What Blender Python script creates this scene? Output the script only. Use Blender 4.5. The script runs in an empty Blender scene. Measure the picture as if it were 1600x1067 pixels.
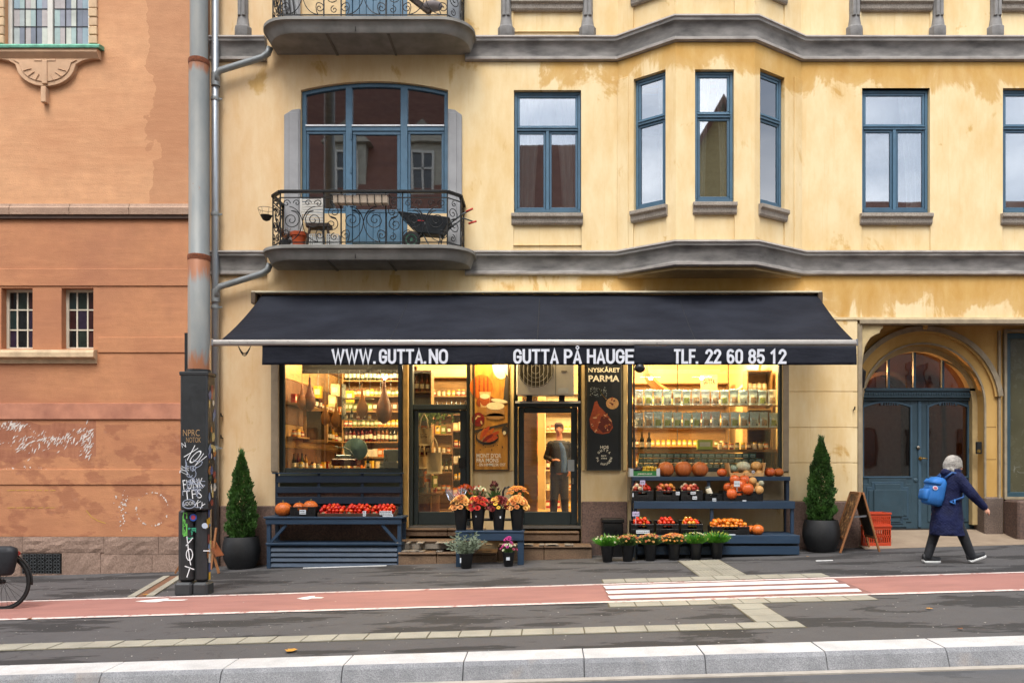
import bpy, bmesh, math, random
import numpy as np
from mathutils import Vector, Matrix, noise
random.seed(7); np.random.seed(7)
R = random.uniform
PI = math.pi
scene = bpy.context.scene
COL = scene.collection

# ------------------------------------------------------------------ camera, sky, sun, exposure
cam_d = bpy.data.cameras.new('camera'); cam = bpy.data.objects.new('camera', cam_d); COL.objects.link(cam)
cam.location = (0, -14, 1.6); cam.rotation_euler = (PI/2, 0, 0)
cam_d.sensor_fit = 'HORIZONTAL'; cam_d.sensor_width = 36; cam_d.lens = 36*1232/1600
cam_d.shift_x = -0.035; cam_d.shift_y = 0.1216; cam_d.clip_start = 0.1; cam_d.clip_end = 2000
scene.camera = cam
w = bpy.data.worlds.new('World'); scene.world = w; w.use_nodes = True
nt = w.node_tree; bg = nt.nodes['Background']
sky = nt.nodes.new('ShaderNodeTexSky'); sky.sky_type = 'NISHITA'; sky.sun_disc = False
sky.sun_elevation = math.radians(60); sky.sun_rotation = math.radians(190)
sky.dust_density = 2.0; sky.air_density = 1.0; sky.ozone_density = 1.0
hs = nt.nodes.new('ShaderNodeHueSaturation'); hs.inputs['Saturation'].default_value = 0.28; hs.inputs['Value'].default_value = 1.25
nt.links.new(sky.outputs[0], hs.inputs['Color'])
tc = nt.nodes.new('ShaderNodeTexCoord'); mp = nt.nodes.new('ShaderNodeMapping'); mp.inputs['Scale'].default_value = (1.6, 1.6, 4.5); cn = nt.nodes.new('ShaderNodeTexNoise')   # loose overcast clouds
cn.inputs['Scale'].default_value = 2.6; cn.inputs['Detail'].default_value = 7; cr_ = nt.nodes.new('ShaderNodeValToRGB'); cr_.color_ramp.elements[0].position = .35; cr_.color_ramp.elements[0].color = (.62, .66, .72, 1); cr_.color_ramp.elements[1].position = .66; cr_.color_ramp.elements[1].color = (1.25, 1.22, 1.18, 1)
cm = nt.nodes.new('ShaderNodeMix'); cm.data_type = 'RGBA'; cm.blend_type = 'MULTIPLY'; cm.inputs[0].default_value = 1
nt.links.new(tc.outputs['Generated'], mp.inputs[0]); nt.links.new(mp.outputs[0], cn.inputs['Vector']); nt.links.new(cn.outputs[0], cr_.inputs[0]); nt.links.new(hs.outputs[0], cm.inputs[6]); nt.links.new(cr_.outputs[0], cm.inputs[7]); nt.links.new(cm.outputs[2], bg.inputs['Color'])
bg.inputs['Strength'].default_value = 0.15
sd = bpy.data.lights.new('sun', 'SUN'); sd.energy = 1.5; sd.angle = math.radians(28); sd.color = (1, 0.96, 0.9)
sun = bpy.data.objects.new('sun', sd); COL.objects.link(sun); sun.rotation_euler = (math.radians(30), 0, math.radians(-10)); sun.location = (0, -20, 30)
scene.view_settings.view_transform = 'Standard'; scene.view_settings.look = 'None'
scene.view_settings.exposure = 1.07; scene.view_settings.gamma = 1
scene.render.engine = 'CYCLES'
scene.cycles.max_bounces = 6; scene.cycles.diffuse_bounces = 3; scene.cycles.glossy_bounces = 3
scene.cycles.transparent_max_bounces = 12; scene.cycles.transmission_bounces = 4
scene.cycles.caustics_reflective = False; scene.cycles.caustics_refractive = False
scene.cycles.sample_clamp_indirect = 4.0
scene.cycles.use_denoising = True

# ------------------------------------------------------------------ measuring helpers (image pixels -> metres at a known depth)
def SC(Y): return 1232/(14+Y)
def PX(px, Y=0): return (px-856)/SC(Y)
def PZ(py, Y=0): return 1.6-(py-728)/SC(Y)
def G(x): return 0.029*x          # the street climbs to the right

# ------------------------------------------------------------------ materials
MATS = {}
def S(h):
    h = h.lstrip('#'); r = []
    for i in (0, 2, 4):
        c = int(h[i:i+2], 16)/255
        r.append(c/12.92 if c <= .04045 else ((c+.055)/1.055)**2.4)
    return tuple(r)
class NT:
    """small wrapper for writing node trees"""
    def __init__(s, m):
        m.use_nodes = True; s.t = m.node_tree; s.bsdf = s.t.nodes.get('Principled BSDF'); s.out = s.t.nodes.get('Material Output')
    def n(s, typ, **k):
        o = s.t.nodes.new(typ)
        for a, v in k.items(): setattr(o, a, v)
        return o
    def l(s, a, b): s.t.links.new(a, b)
    def math(s, op, a, b=None, clamp=False):
        o = s.n('ShaderNodeMath', operation=op, use_clamp=clamp)
        for i, v in enumerate((a, b)):
            if v is None: continue
            if isinstance(v, (int, float)): o.inputs[i].default_value = v
            else: s.l(v, o.inputs[i])
        return o.outputs[0]
    def ramp(s, fac, stops):
        o = s.n('ShaderNodeValToRGB'); e = o.color_ramp.elements
        while len(e) < len(stops): e.new(0.5)
        for i, (p, c) in enumerate(stops):
            e[i].position = p; e[i].color = (c, c, c, 1) if isinstance(c, (int, float)) else (*c, 1)
        s.l(fac, o.inputs[0]); return o.outputs[0]
    def pos(s, sc=(1, 1, 1)):
        g = s.n('ShaderNodeNewGeometry'); m = s.n('ShaderNodeMapping'); m.inputs['Scale'].default_value = sc
        s.l(g.outputs['Position'], m.inputs[0]); return m.outputs[0]
    def obj(s, sc=(1, 1, 1)):
        g = s.n('ShaderNodeTexCoord'); i = s.n('ShaderNodeObjectInfo'); v = s.n('ShaderNodeVectorMath', operation='ADD')
        m0 = s.n('ShaderNodeMath', operation='MULTIPLY'); m0.inputs[1].default_value = 13.7
        s.l(i.outputs['Random'], m0.inputs[0]); s.l(g.outputs['Object'], v.inputs[0]); s.l(m0.outputs[0], v.inputs[1])
        m = s.n('ShaderNodeMapping'); m.inputs['Scale'].default_value = sc; s.l(v.outputs[0], m.inputs[0]); return m.outputs[0]
    def noise(s, vec, scale, detail=4, rough=.55, dist=0):
        o = s.n('ShaderNodeTexNoise'); o.inputs['Scale'].default_value = scale; o.inputs['Detail'].default_value = detail
        o.inputs['Roughness'].default_value = rough; o.inputs['Distortion'].default_value = dist
        s.l(vec, o.inputs['Vector']); return o.outputs[0]
    def mix(s, fac, a, b, mode='MIX'):
        o = s.n('ShaderNodeMix', data_type='RGBA', blend_type=mode)
        for i, v in ((0, fac), (6, a), (7, b)):
            if isinstance(v, (int, float)): o.inputs[i].default_value = v if i == 0 else (v, v, v, 1)
            elif isinstance(v, tuple): o.inputs[i].default_value = (*v, 1)
            else: s.l(v, o.inputs[i])
        return o.outputs[2]
    def bump(s, h, strength=.3, dist=.01, prev=None):
        o = s.n('ShaderNodeBump'); o.inputs['Strength'].default_value = strength; o.inputs['Distance'].default_value = dist
        s.l(h, o.inputs['Height'])
        if prev is not None: s.l(prev, o.inputs['Normal'])
        s.l(o.outputs[0], s.bsdf.inputs['Normal']); return o.outputs[0]
def newmat(name):
    m = bpy.data.materials.new(name); MATS[name] = m; return m, NT(m)
def M(name, col=None, rough=.6, metal=0., var=.15, scale=6., bump=0., bscale=80., world=False, col2=None, emit=0., spec=.5, stretch=(1, 1, 1), sheen=0, alpha=1, randv=0):
    """simple procedural material: colour broken up by noise, optional fine relief"""
    if name in MATS: return MATS[name]
    m, t = newmat(name)
    if isinstance(col, str): col = S(col)
    if isinstance(col2, str): col2 = S(col2)
    v = t.pos(stretch) if world else t.obj(stretch)
    n = t.noise(v, scale, 5)
    a = tuple(max(0, c*(1-var)) for c in col); b = tuple(min(1, c*(1+var)) for c in col) if col2 is None else col2
    c = t.ramp(n, [(.3, a), (.7, b)])
    if randv:
        i = t.n('ShaderNodeObjectInfo'); k = t.math('ADD', t.math('MULTIPLY', i.outputs['Random'], randv), 1-randv/2)
        h = t.n('ShaderNodeHueSaturation'); t.l(c, h.inputs['Color']); t.l(k, h.inputs['Value']); c = h.outputs[0]
        t.l(t.math('ADD', t.math('MULTIPLY', i.outputs['Random'], randv*.08), .5-randv*.04), h.inputs['Hue'])
    t.l(c, t.bsdf.inputs['Base Color'])
    t.bsdf.inputs['Metallic'].default_value = metal
    t.bsdf.inputs['Specular IOR Level'].default_value = spec
    r = t.noise(v, scale*3, 3)
    t.l(t.ramp(r, [(.3, max(0, rough-.08)), (.7, min(1, rough+.08))]), t.bsdf.inputs['Roughness'])
    if emit:
        t.l(c, t.bsdf.inputs['Emission Color']); t.bsdf.inputs['Emission Strength'].default_value = emit
    if bump: t.bump(t.noise(v, bscale, 4), bump, .01)
    return m
def emat(name, col, strength):
    if name in MATS: return MATS[name]
    m, t = newmat(name)
    t.bsdf.inputs['Base Color'].default_value = (*col, 1); t.bsdf.inputs['Emission Color'].default_value = (*col, 1)
    t.bsdf.inputs['Emission Strength'].default_value = strength; return m
def glassmat(name, refl, tint=(1, 1, 1), wav=.02, ws=1.5):
    m, t = newmat(name); t.t.nodes.remove(t.bsdf)
    tr = t.n('ShaderNodeBsdfTransparent'); tr.inputs[0].default_value = (*tint, 1)
    gl = t.n('ShaderNodeBsdfGlossy'); gl.inputs['Roughness'].default_value = .015; gl.inputs[0].default_value = (.95, .97, 1, 1)
    v = t.pos(); b = t.n('ShaderNodeBump'); b.inputs['Strength'].default_value = wav; b.inputs['Distance'].default_value = .1
    t.l(t.noise(v, ws, 2), b.inputs['Height']); t.l(b.outputs[0], gl.inputs['Normal'])
    fr = t.n('ShaderNodeFresnel'); fr.inputs[0].default_value = 1.5
    mx = t.n('ShaderNodeMixShader'); t.l(t.math('ADD', fr.outputs[0], refl, True), mx.inputs[0])
    t.l(tr.outputs[0], mx.inputs[1]); t.l(gl.outputs[0], mx.inputs[2]); t.l(mx.outputs[0], t.out.inputs[0]); return m

# ------------------------------------------------------------------ mesh builder
WL = {}      # world location of every object we made (roots only carry a location)
class MB:
    def __init__(s): s.v = []; s.f = []; s.mi = []; s.M = None; s.m = 0
    def add(s, vs, fs, m=None):
        k = len(s.v); m = s.m if m is None else m
        if s.M is not None: vs = [tuple(s.M @ Vector(p)) for p in vs]
        s.v.extend(vs); s.f.extend([tuple(i+k for i in f) for f in fs]); s.mi.extend([m]*len(fs)); return s
    def box(s, x0, x1, y0, y1, z0, z1, m=None):
        return s.add([(x0, y0, z0), (x1, y0, z0), (x1, y1, z0), (x0, y1, z0), (x0, y0, z1), (x1, y0, z1), (x1, y1, z1), (x0, y1, z1)],
                     [(0, 3, 2, 1), (4, 5, 6, 7), (0, 1, 5, 4), (1, 2, 6, 5), (2, 3, 7, 6), (3, 0, 4, 7)], m)
    def hexa(s, b, t, m=None):
        """bottom quad b, top quad t"""
        return s.add(list(b)+list(t), [(0, 3, 2, 1), (4, 5, 6, 7), (0, 1, 5, 4), (1, 2, 6, 5), (2, 3, 7, 6), (3, 0, 4, 7)], m)
    def gbox(s, x0, x1, y0, y1, d0, d1, m=None):
        """box that follows the slope of the street"""
        a, b = G(x0), G(x1)
        return s.hexa([(x0, y0, a+d0), (x1, y0, b+d0), (x1, y1, b+d0), (x0, y1, a+d0)], [(x0, y0, a+d1), (x1, y0, b+d1), (x1, y1, b+d1), (x0, y1, a+d1)], m)
    def obox(s, c, size, rot=None, m=None):
        old = s.M; T = Matrix.Translation(Vector(c)) @ (rot.to_4x4() if rot is not None else Matrix.Identity(4))
        s.M = T if old is None else old @ T
        a, b, d = size[0]/2, size[1]/2, size[2]/2; s.box(-a, a, -b, b, -d, d, m); s.M = old; return s
    def beam(s, p, q, wd, ht, m=None, up=(0, 0, 1)):
        p, q = Vector(p), Vector(q); d = q-p; L = d.length; x = d.normalized(); u = Vector(up)
        if abs(x.dot(u)) > .98: u = Vector((0, 1, 0))
        y = u.cross(x).normalized(); z = x.cross(y)
        rot = Matrix((x, y, z)).transposed(); return s.obox((p+q)/2, (L, wd, ht), rot, m)
    def prism(s, pts, y0, y1, m=None):
        """outline in XZ pushed from y0 to y1"""
        n = len(pts); vs = [(a, y0, b) for a, b in pts]+[(a, y1, b) for a, b in pts]
        return s.add(vs, [tuple(range(n)), tuple(range(2*n-1, n-1, -1))]+[(i, i+n, (i+1) % n+n, (i+1) % n) for i in range(n)], m)
    def prismz(s, pts, z0, z1, m=None):
        n = len(pts); vs = [(a, b, z0) for a, b in pts]+[(a, b, z1) for a, b in pts]
        return s.add(vs, [tuple(range(n-1, -1, -1)), tuple(range(n, 2*n))]+[(i, (i+1) % n, (i+1) % n+n, i+n) for i in range(n)], m)
    def tube(s, pts, r, n=6, m=None, cyc=False):
        pts = [Vector(p) for p in pts]; N = len(pts); rs = r if isinstance(r, (list, tuple)) else [r]*N
        vs = []; fs = []; pu = None
        for i, p in enumerate(pts):
            a = pts[(i-1) % N] if (i or cyc) else p; b = pts[(i+1) % N] if (i < N-1 or cyc) else p
            d = (b-a).normalized() if (b-a).length > 1e-9 else Vector((0, 0, 1))
            if pu is None: u = d.orthogonal().normalized()
            else:
                u = pu-d*pu.dot(d); u = u.normalized() if u.length > 1e-6 else d.orthogonal().normalized()
            pu = u; v = d.cross(u)
            for k in range(n):
                t = 2*PI*k/n; vs.append(tuple(p+(u*math.cos(t)+v*math.sin(t))*rs[i]))
        for i in range(N if cyc else N-1):
            for k in range(n):
                a = i*n+k; b = i*n+(k+1) % n; j = (i+1) % N
                fs.append((a, b, j*n+(k+1) % n, j*n+k))
        if not cyc: fs += [tuple(range(n-1, -1, -1)), tuple(range((N-1)*n, N*n))]
        return s.add(vs, fs, m)
    def lathe(s, prof, c=(0, 0, 0), n=16, m=None, sx=1, sy=1, lobes=0, amp=0, cap=True):
        """profile of (r, z) spun round z"""
        vs = []; fs = []; N = len(prof)
        for r, z in prof:
            for k in range(n):
                t = 2*PI*k/n; rr = r*(1-amp*abs(math.cos(lobes*t/2))**3 if lobes else 1)
                vs.append((c[0]+rr*sx*math.cos(t), c[1]+rr*sy*math.sin(t), c[2]+z))
        for i in range(N-1):
            for k in range(n): fs.append((i*n+k, i*n+(k+1) % n, (i+1)*n+(k+1) % n, (i+1)*n+k))
        if cap: fs += [tuple(range(n-1, -1, -1)), tuple(range((N-1)*n, N*n))]
        return s.add(vs, fs, m)
    def ball(s, c, r, sc=(1, 1, 1), n=10, k=6, m=None, rot=None):
        prof = [(r*math.sin(PI*i/k), -r*math.cos(PI*i/k)) for i in range(k+1)]; prof[0] = (r*.02, -r); prof[-1] = (r*.02, r)
        old = s.M; T = Matrix.Translation(Vector(c)) @ (rot.to_4x4() if rot is not None else Matrix.Identity(4)) @ Matrix.Diagonal((*sc, 1))
        s.M = T if old is None else old @ T
        s.lathe(prof, n=n, m=m); s.M = old; return s
    def poly(s, pts, m=None): return s.add(pts, [tuple(range(len(pts)))], m)
    def loft(s, rings, m=None, cap=True):
        n = len(rings[0]); vs = [p for r in rings for p in r]; fs = []
        for i in range(len(rings)-1):
            for k in range(n): fs.append((i*n+k, i*n+(k+1) % n, (i+1)*n+(k+1) % n, (i+1)*n+k))
        if cap: fs += [tuple(range(n-1, -1, -1)), tuple(range((len(rings)-1)*n, len(rings)*n))]
        return s.add(vs, fs, m)
    def mesh(s, name, off=(0, 0, 0), smooth=False):
        me = bpy.data.meshes.new(name); o = off
        me.from_pydata([(p[0]-o[0], p[1]-o[1], p[2]-o[2]) for p in s.v], [], s.f)
        if any(s.mi): me.polygons.foreach_set('material_index', s.mi)
        if smooth: me.polygons.foreach_set('use_smooth', [True]*len(me.polygons))
        me.update(); return me
    def build(s, name, mats, parent=None, smooth=False, bevel=0, label=None, cat=None, group=None, kind=None, auto=False, loc=None):
        if parent is not None: off = WL[parent]
        elif loc is not None: off = loc
        else:
            xs = [p[0] for p in s.v]; ys = [p[1] for p in s.v]; off = ((min(xs)+max(xs))/2, (min(ys)+max(ys))/2, min(p[2] for p in s.v))
        me = s.mesh(name, off, smooth or auto)
        for m in (mats if isinstance(mats, (list, tuple)) else [mats]): me.materials.append(m)
        if auto: me.set_sharp_from_angle(angle=math.radians(35))
        o = bpy.data.objects.new(name, me); COL.objects.link(o)
        if parent is not None: o.parent = parent
        else: o.location = off
        WL[o] = tuple(off)
        if bevel:
            b = o.modifiers.new('bevel', 'BEVEL'); b.width = bevel; b.segments = 1; b.limit_method = 'ANGLE'; b.angle_limit = .6
        tag(o, label, cat, group, kind); return o
def tag(o, label=None, cat=None, group=None, kind=None):
    for k, v in (('label', label), ('category', cat), ('group', group), ('kind', kind)):
        if v: o[k] = v
    return o
def thing(name, label=None, cat=None, loc=(0, 0, 0), group=None, kind=None, parent=None, rz=0):
    o = bpy.data.objects.new(name, None); COL.objects.link(o); o.empty_display_size = .2
    if parent is not None: o.parent = parent; WL[o] = WL[parent]
    else: o.location = loc; WL[o] = tuple(loc)
    o.rotation_euler = (0, 0, rz)
    return tag(o, label, cat, group, kind)
def dup(root, loc, label=None, group=None, rot=None, scale=None):
    """a copy of a thing with copies of its parts and sub-parts"""
    r = root.copy(); COL.objects.link(r); r.location = loc; WL[r] = tuple(loc)
    if rot is not None: r.rotation_euler = rot
    if scale is not None: r.scale = (scale,)*3 if isinstance(scale, (int, float)) else scale
    if label: r['label'] = label
    if group: r['group'] = group
    for ch in list(root.children):
        c = ch.copy(); COL.objects.link(c); c.parent = r
        for g in list(ch.children):
            d = g.copy(); COL.objects.link(d); d.parent = c
    return r
def inst(proto, loc, label=None, group=None, rot=None, scale=None, mat=None):
    """first call hands out the prototype itself, later calls copies of it"""
    if proto not in USED:
        USED.add(proto); proto.location = loc
        if rot is not None: proto.rotation_euler = rot
        if scale is not None: proto.scale = (scale,)*3 if isinstance(scale, (int, float)) else scale
        if label: proto['label'] = label
        if group: proto['group'] = group
        return proto
    return dup(proto, loc, label, group, rot if rot is not None else (0, 0, 0), scale if scale is not None else 1)
USED = set()
def piece(me, name, parent, label=None, mats=None):
    """child object sharing mesh data"""
    o = bpy.data.objects.new(name, me); COL.objects.link(o); o.parent = parent; WL[o] = WL[parent]
    if label: o['label'] = label
    return o
def text(body, x0, x1, z0, z1, Y, mat, parent, name='lettering', bold=.02, ext=.002, M4=None):
    """flat upright lettering fitted to a rectangle of the wall plane, facing -Y"""
    c = bpy.data.curves.new(name, 'FONT'); c.body = body; c.size = 1; c.offset = bold; c.extrude = 0; c.resolution_u = 3
    c.align_x = 'CENTER'
    t = bpy.data.objects.new(name, c); COL.objects.link(t)
    dg = bpy.context.evaluated_depsgraph_get(); me = bpy.data.meshes.new_from_object(t.evaluated_get(dg))
    bpy.data.objects.remove(t); bpy.data.curves.remove(c)
    vs = [v.co.copy() for v in me.vertices]; fs = [tuple(p.vertices) for p in me.polygons]; bpy.data.meshes.remove(me)
    ax = min(v.x for v in vs); bx = max(v.x for v in vs); az = min(v.y for v in vs); bz = max(v.y for v in vs)
    mb = MB(); mb.M = M4
    mb.add([(x0+(v.x-ax)/(bx-ax)*(x1-x0), Y, z0+(v.y-az)/(bz-az)*(z1-z0)) for v in vs], fs)
    return mb.build(name, mat, parent)
def glyph(mb, ch, x0, x1, z0, z1, Y, t):
    """heavy condensed sans-serif capital drawn with one thick pen"""
    if ch == '.': mb.add([(x0, Y, z0), (x0+t, Y, z0), (x0+t, Y, z0+t), (x0, Y, z0+t)], [(0, 1, 2, 3)]); return
    W, H = x1-x0-t, z1-z0-t; q = min(.5, .5*W/H*1.15)
    def arc(cx, cz, rx, rz, a, b, n=9): return [(cx+rx*math.cos(math.radians(a+(b-a)*i/n)), cz+rz*math.sin(math.radians(a+(b-a)*i/n))) for i in range(n+1)]
    O = arc(.5, 1-q, .5, q, 0, 180)+arc(.5, q, .5, q, 180, 360)
    D = {'W': [[(0, 1), (.26, 0), (.5, 1), (.74, 0), (1, 1)]], 'O': [O+[O[0]]], '0': [O+[O[0]]], 'U': [[(0, 1), (0, q)]+arc(.5, q, .5, q, 180, 360)+[(1, 1)]],
         'G': [arc(.5, 1-q, .5, q, 0, 180)+arc(.5, q, .5, q, 180, 360)+[(1, .46), (.56, .46)]], 'T': [[(0, 1), (1, 1)], [(.5, .98), (.5, 0)]], 'A': [[(0, 0), (.5, 1), (1, 0)], [(.25, .26), (.75, .26)]],
         'N': [[(0, 0), (0, 1)], [(0, 1), (1, 0)], [(1, 0), (1, 1)]], 'P': [[(0, 0), (0, 1)], [(.1, 1)]+arc(.5, .73, .5, .27, 90, -90)+[(.1, .46)]], 'H': [[(0, 0), (0, 1)], [(1, 0), (1, 1)], [(0, .52), (1, .52)]],
         'E': [[(1, 1), (0, 1), (0, 0), (1, 0)], [(0, .52), (.85, .52)]], 'L': [[(0, 1), (0, 0), (1, 0)]], 'F': [[(1, 1), (0, 1), (0, 0)], [(0, .5), (.85, .5)]],
         '2': [arc(.5, 1-q, .5, q, 180, -15)+[(0, 0), (1, 0)]], '6': [arc(.5, 1-q, .5, q, 20, 180)+[(0, .3)], arc(.5, .29, .5, .29, 0, 360, 16)], '8': [arc(.5, .76, .45, .24, 0, 360, 14), arc(.5, .27, .5, .27, 0, 360, 14)],
         '5': [[(.95, 1), (.08, 1), (.0, .52)]+arc(.5, .3, .5, .3, 120, -160, 12)], '1': [[(0, .78), (.9, .98), (.9, 0)]]}
    for k, pl in enumerate(D[ch]):
        P = [Vector((x0+t/2+a*W, z0+t/2+b*H)) for a, b in pl]; P = [p for i, p in enumerate(P) if i == 0 or (p-P[i-1]).length > 1e-4]; cyc = (P[0]-P[-1]).length < 1e-4 and len(P) > 3
        if cyc: P.pop()
        n = len(P); L = []
        if not cyc: P[0] = P[0]-(P[1]-P[0]).normalized()*t*(.48 if ch not in 'GH26' or k else .3)*(0 if ch == '6' else 1); P[-1] = P[-1]+(P[-1]-P[-2]).normalized()*t*(.48 if ch not in '6' else 0)
        for i, p in enumerate(P):
            a = (p-P[i-1]).normalized() if (i or cyc) else None; b = (P[(i+1) % n]-p).normalized() if (i < n-1 or cyc) else None
            a = a or b; b = b or a; na, nb = Vector((-a.y, a.x)), Vector((-b.y, b.x)); m = (na+nb); m = m.normalized() if m.length > .1 else na; m = m/max(.45, m.dot(na)); L.append((p+m*t/2, p-m*t/2))
        vs = [(v.x, Y-.0008*k, v.y) for pr in L for v in pr]; fs = [(2*i, 2*i+1, 2*((i+1) % n)+1, 2*((i+1) % n)) for i in range(n if cyc else n-1)]; mb.add(vs, fs)
def remesh(mb, name, mats, parent, voxel=.01, smooth=4, **k):
    """fuse overlapping closed shapes into one continuous skin"""
    me = mb.mesh('tmp'); o = bpy.data.objects.new('tmp', me); COL.objects.link(o)
    bm = bmesh.new(); bm.from_mesh(me); bmesh.ops.recalc_face_normals(bm, faces=bm.faces); bm.to_mesh(me); bm.free()
    r = o.modifiers.new('r', 'REMESH'); r.mode = 'VOXEL'; r.voxel_size = voxel
    if smooth:
        q = o.modifiers.new('s', 'SMOOTH'); q.iterations = smooth; q.factor = .5
    dg = bpy.context.evaluated_depsgraph_get(); m2 = bpy.data.meshes.new_from_object(o.evaluated_get(dg))
    bpy.data.objects.remove(o); bpy.data.meshes.remove(me)
    out = MB(); out.v = [tuple(v.co) for v in m2.vertices]; out.f = [tuple(p.vertices) for p in m2.polygons]; out.mi = [0]*len(out.f)
    bpy.data.meshes.remove(m2)
    return out.build(name, mats, parent, smooth=True, **k)
# ------------------------------------------------------------------ street
def mat_asphalt(name, base, wet=.5):
    m, t = newmat(name); v = t.pos()
    big = t.noise(t.pos((.55, 2.0, 1)), .95, 8, .64, .2); fine = t.noise(v, 260, 3); mid = t.noise(v, 6, 5, .65)
    c = t.ramp(mid, [(.25, tuple(x*.8 for x in base)), (.75, tuple(x*1.2 for x in base))])
    c = t.mix(t.ramp(fine, [(.35, 0), (.75, .7)]), c, tuple(x*2.2 for x in base))
    k = t.ramp(big, [(.535, 0), (.548, 1)])
    c = t.mix(t.math('MULTIPLY', k, wet), c, tuple(x*.2 for x in base))
    vo = t.n('ShaderNodeTexVoronoi', feature='DISTANCE_TO_EDGE'); vo.inputs['Scale'].default_value = .55; wv = t.n('ShaderNodeVectorMath', operation='ADD'); wn = t.n('ShaderNodeTexNoise'); wn.inputs['Scale'].default_value = 2.5; wn.inputs['Detail'].default_value = 6
    t.l(v, wn.inputs['Vector']); t.l(v, wv.inputs[0]); t.l(wn.outputs['Color'], wv.inputs[1]); t.l(wv.outputs[0], vo.inputs['Vector'])
    cr = t.math('MULTIPLY', t.ramp(vo.outputs['Distance'], [(.0, 1), (.008, 0)]), t.ramp(t.noise(v, .7, 2), [(.48, 0), (.55, .7)])); c = t.mix(cr, c, tuple(x*.25 for x in base))
    t.l(c, t.bsdf.inputs['Base Color'])
    t.l(t.math('ADD', .82, t.math('MULTIPLY', k, .05)), t.bsdf.inputs['Roughness'])
    t.bump(fine, .35, .006); return m
asph = mat_asphalt('sidewalk_asphalt', (.050, .048, .049), .8)
road_m = mat_asphalt('road_asphalt', (.06, .06, .063), .3)
def mat_lane():
    m, t = newmat('red_lane'); v = t.pos(); base = S('#966a61')
    c = t.ramp(t.noise(t.pos((.6, 2, 1)), 2.2, 5, .6), [(.3, tuple(x*.82 for x in base)), (.7, tuple(x*1.12 for x in base))])
    c = t.mix(t.ramp(t.noise(v, 240, 2), [(.4, 0), (.8, .4)]), c, S('#8a4a40'))
    t.l(c, t.bsdf.inputs['Base Color']); t.bsdf.inputs['Roughness'].default_value = .8; t.bump(t.noise(v, 200, 2), .3, .005); return m
lane_m = mat_lane()
def mat_paint(name, col, under, thr=.42):
    m, t = newmat(name); v = t.pos(); n = t.noise(v, 9, 8, .8)
    c = t.mix(t.ramp(n, [(thr-.06, 0), (thr, 1)]), under, t.ramp(t.noise(v, 30, 4), [(.3, tuple(x*.8 for x in col)), (.7, col)]))
    t.l(c, t.bsdf.inputs['Base Color']); t.bsdf.inputs['Roughness'].default_value = .7; return m
paint_m = mat_paint('road_paint', (.78, .76, .72), (.28, .22, .2), .36)
line_m = mat_paint('lane_line_paint', (.68, .58, .54), S('#9a5a50'), .46)
def mat_granite(name, a, b, scale=90, big=3, bump=.5, stain=None):
    m, t = newmat(name); v = t.pos()
    n = t.noise(v, scale, 3, .7); g = t.noise(v, big, 5, .6)
    c = t.ramp(n, [(.35, a), (.65, b)])
    c = t.mix(t.ramp(g, [(.35, 0), (.75, .55)]), c, tuple(x*.6 for x in a), 'MIX')
    if stain: c = t.mix(t.ramp(t.noise(v, 2.1, 4), [(.58, 0), (.72, .6)]), c, stain)
    t.l(c, t.bsdf.inputs['Base Color']); t.bsdf.inputs['Roughness'].default_value = .75
    t.bump(t.noise(v, scale*.5, 4, .7), bump, .012); return m
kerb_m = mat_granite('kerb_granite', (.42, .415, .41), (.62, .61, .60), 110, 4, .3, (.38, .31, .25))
kerbf_m = mat_granite('kerb_face_shaded', (.15, .155, .17), (.33, .33, .335), 110, 5, .6, (.30, .24, .19))  # front of the stones: its shading is put into a darker granite colour
slab_m = mat_granite('slab_concrete', (.25, .235, .19), (.37, .35, .28), 140, 3, .25)
MB().poly([(-300, -300, G(-300)-.15), (300, -300, G(300)-.15), (300, 300, G(300)-.15), (-300, 300, G(-300)-.15)]).build('road', road_m, kind='structure', label='grey asphalt road running past the kerb')
def sheet(name, x0, x1, y0, y1, d, mat, nx=1, parent=None, label=None, build=True, mb=None):
    mb = mb or MB()
    for i in range(nx):
        a = x0+(x1-x0)*i/nx; b = x0+(x1-x0)*(i+1)/nx
        mb.add([(a, y0, G(a)+d), (b, y0, G(b)+d), (b, y1, G(b)+d), (a, y1, G(a)+d)], [(0, 1, 2, 3)])
    return mb.build(name, mat, parent, kind=None if parent else 'structure', label=label) if build else mb
mb = MB(); mb.gbox(-60, 60, -7.115, 8, -.4, 0); mb.build('sidewalk', asph, kind='structure', label='grey asphalt sidewalk with wet patches')
lane = sheet('bike_lane', -60, 60, -4.85, -3.49, .004, lane_m, label='red asphalt bicycle lane crossing the sidewalk')
mb = MB()
def ragged(y, wd, x0=-60, x1=60):
    # a painted line that wobbles a little
    x = x0
    while x < x1:
        st = 3 if abs(x) > 12 else .25; e = x+st
        f = lambda q: noise.noise((q*3.1, y, 0))*.018
        mb.add([(x, y-wd/2+f(x), G(x)+.008), (e, y-wd/2+f(e), G(e)+.008), (e, y+wd/2+f(e+9), G(e)+.008), (x, y+wd/2+f(x+9), G(x)+.008)], [(0, 1, 2, 3)]); x = e
ragged(-3.50, .085); mb.build('edge_line', line_m, lane); mb = MB()
ragged(-4.85, .10); mb.build('edge_line', line_m, lane)
for (a, b) in ((10.34, 10.08), (9.93, 9.70), (9.55, 9.33)):
    mb = MB(); xl, xr = .745, 3.72
    mb.add([(xl, b-14, G(xl)+.012), (xr, b-14, G(xr)+.012), (xr+.03, a-14, G(xr)+.012), (xl-.02, a-14, G(xl)+.012)], [(0, 1, 2, 3)])
    mb.build('zebra_stripe', paint_m, lane)
mb = MB(); sheet('', .72, 3.80, -4.79, -3.56, .008, None, build=False, mb=mb); mb.build('crossing_ground', M('crossing_brown', '#7c5650', .8, bump=.3, bscale=200, world=True), lane)
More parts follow.
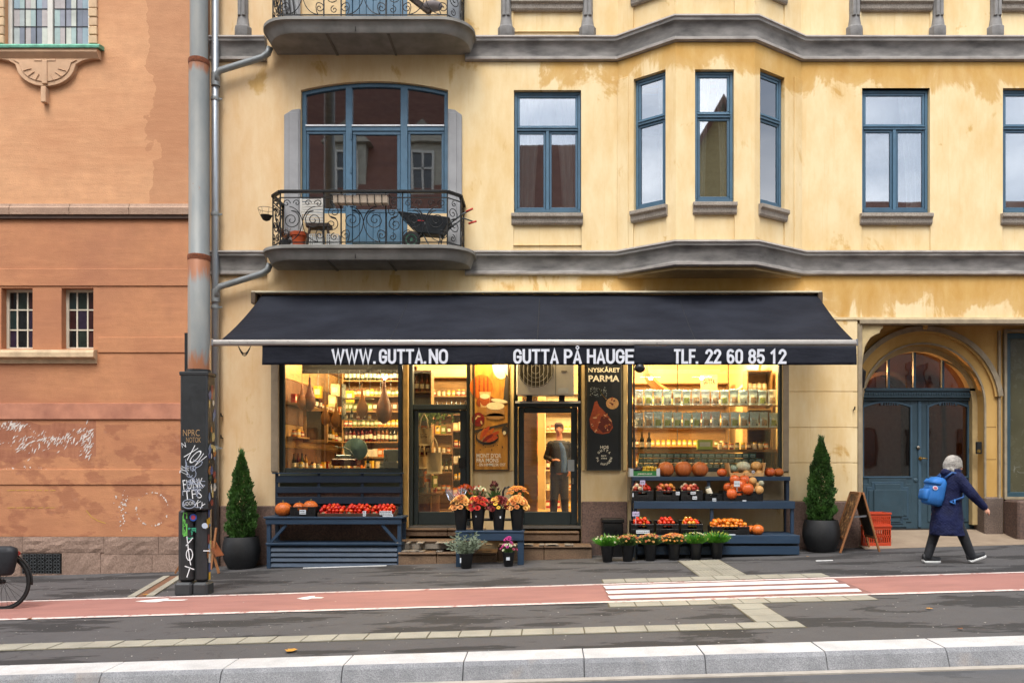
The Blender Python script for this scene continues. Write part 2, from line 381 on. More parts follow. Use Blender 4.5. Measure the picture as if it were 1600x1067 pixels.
def arrowmark(px, py, sx):
    Y = 1232*1.6/(py+.029*(px-856)-728)-14; x = PX(px, Y); mb = MB()
    pts = [(-.62, 0), (-.2, .14), (.05, .16), (.1, .06), (.62, .02), (.55, -.05), (.1, -.04), (.0, -.12), (-.25, -.1)]
    mb.add([(x+a*sx, Y+b, G(x+a*sx)+.008) for a, b in pts], [tuple(range(9))]); mb.build('arrow_marking', paint_m, lane)
arrowmark(252, 938.5, .55); arrowmark(485, 934.5, .28)
# kerb of granite stones
kerb = thing('kerb', 'row of pale granite kerb stones along the road', loc=(0, -7.3, 0), kind='structure')
for i in range(-14, 16):
    x0 = .30+i+.003; x1 = x0+.994; mb = MB(); j = R(-.003, .003)
    prof = [(-7.115, -.3), (-7.115, 0.002), (-7.45, -.002), (-7.482, -.034), (-7.535, -.155), (-7.535, -.3)]
    rings = []
    for x in (x0, x0+.33, x0+.66, x1):
        rings.append([(x, y+j*(k > 1)+noise.noise((x*4, k, i))*.006*(k in (2, 3)), G(x)+z+j*.4) for k, (y, z) in enumerate(prof)])
    mb.loft(rings)
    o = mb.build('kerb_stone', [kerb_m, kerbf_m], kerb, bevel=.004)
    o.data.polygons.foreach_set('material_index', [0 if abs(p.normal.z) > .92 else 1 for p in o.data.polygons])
mb = MB(); mb.gbox(-60, 60, -7.62, -7.535, -.2, -.138); mb.build('gutter_edge', M('gutter_concrete', (.38, .34, .29), .8, bump=.4, world=True), kerb)
# guiding slabs
tp = thing('guiding_slabs', 'pale concrete guiding slabs set in the asphalt', loc=(1, -5, 0), kind='structure')
def slab(x0, x1, y0, y1, groove=0):
    mb = MB(); g = .007; x0 += g; x1 -= g; y0 += g; y1 -= g; h = .008+R(0, .004)
    mb.gbox(x0, x1, y0, y1, -.03, h)
    if groove:
        n = 6
        for k in range(n):
            a = x0+(x1-x0)*(k+.25)/n; mb.gbox(a, a+(x1-x0)*.5/n, y0+.01, y1-.01, h-.001, h+.006)
    mb.build('paving_slab', slab_m, tp)
for i in range(-36, 6): slab(.35+i*.3, .65+i*.3, -6.53, -6.25)
slab(2.15, 2.45, -6.53, -6.25)
for i in range(10): slab(.69+i*.3, .99+i*.3, -5.2, -4.905)
for i in range(3): slab(2.05, 2.38, -6.245+i*.345, -5.905+i*.345)
for i in range(10): slab(.75+i*.305, 1.055+i*.305, -3.40, -3.05)
for i in range(3):
    for j in range(2): slab(2.11+j*.33, 2.44+j*.33, -3.04+i*.6, -2.45+i*.6, 1)
mb = MB(); sheet('', .3-11, 2.46, -6.54, -6.24, .003, None, build=False, mb=mb); sheet('', .68, 3.70, -5.21, -4.9, .003, None, build=False, mb=mb)
sheet('', 2.04, 2.39, -6.25, -5.2, .005, None, build=False, mb=mb); sheet('', .74, 3.81, -3.41, -3.04, .003, None, build=False, mb=mb); sheet('', 2.10, 2.78, -3.05, -1.2, .006, None, build=False, mb=mb)
mb.build('joint_bed', M('joint_dirt', (.10, .085, .05), .9, world=True), tp)
# drain channel beside the pole
dc = thing('drain_channel', 'shallow concrete drain channel beside the pole', loc=(-5.6, -2.3, G(-5.6)), kind='structure')
A, B = Vector((-6.02, -1.3)), Vector((-5.47, -3.42)); nrm = (B-A).normalized(); nrm = Vector((-nrm.y, nrm.x))
for k, (o0, o1, h, mt) in enumerate(((-.16, -.06, .02, slab_m), (-.055, .065, .009, M('rusty_channel', '#6b4a35', .8)), (.07, .17, .02, slab_m))):
    mb = MB()
    for i in range(3 if k != 1 else 1):
        n_ = 3 if k != 1 else 1; p = A+(B-A)*(i/n_); q = A+(B-A)*((i+.985)/n_)
        c = [p+nrm*o0, q+nrm*o0, q+nrm*o1, p+nrm*o1]
        mb.hexa([(v.x, v.y, G(v.x)-.02) for v in c], [(v.x, v.y, G(v.x)+h) for v in c])
    mb.build('channel_side' if k != 1 else 'channel_bed', mt, dc)
# little things lying about
leaf_m = M('dead_leaf', '#b9822e', .7, var=.4, scale=20); leafd_m = M('brown_leaf', '#6d4527', .8)
def leafmesh(s, curl=.25):
    mb = MB(); n = 7; pts = []
    for i in range(n+1):
        t = i/n; wv = math.sin(PI*t)**.7*.38*(1+.25*math.sin(t*19)); pts.append((t-.5, wv, curl*(t-.5)**2+.12*wv*wv*4))
    vs = [(a*s, -b*s, c*s) for a, b, c in pts]+[(a*s, 0, c*s*.5) for a, b, c in pts]+[(a*s, b*s, c*s) for a, b, c in pts]
    fs = []
    for i in range(n):
        for r in (0, 1): k = r*(n+1)+i; fs.append((k, k+1, k+n+2, k+n+1))
    mb.add(vs, fs); return mb.mesh('leaf', smooth=True)
lm = leafmesh(1); lm.materials.append(leaf_m); lm2 = leafmesh(1, .6); lm2.materials.append(leafd_m)
def groundY(px, py): return 1232*1.6/(py+.029*(px-856)-728)-14
for px, py, s, lb, me in ((455, 1018, .13, 'yellow fallen leaf lying on the asphalt close to the kerb', lm), (1452, 952, .07, 'small tan leaf on the wet asphalt below the walking woman', lm),
    (1500, 984, .06, 'small brown leaf near the kerb at the right edge', lm2), (46, 968, .07, 'brown leaf on the red lane at the far left', lm2), (228, 930, .09, 'yellow leaf caught in the drain channel', lm),
    (885, 873, .06, 'pale leaf on the asphalt before the right door steps', lm), (775, 1060, .07, 'brown leaf lying in the gutter below the kerb', lm2), (1262, 870, .05, 'tan leaf near the foot of the dark planter', lm)):
    Y = groundY(px, py); x = PX(px, Y)
    o = bpy.data.objects.new('fallen_leaf', me); COL.objects.link(o); o.location = (x, Y, G(x)+.012-(.14 if py > 1040 else 0)); o.scale = (s,)*3; o.rotation_euler = (0, 0, R(0, 6)); tag(o, lb, 'leaf', 'fallen leaves')
for px, py, wd, lb in ((1288, 876, .26, 'white strip of paper lying before the sandwich board'), (540, 885, 1.4, 'long white strip lying along the foot of the blue bench'), (1100, 868, .9, 'white strip lying under the blue display shelf')):
    Y = groundY(px, py); x = PX(px, Y)
    if wd > .8: Y -= .05
    MB().gbox(x-wd/2, x+wd/2, Y-.015, Y+.015, .002, .012).build('paper_strip' if wd < .5 else 'white_strip', M('white_scrap', (.75, .75, .74), .6), label=lb, cat='strip')
mb = MB()
for i in range(900):
    x = R(-8, 8.6); Y = R(-7.1, -.9); s = R(.004, .012); z = G(x)+.004
    if -4.9 < Y < -3.4 and R(0, 1) < .9: continue
    a = R(0, 6); mb.add([(x+s*math.cos(a+k*PI/2)*R(.5, 1.3), Y+s*math.sin(a+k*PI/2)*R(.5, 1.3), z+R(0, .003)) for k in range(4)], [(0, 1, 2, 3)])
mb.build('litter_specks', M('pale_specks', (.42, .40, .36), .8), kind='stuff', label='pale specks of grit and leaf crumbs on the asphalt')
# graffiti strokes
def stroke(mb, pts, wd, Y):
    pts = [Vector((a, 0, b)) for a, b in pts]
    for i in range(len(pts)-1):
        d = pts[i+1]-pts[i]
        if d.length < 1e-5: continue
        d.normalize(); n = Vector((-d.z, 0, d.x))*wd/2; e = d*wd*.3; y = Y-i*.00005
        mb.add([tuple(p+Vector((0, y, 0))) for p in (pts[i]-n-e, pts[i+1]-n+e, pts[i+1]+n+e, pts[i]+n-e)], [(0, 1, 2, 3)])
# ------------------------------------------------------------------ walls with openings
def wall_mb(x0, x1, z0, z1, holes, Y=0, rev=.15, mb=None, floor_fn=None):
    """front sheet with rectangular holes (a,b,c,d)=(x0,x1,z0,z1), each with its reveals"""
    mb = mb or MB()
    xs = sorted({x0, x1, *[h[0] for h in holes if x0 < h[0] < x1], *[h[1] for h in holes if x0 < h[1] < x1]})
    zs = sorted({z0, z1, *[h[2] for h in holes if z0 < h[2] < z1], *[h[3] for h in holes if z0 < h[3] < z1]})
    for i in range(len(xs)-1):
        for j in range(len(zs)-1):
            cx, cz = (xs[i]+xs[i+1])/2, (zs[j]+zs[j+1])/2
            if any(h[0] < cx < h[1] and h[2] < cz < h[3] for h in holes): continue
            mb.add([(xs[i], Y, zs[j]), (xs[i+1], Y, zs[j]), (xs[i+1], Y, zs[j+1]), (xs[i], Y, zs[j+1])], [(0, 1, 2, 3)])
    for h in holes:
        a, b, c, d = h[:4]; r = h[4] if len(h) > 4 else rev
        a_, b_, c_, d_ = max(a, x0), min(b, x1), max(c, z0), min(d, z1)
        if r <= 0: continue
        mb.add([(a_, Y, c_), (b_, Y, c_), (b_, Y, d_), (a_, Y, d_), (a_, Y+r, c_), (b_, Y+r, c_), (b_, Y+r, d_), (a_, Y+r, d_)],
               [(0, 1, 5, 4), (1, 2, 6, 5), (2, 3, 7, 6), (3, 0, 4, 7)])
    return mb
# ------------------------------------------------------------------ the orange building
ox0 = lambda p: PX(p, -.6)
def mat_orange(name, top, low, split=None):
    m, t = newmat(name); v = t.pos()
    big = t.noise(t.pos((.5, 1, .9)), 1.0, 5, .6); mid = t.noise(v, 4, 6, .65); st = t.noise(t.pos((.6, 1, 3.5)), 3, 5)
    c = t.ramp(mid, [(.3, tuple(x*.88 for x in top)), (.7, tuple(x*1.1 for x in top))])
    c = t.mix(t.ramp(big, [(.42, 0), (.62, .8)]), c, low)
    if 'low' in name:
        zz = t.n('ShaderNodeNewGeometry'); zs = t.n('ShaderNodeSeparateXYZ'); t.l(zz.outputs['Position'], zs.inputs[0])
        lowk = t.math('MULTIPLY', t.math('LESS_THAN', zs.outputs['Z'], 2.3), t.ramp(t.noise(t.pos((1, 1, 1.6)), 1.8, 5, .6), [(.5, 0), (.56, .6)]))
        c = t.mix(lowk, c, S('#8d573f')); c = t.mix(t.math('MULTIPLY', lowk, t.ramp(t.noise(v, 9, 4), [(.6, 0), (.75, .5)])), c, S('#b58a72'))
        c = t.mix(t.ramp(t.noise(t.pos((.7, 1, .5)), .8, 4), [(.5, 0), (.7, .5)]), c, S('#93604a'))
    if 'low' in name:
        X_, Z_ = zs.outputs['X'], zs.outputs['Z']; wob = t.math('MULTIPLY', t.noise(v, 2.2, 5), .5)
        k2 = t.math('MULTIPLY', t.math('LESS_THAN', X_, ox0(150)), t.math('MULTIPLY', t.math('LESS_THAN', t.math('ADD', Z_, wob), PZ(652, -.6)+.15), t.math('GREATER_THAN', t.math('ADD', Z_, wob), PZ(716, -.6)+.25)))
        c = t.mix(t.math('MULTIPLY', k2, .75), c, t.ramp(t.noise(t.pos((5, 1, 1)), 3, 4), [(.3, S('#824c38')), (.7, S('#a16a50'))]))
    c = t.mix(t.ramp(st, [(.5, 0), (.8, .35)]), c, tuple(min(1, x*1.25) for x in top))
    # a darker weathered patch next to the pole and blotches on the lower wall
    g = t.n('ShaderNodeNewGeometry'); sp = t.n('ShaderNodeSeparateXYZ'); t.l(g.outputs['Position'], sp.inputs[0])
    edge = t.math('ADD', sp.outputs['X'], t.math('MULTIPLY', t.noise(t.pos((1, 1, 1)), 1.3, 4), 1.1))
    k = t.math('MULTIPLY', t.math('GREATER_THAN', edge, -6.27), t.math('GREATER_THAN', sp.outputs['Z'], 5.95))
    c = t.mix(t.math('MULTIPLY', k, .4), c, S('#986547'))
    t.l(c, t.bsdf.inputs['Base Color']); t.bsdf.inputs['Roughness'].default_value = .9
    t.bump(st, .25, .02, t.bump(t.noise(v, 45, 5, .7), .35, .012)); return m
or_m = mat_orange('orange_plaster', S('#c8966e'), S('#b9845e'))
orl_m = mat_orange('orange_plaster_low', S('#b67e58'), S('#a66e4e'))
pink_m = M('pinkish_repair_plaster', '#a9705a', .9, var=.2, scale=3, world=True, bump=.2, col2='#c08468')
plinth_or = mat_granite('orange_building_plinth_stone', S('#7d6557'), S('#9d8373'), 40, 2, .9)
oy = -.6
ox = lambda p: PX(p, oy)
oz = lambda p: PZ(p, oy)
OB = thing('orange_building', 'orange plastered building with a leaded window above two small barred windows', 'building', (ox(140), oy, G(-8)))
holesU = [(ox(8), ox(140), oz(72), oz(-90), .16)]
holesL = [(ox(2), ox(51), oz(545), oz(450), .22), (ox(96), ox(146), oz(545), oz(450), .22)]
XL, XR = -15, ox(304)
wall_mb(XL, XR, oz(330), 14, holesU, oy).build('wall', or_m, OB)
mb = wall_mb(XL, XR, oz(838), oz(330), holesL, oy)
# thin relief bands on the lower wall
mb.build('wall', orl_m, OB)
mb = MB(); mb.box(XR, XR+.002, oy, 1, -1.2, 14); mb.box(XL, XR, 7, 7.1, -1, 14); mb.box(XL, XR+.002, oy+.5, 7, 13.9, 14); mb.box(XL-.1, XL, oy, 7, -1.2, 14); mb.box(XR-.2, XR, 1, 7, -1, 14)
mb.build('side_wall', M('brown_side_plaster', '#9c6e4e', .9, world=True, bump=.3), OB)
def band(ya, yb, x0, x1, dpt, mt, name='band'):
    mb = MB(); mb.box(x0, x1, oy-dpt, oy+.01, oz(yb), oz(ya)); mb.build(name, mt, OB, bevel=.006)
E0 = XR
band(420, 447, XL, E0, .018, orl_m); band(527, 551, ox(154), E0, .018, orl_m); band(630, 655, XL, E0, .028, pink_m); band(733, 757, XL, E0, .018, orl_m)
band(337, 343, XL, E0, .05, M('under_belt_dark', '#4a3930', .9))  # thin dark brown strip along the bottom of the belt course
# belt course of stones
bc_m = mat_granite('belt_stone', S('#9a7a66'), S('#b59880'), 60, 3, .4)
xs = [XL, ox(-80), ox(19), ox(112), ox(205), E0]
for a, b in zip(xs[:-1], xs[1:]):
    mb = MB(); mb.loft([[(x, oy+.01, oz(337)), (x, oy-.075, oz(337)), (x, oy-.085, oz(327)), (x, oy-.06, oz(324)), (x, oy-.05, oz(320)), (x, oy+.01, oz(320))] for x in (a+.004, b-.004)])
    mb.build('belt_stone', bc_m, OB)
# plinth of rough granite blocks round the vent
def pblock(x0, x1, ya, yb, d=.07):
    z0 = oz(yb) if yb < 890 else -.6
    mb = MB(); n = max(2, int((x1-x0)/.12)); rows = 4; vs = []; fs = []; z1 = oz(ya)
    for j in range(rows+1):
        for i in range(n+1):
            e = i in (0, n) or j in (0, rows); x = x0+(x1-x0)*i/n; z = z0+(z1-z0)*j/rows
            vs.append((x, oy-(d*.85 if e else d+.0+noise.noise((x*7, z*9, 3))*.022), z))
    for j in range(rows):
        for i in range(n): k = j*(n+1)+i; fs.append((k, k+1, k+n+2, k+n+1))
    mb.add(vs, fs); mb.box(x0, x1, oy-d*.84, oy+.1, z0, z1); mb.build('plinth_block', plinth_or, OB)
for a, b, c, d in ((-260, 38, 838, 863), (38.6, 165, 838, 862), (165.6, 250, 838, 865), (250.6, 306, 838, 865), (-260, 36, 863.6, 930), (100, 160, 862.6, 930), (160.6, 240, 865.6, 930), (240.6, 306, 865.6, 930), (37, 99, 895, 930)):
    pblock(ox(a), ox(b), c, d)
mb = MB(); mb.box(XL, XR, oy-.045, oy+.05, -1.2, oz(838)); mb.build('plinth_core', plinth_or, OB)
vent = MB(); x0, x1, z0, z1 = ox(38), ox(99), oz(895), oz(864)
vent.box(x0, x1, oy-.056, oy-.047, z0, z1); vo = vent.build('vent', M('vent_dark', '#0c0c0c', .9), OB)
g = MB(); ctr = [(x0+(x1-x0)*(i+.5)/5, z0+(z1-z0)*(j+.5)/3) for i in range(5) for j in range(3)]
for cx, cz in ctr:
    for q in range(4):
        a = q*PI/2+PI/4; px, pz = cx+.032*math.cos(a), cz+.032*math.sin(a)
        g.tube([(px+.03*math.cos(t*PI/4+a), oy-.075, pz+.03*math.sin(t*PI/4+a)) for t in range(-3, 4)], .005, 4)
    g.box(cx-.055, cx+.055, oy-.078, oy-.071, cz-.004, cz+.004); g.box(cx-.004, cx+.004, oy-.078, oy-.071, cz-.05, cz+.05)
g.build('grille', M('cast_iron', '#55585a', .5, .6, bump=.2), vo)
# small barred windows with coloured panes
cream = M('cream_paint', '#cfc6b2', .55, var=.08, bump=.1)
stained = [M('dark_pane_'+n, c, .12, var=.35, scale=5) for n, c in (('maroon', '#3a2020'), ('green', '#232b25'), ('violet', '#2d2333'), ('black', '#1a1a1b'), ('teal', '#22302f'))]
for a, b in ((2, 51), (96, 146)):
    x0, x1, z0, z1 = ox(a), ox(b), oz(545), oz(450); y = oy+.13
    f = MB()
    for (p, q, r, s_) in ((x0, x1, z0, z0+.045), (x0, x1, z1-.045, z1), (x0, x0+.045, z0+.045, z1-.045), (x1-.045, x1, z0+.045, z1-.045)): f.box(p, q, y, y+.06, r, s_)
    wo = f.build('window', cream, OB)
    for i in range(1, 3):
        m_ = MB(); xx = x0+(x1-x0)*i/3; m_.box(xx-.011, xx+.011, y+.012, y+.04, z0+.045, z1-.045); m_.build('glazing_bar', cream, wo)
        m_ = MB(); zz = z0+(z1-z0)*i/3; m_.box(x0+.045, x1-.045, y+.016, y+.036, zz-.011, zz+.011); m_.build('glazing_bar', cream, wo)
    for i in range(3):
        for j in range(3):
            m_ = MB(); w3 = (x1-x0)/3; h3 = (z1-z0)/3; m_.obox((x0+w3*(i+.5), y+.03, z0+h3*(j+.5)), (w3-.01, .006, h3-.01), Matrix.Rotation(R(-.02, .02), 3, 'X')); m_.build('pane', random.choice(stained), wo)
    MB().box(x0, x1, y+.06, y+.08, z0, z1).build('backing', M('vent_dark'), wo)
mb = MB(); mb.loft([[(x, oy+.02, oz(546)), (x, oy-.10, oz(548)), (x, oy-.12, oz(552)), (x, oy-.12, oz(559)), (x, oy-.05, oz(562)), (x, oy-.03, oz(568)), (x, oy+.02, oz(568))] for x in (XL+5, ox(152))]); mb.build('sill', M('sill_cream', '#c0a684', .8, world=True, bump=.3, var=.2), OB)
# leaded window top left
x0, x1, z0, z1 = ox(8), ox(140), oz(72), oz(-90); y = oy+.07
f = MB(); cw = M('white_window_paint', '#c9c6bd', .5, var=.08, bump=.1); xm = (x0+x1)/2
for (p, q, r, s_) in ((x0, x1, z0, z0+.06), (x0, x1, z1-.06, z1), (x0, x0+.07, z0+.06, z1-.06), (x1-.07, x1, z0+.06, z1-.06), (xm-.045, xm+.045, z0+.06, z1-.06)): f.box(p, q, y, y+.07, r, s_)
wo = f.build('window', cw, OB, bevel=.006)
lead = M('lead_came', '#2b2b2b', .5, .5)
pm = [M('leaded_pane_%s' % k, c, .08, var=.25, scale=4, spec=.8, world=True) for k, c in (('blue', '#7b929b'), ('grey', '#939b97'), ('pale', '#aeb1a4'), ('violet', '#7c7d86'), ('green', '#8b9f9a'), ('rose', '#a09691'), ('navy', '#5a606c'))]
for s_ in range(2):
    a, b = (x0+.085, xm-.06) if s_ == 0 else (xm+.06, x1-.085)
    for j in range(5):
        zz0 = z0+.075+j*.305; 
        for i in range(3):
            for h in range(2):
                wd = (b-a)/3
                MB().box(a+wd*i+(wd/2)*h+.001, a+wd*i+(wd/2)*(h+1)-.001, y+.03, y+.034, zz0, zz0+.30).build('pane', random.choice(pm), wo)
        m_ = MB(); m_.box(a, b, y+.02, y+.04, zz0-.008, zz0+.002); m_.build('lead_bar', lead, wo)
    for i in range(1, 3):
        m_ = MB(); m_.box(a+wd*i-.005, a+wd*i+.005, y+.018, y+.042, z0+.07, z1-.07); m_.build('lead_bar', lead, wo)
# moulded brick border beside it
bb = M('border_brick_cream', '#c4a684', .85, var=.15, bump=.3, randv=.12)
for s_ in (0, 1):
    for k in range(12):
        z = oz(72)+.02+k*.152; a, b = (ox(140), ox(153)) if s_ else (ox(-6), ox(8))
        mb = MB(); mb.box(a, b, oy-.045+R(0, .01), oy+.01, z, z+.145); mb.build('border_brick', bb, OB, bevel=.012)
copper = M('verdigris_copper', '#5f9a82', .5, .3, var=.3, scale=9, world=True)
mb = MB(); mb.loft([[(x, oy+.05, oz(73)), (x, oy-.14, oz(76)), (x, oy-.16, oz(79)), (x, oy-.155, oz(82)), (x, oy, oz(80))] for x in (ox(-20), ox(163))]); mb.build('sill_flashing', copper, OB)
sc_m = M('carved_sandstone', '#c09c7c', .85, var=.14, bump=.35, world=True, scale=4)
mb = MB(); mb.loft([[(x, oy+.02, oz(81)), (x, oy-.13, oz(82)), (x, oy-.13, oz(87)), (x, oy-.06, oz(95)), (x, oy+.02, oz(95))] for x in (ox(-20), ox(158))]); mb.build('sill', sc_m, OB)
pts = []
cx = 75
for k in range(25):
    t = k/24*PI; pts.append((cx+40*math.cos(t), 108+31*math.sin(t)))
outl = [(148, 95), (133, 98), (122, 104)]+[(cx+46*math.cos(t), 104+34*math.sin(t)) for t in [k/20*PI for k in range(2, 19)]]+[(28, 104), (17, 98), (2, 95)]
mb = MB(); mb.prism([(ox(a), oz(b)) for a, b in outl], oy-.07, oy+.01); mb.prism([(ox(a*.86+cx*.14), oz(97+(b-97)*.84)) for a, b in outl[1:-1]], oy-.085, oy-.06); mb.box(ox(71), ox(79), oy-.10, oy-.06, oz(135), oz(99)); mb.box(ox(58), ox(92), oy-.094, oy-.07, oz(100), oz(97))
for k in range(7):
    t = PI*(.12+.76*k/6); mb.beam((ox(cx+22*math.cos(t)), oy-.09, oz(106+15*math.sin(t))), (ox(cx+36*math.cos(t)), oy-.09, oz(106+25*math.sin(t))), .02, .012)
mb.build('carved_shell', sc_m, OB, bevel=.008)
mb = MB(); mb.box(ox(69), ox(77), oy-.1, oy+.01, oz(164), oz(139)); mb.build('keystone', sc_m, OB, bevel=.01)
# scraped off graffiti: flakes of pale paint
sm = M('scraped_paint', (.62, .55, .50), .9, var=.3, scale=30, world=True); sm2 = M('scraped_brown', '#a0583c', .9, world=True, var=.2)
mb = MB(); mg = MB()
def flake(x, z, a, L, wd, B, off):
    B.add([(x+math.cos(a+u*PI/3)*(L if u % 3 == 0 else wd)*R(.6, 1.2), oy-.003-off, z+math.sin(a+u*PI/3)*(L if u % 3 == 0 else wd)*R(.6, 1.2)) for u in range(6)], [(0, 1, 2, 3, 4, 5)])
for i in range(230):
    c = random.choice([(40, 690, 34, 18), (100, 685, 30, 14), (135, 690, 8, 22), (20, 665, 20, 6)]); a = .9+R(-.4, .4); q = R(.01, .045)
    flake(ox(c[0]+random.gauss(0, c[2]*.6)), oz(c[1]+random.gauss(0, c[3]*.55)), a, q*1.6, q*.35, mb, R(0, .002))
for i in range(150):
    k = random.choice((0, 1, 2)); 
    if k == 0: x, z = 190+random.gauss(0, 5), 790+random.gauss(0, 14)
    elif k == 1: t = R(.3, 2*PI); x, z = 238+25*math.cos(t), 795+26*math.sin(t)
    else: x, z = R(5, 80), 735+random.gauss(0, 3)
    q = R(.006, .025); flake(ox(x), oz(z), R(0, 6), q, q*.6, mb, R(0, .003))
ym_ = M('yellow_chalk', '#c09a3c', .8)
for q in (766, 793):
    u = 12
    while u < 88: e = u+R(4, 12); stroke(mg, [(ox(u), oz(q)), (ox(e), oz(q-.5))], .008, oy-.004); u = e+R(1, 5)
stroke(mg, [(ox(135), oz(797)), (ox(143), oz(807)), (ox(153), oz(813)), (ox(165), oz(817))], .01, oy-.004); mg.build('chalk_line', ym_, OB, kind='stuff')
mb.build('paint_residue', sm, OB, kind='stuff')
# ------------------------------------------------------------------ tram pole with cabinet
pY = -3.15
TP = thing('tram_pole', 'tall grey steel pole with rust rings and a graffitied black cabinet', 'pole', (PX(311, pY), pY, G(PX(311, pY))))
px0 = PX(311, pY); gz = G(px0)
def mat_pole():
    m, t = newmat('pole_grey_rusty'); v = t.pos()
    c = t.ramp(t.noise(t.pos((1, 1, .4)), 3, 5), [(.3, S('#6f7678')), (.7, S('#8f8f8a'))])
    g = t.n('ShaderNodeNewGeometry'); sp = t.n('ShaderNodeSeparateXYZ'); t.l(g.outputs['Position'], sp.inputs[0])
    c = t.mix(t.math('MULTIPLY', t.math('LESS_THAN', t.math('ADD', sp.outputs['X'], t.math('MULTIPLY', t.noise(t.pos((3, 3, .4)), 1.5, 3), .08)), px0-.02), .6), c, S('#8d8378'))
    drip = t.noise(t.pos((7, 7, .8)), 2.2, 5, .6)
    tot = None
    for zc, ln in ((PZ(98, pY), .45), (PZ(404, pY), .8), (PZ(585, pY), -.7)):
        d = t.math('SUBTRACT', zc+.03, sp.outputs['Z']) if ln > 0 else t.math('SUBTRACT', sp.outputs['Z'], zc)
        k = t.math('MULTIPLY', t.math('GREATER_THAN', d, 0), t.math('SUBTRACT', 1, t.math('DIVIDE', d, abs(ln)), True))
        tot = k if tot is None else t.math('MAXIMUM', tot, k)
    f = t.ramp(t.math('MULTIPLY', tot, t.math('ADD', drip, .2)), [(.36, 0), (.52, .85)])
    c = t.mix(f, c, S('#9a5a2c')); f2 = t.ramp(t.noise(v, 5, 6, .75), [(.66, 0), (.72, .8)])
    c = t.mix(f2, c, S('#8a4f2a'))
    t.l(c, t.bsdf.inputs['Base Color']); t.bsdf.inputs['Roughness'].default_value = .5; t.bsdf.inputs['Metallic'].default_value = .15; t.bump(drip, .1); return m
pole_m = mat_pole(); rr = 16/SC(pY)
mb = MB(); z_ = lambda p: PZ(p, pY)
mb.lathe([(rr*1.02, z_(590)), (rr*1.02, z_(404)), (rr*.95, z_(402)), (rr*.94, z_(98)), (rr*.84, z_(96)), (rr*.8, 17)], (px0, pY, 0), 24); mb.build('shaft', pole_m, TP, auto=True)
rust = M('rust', '#6d3a20', .9, var=.4, scale=30, bump=.5, bscale=60)
for p, r_ in ((99, .97), (404, 1.04)):
    mb = MB(); mb.lathe([(rr*r_, z_(p+4)), (rr*r_*1.03, z_(p)), (rr*r_, z_(p-4)), (rr*r_*.9, z_(p-5))], (px0, pY, 0), 24); mb.build('rust_ring', rust, TP, auto=True)
blk = M('cabinet_black', '#26282a', .45, var=.2, world=True, bump=.08); blk2 = M('cabinet_black_dark', '#191b1d', .5, var=.2, world=True)
cx0, cx1, cx2 = PX(281, pY-.28), PX(324, pY-.28), PX(337, pY+.16)
mb = MB(); mb.box(cx0, cx1, pY-.28, pY-.02, z_(795), z_(588)); co = mb.build('cabinet', blk, TP, bevel=.02)
mb = MB(); mb.box(cx0-.01, cx1+.01, pY-.285, pY-.01, z_(590), z_(584)); mb.build('cabinet_lid', blk, co, bevel=.008)
mb = MB(); mb.lathe([(rr*1.12, z_(589)), (rr*1.12, z_(578))], (px0, pY, 0), 20); mb.build('collar', blk2, TP, auto=True)
for s_ in (-1, 1):
    mb = MB(); xa, xb = (px0-.212, px0-.006) if s_ < 0 else (px0+.006, px0+.175)
    mb.box(xa, xb, pY-.2, pY+.0, gz+.16, z_(793)); mb.build('base_shell', blk, TP, bevel=.05)
    mb = MB(); xa, xb = (px0-.24, px0-.005) if s_ < 0 else (px0+.005, px0+.205)
    mb.box(xa, xb, pY-.23, pY+.02, gz-.02, gz+.17); mb.build('base_collar', M('collar_grey', '#2f3133', .55, world=True), TP, bevel=.03)
MB().box(px0-.2, px0-.14, pY+.0, pY+.04, gz+.3, z_(520)).build('conduit', blk2, TP)
def scribble(mb, cx, cz, w_, h_, n, wd, Y, seed, closedish=.3):
    rnd = random.Random(seed)
    for k in range(n):
        x = cx+rnd.uniform(-.5, .5)*w_; z = cz+rnd.uniform(-.5, .5)*h_; a = rnd.uniform(0, 6.3); pts = []
        for i in range(rnd.randint(4, 11)):
            pts.append((min(max(x, cx-w_/2), cx+w_/2), min(max(z, cz-h_/2), cz+h_/2))); a += rnd.choice((rnd.uniform(-.9, .9), rnd.uniform(1.6, 2.6))) if rnd.random() < closedish else .5*rnd.choice((-1, 1)); st = rnd.uniform(.025, .06); x += math.cos(a)*st; z += math.sin(a)*st
        stroke(mb, pts, wd, Y)
white_p = M('white_marker', (.72, .74, .76), .7); fy = pY-.283
f = lambda p: PX(p, fy); fz_ = lambda p: PZ(p, fy)
for (tx, p0, p1, q0, q1, rot, k_) in (('N', 284, 290, 699, 691, .2, .0), ('XOV', 292, 318, 726, 700, -.75, .0), ('ZXX', 282, 294, 741, 728, 1.3, .0), ('FUNK', 286, 318, 763, 748, .12, .0), ('TFS', 287, 315, 779, 765, .1, .0), ('KY', 306, 319, 794, 783, -.5, .0), ('LOOK', 287, 304, 789, 783, .1, .0)):
    c0, c1 = (f(p0)+f(p1))/2, (fz_(q0)+fz_(q1))/2; M4 = Matrix.Translation((c0, 0, c1)) @ Matrix.Rotation(-rot, 4, 'Y'); text(tx, f(p0)-c0, f(p1)-c0, fz_(q0)-c1, fz_(q1)-c1, fy, white_p, TP, 'graffiti', -.012, M4=M4)
mb = MB(); scribble(mb, f(305), fz_(727), .26, .5, 9, .008, fy, 4, .6); scribble(mb, f(303), fz_(772), .3, .35, 10, .007, fy, 6, .6); stroke(mb, [(f(295)+.085*math.cos(t), fz_(787)+.06*math.sin(t)) for t in [k*.3 for k in range(22)]], .01, fy); mb.build('graffiti', M('grey_marker', '#8f97a8', .7), TP)
text('NPRC', f(286), f(312), fz_(681), fz_(671), fy-.002, M('tan_marker', '#a8865c', .7), TP, 'graffiti', -.01)
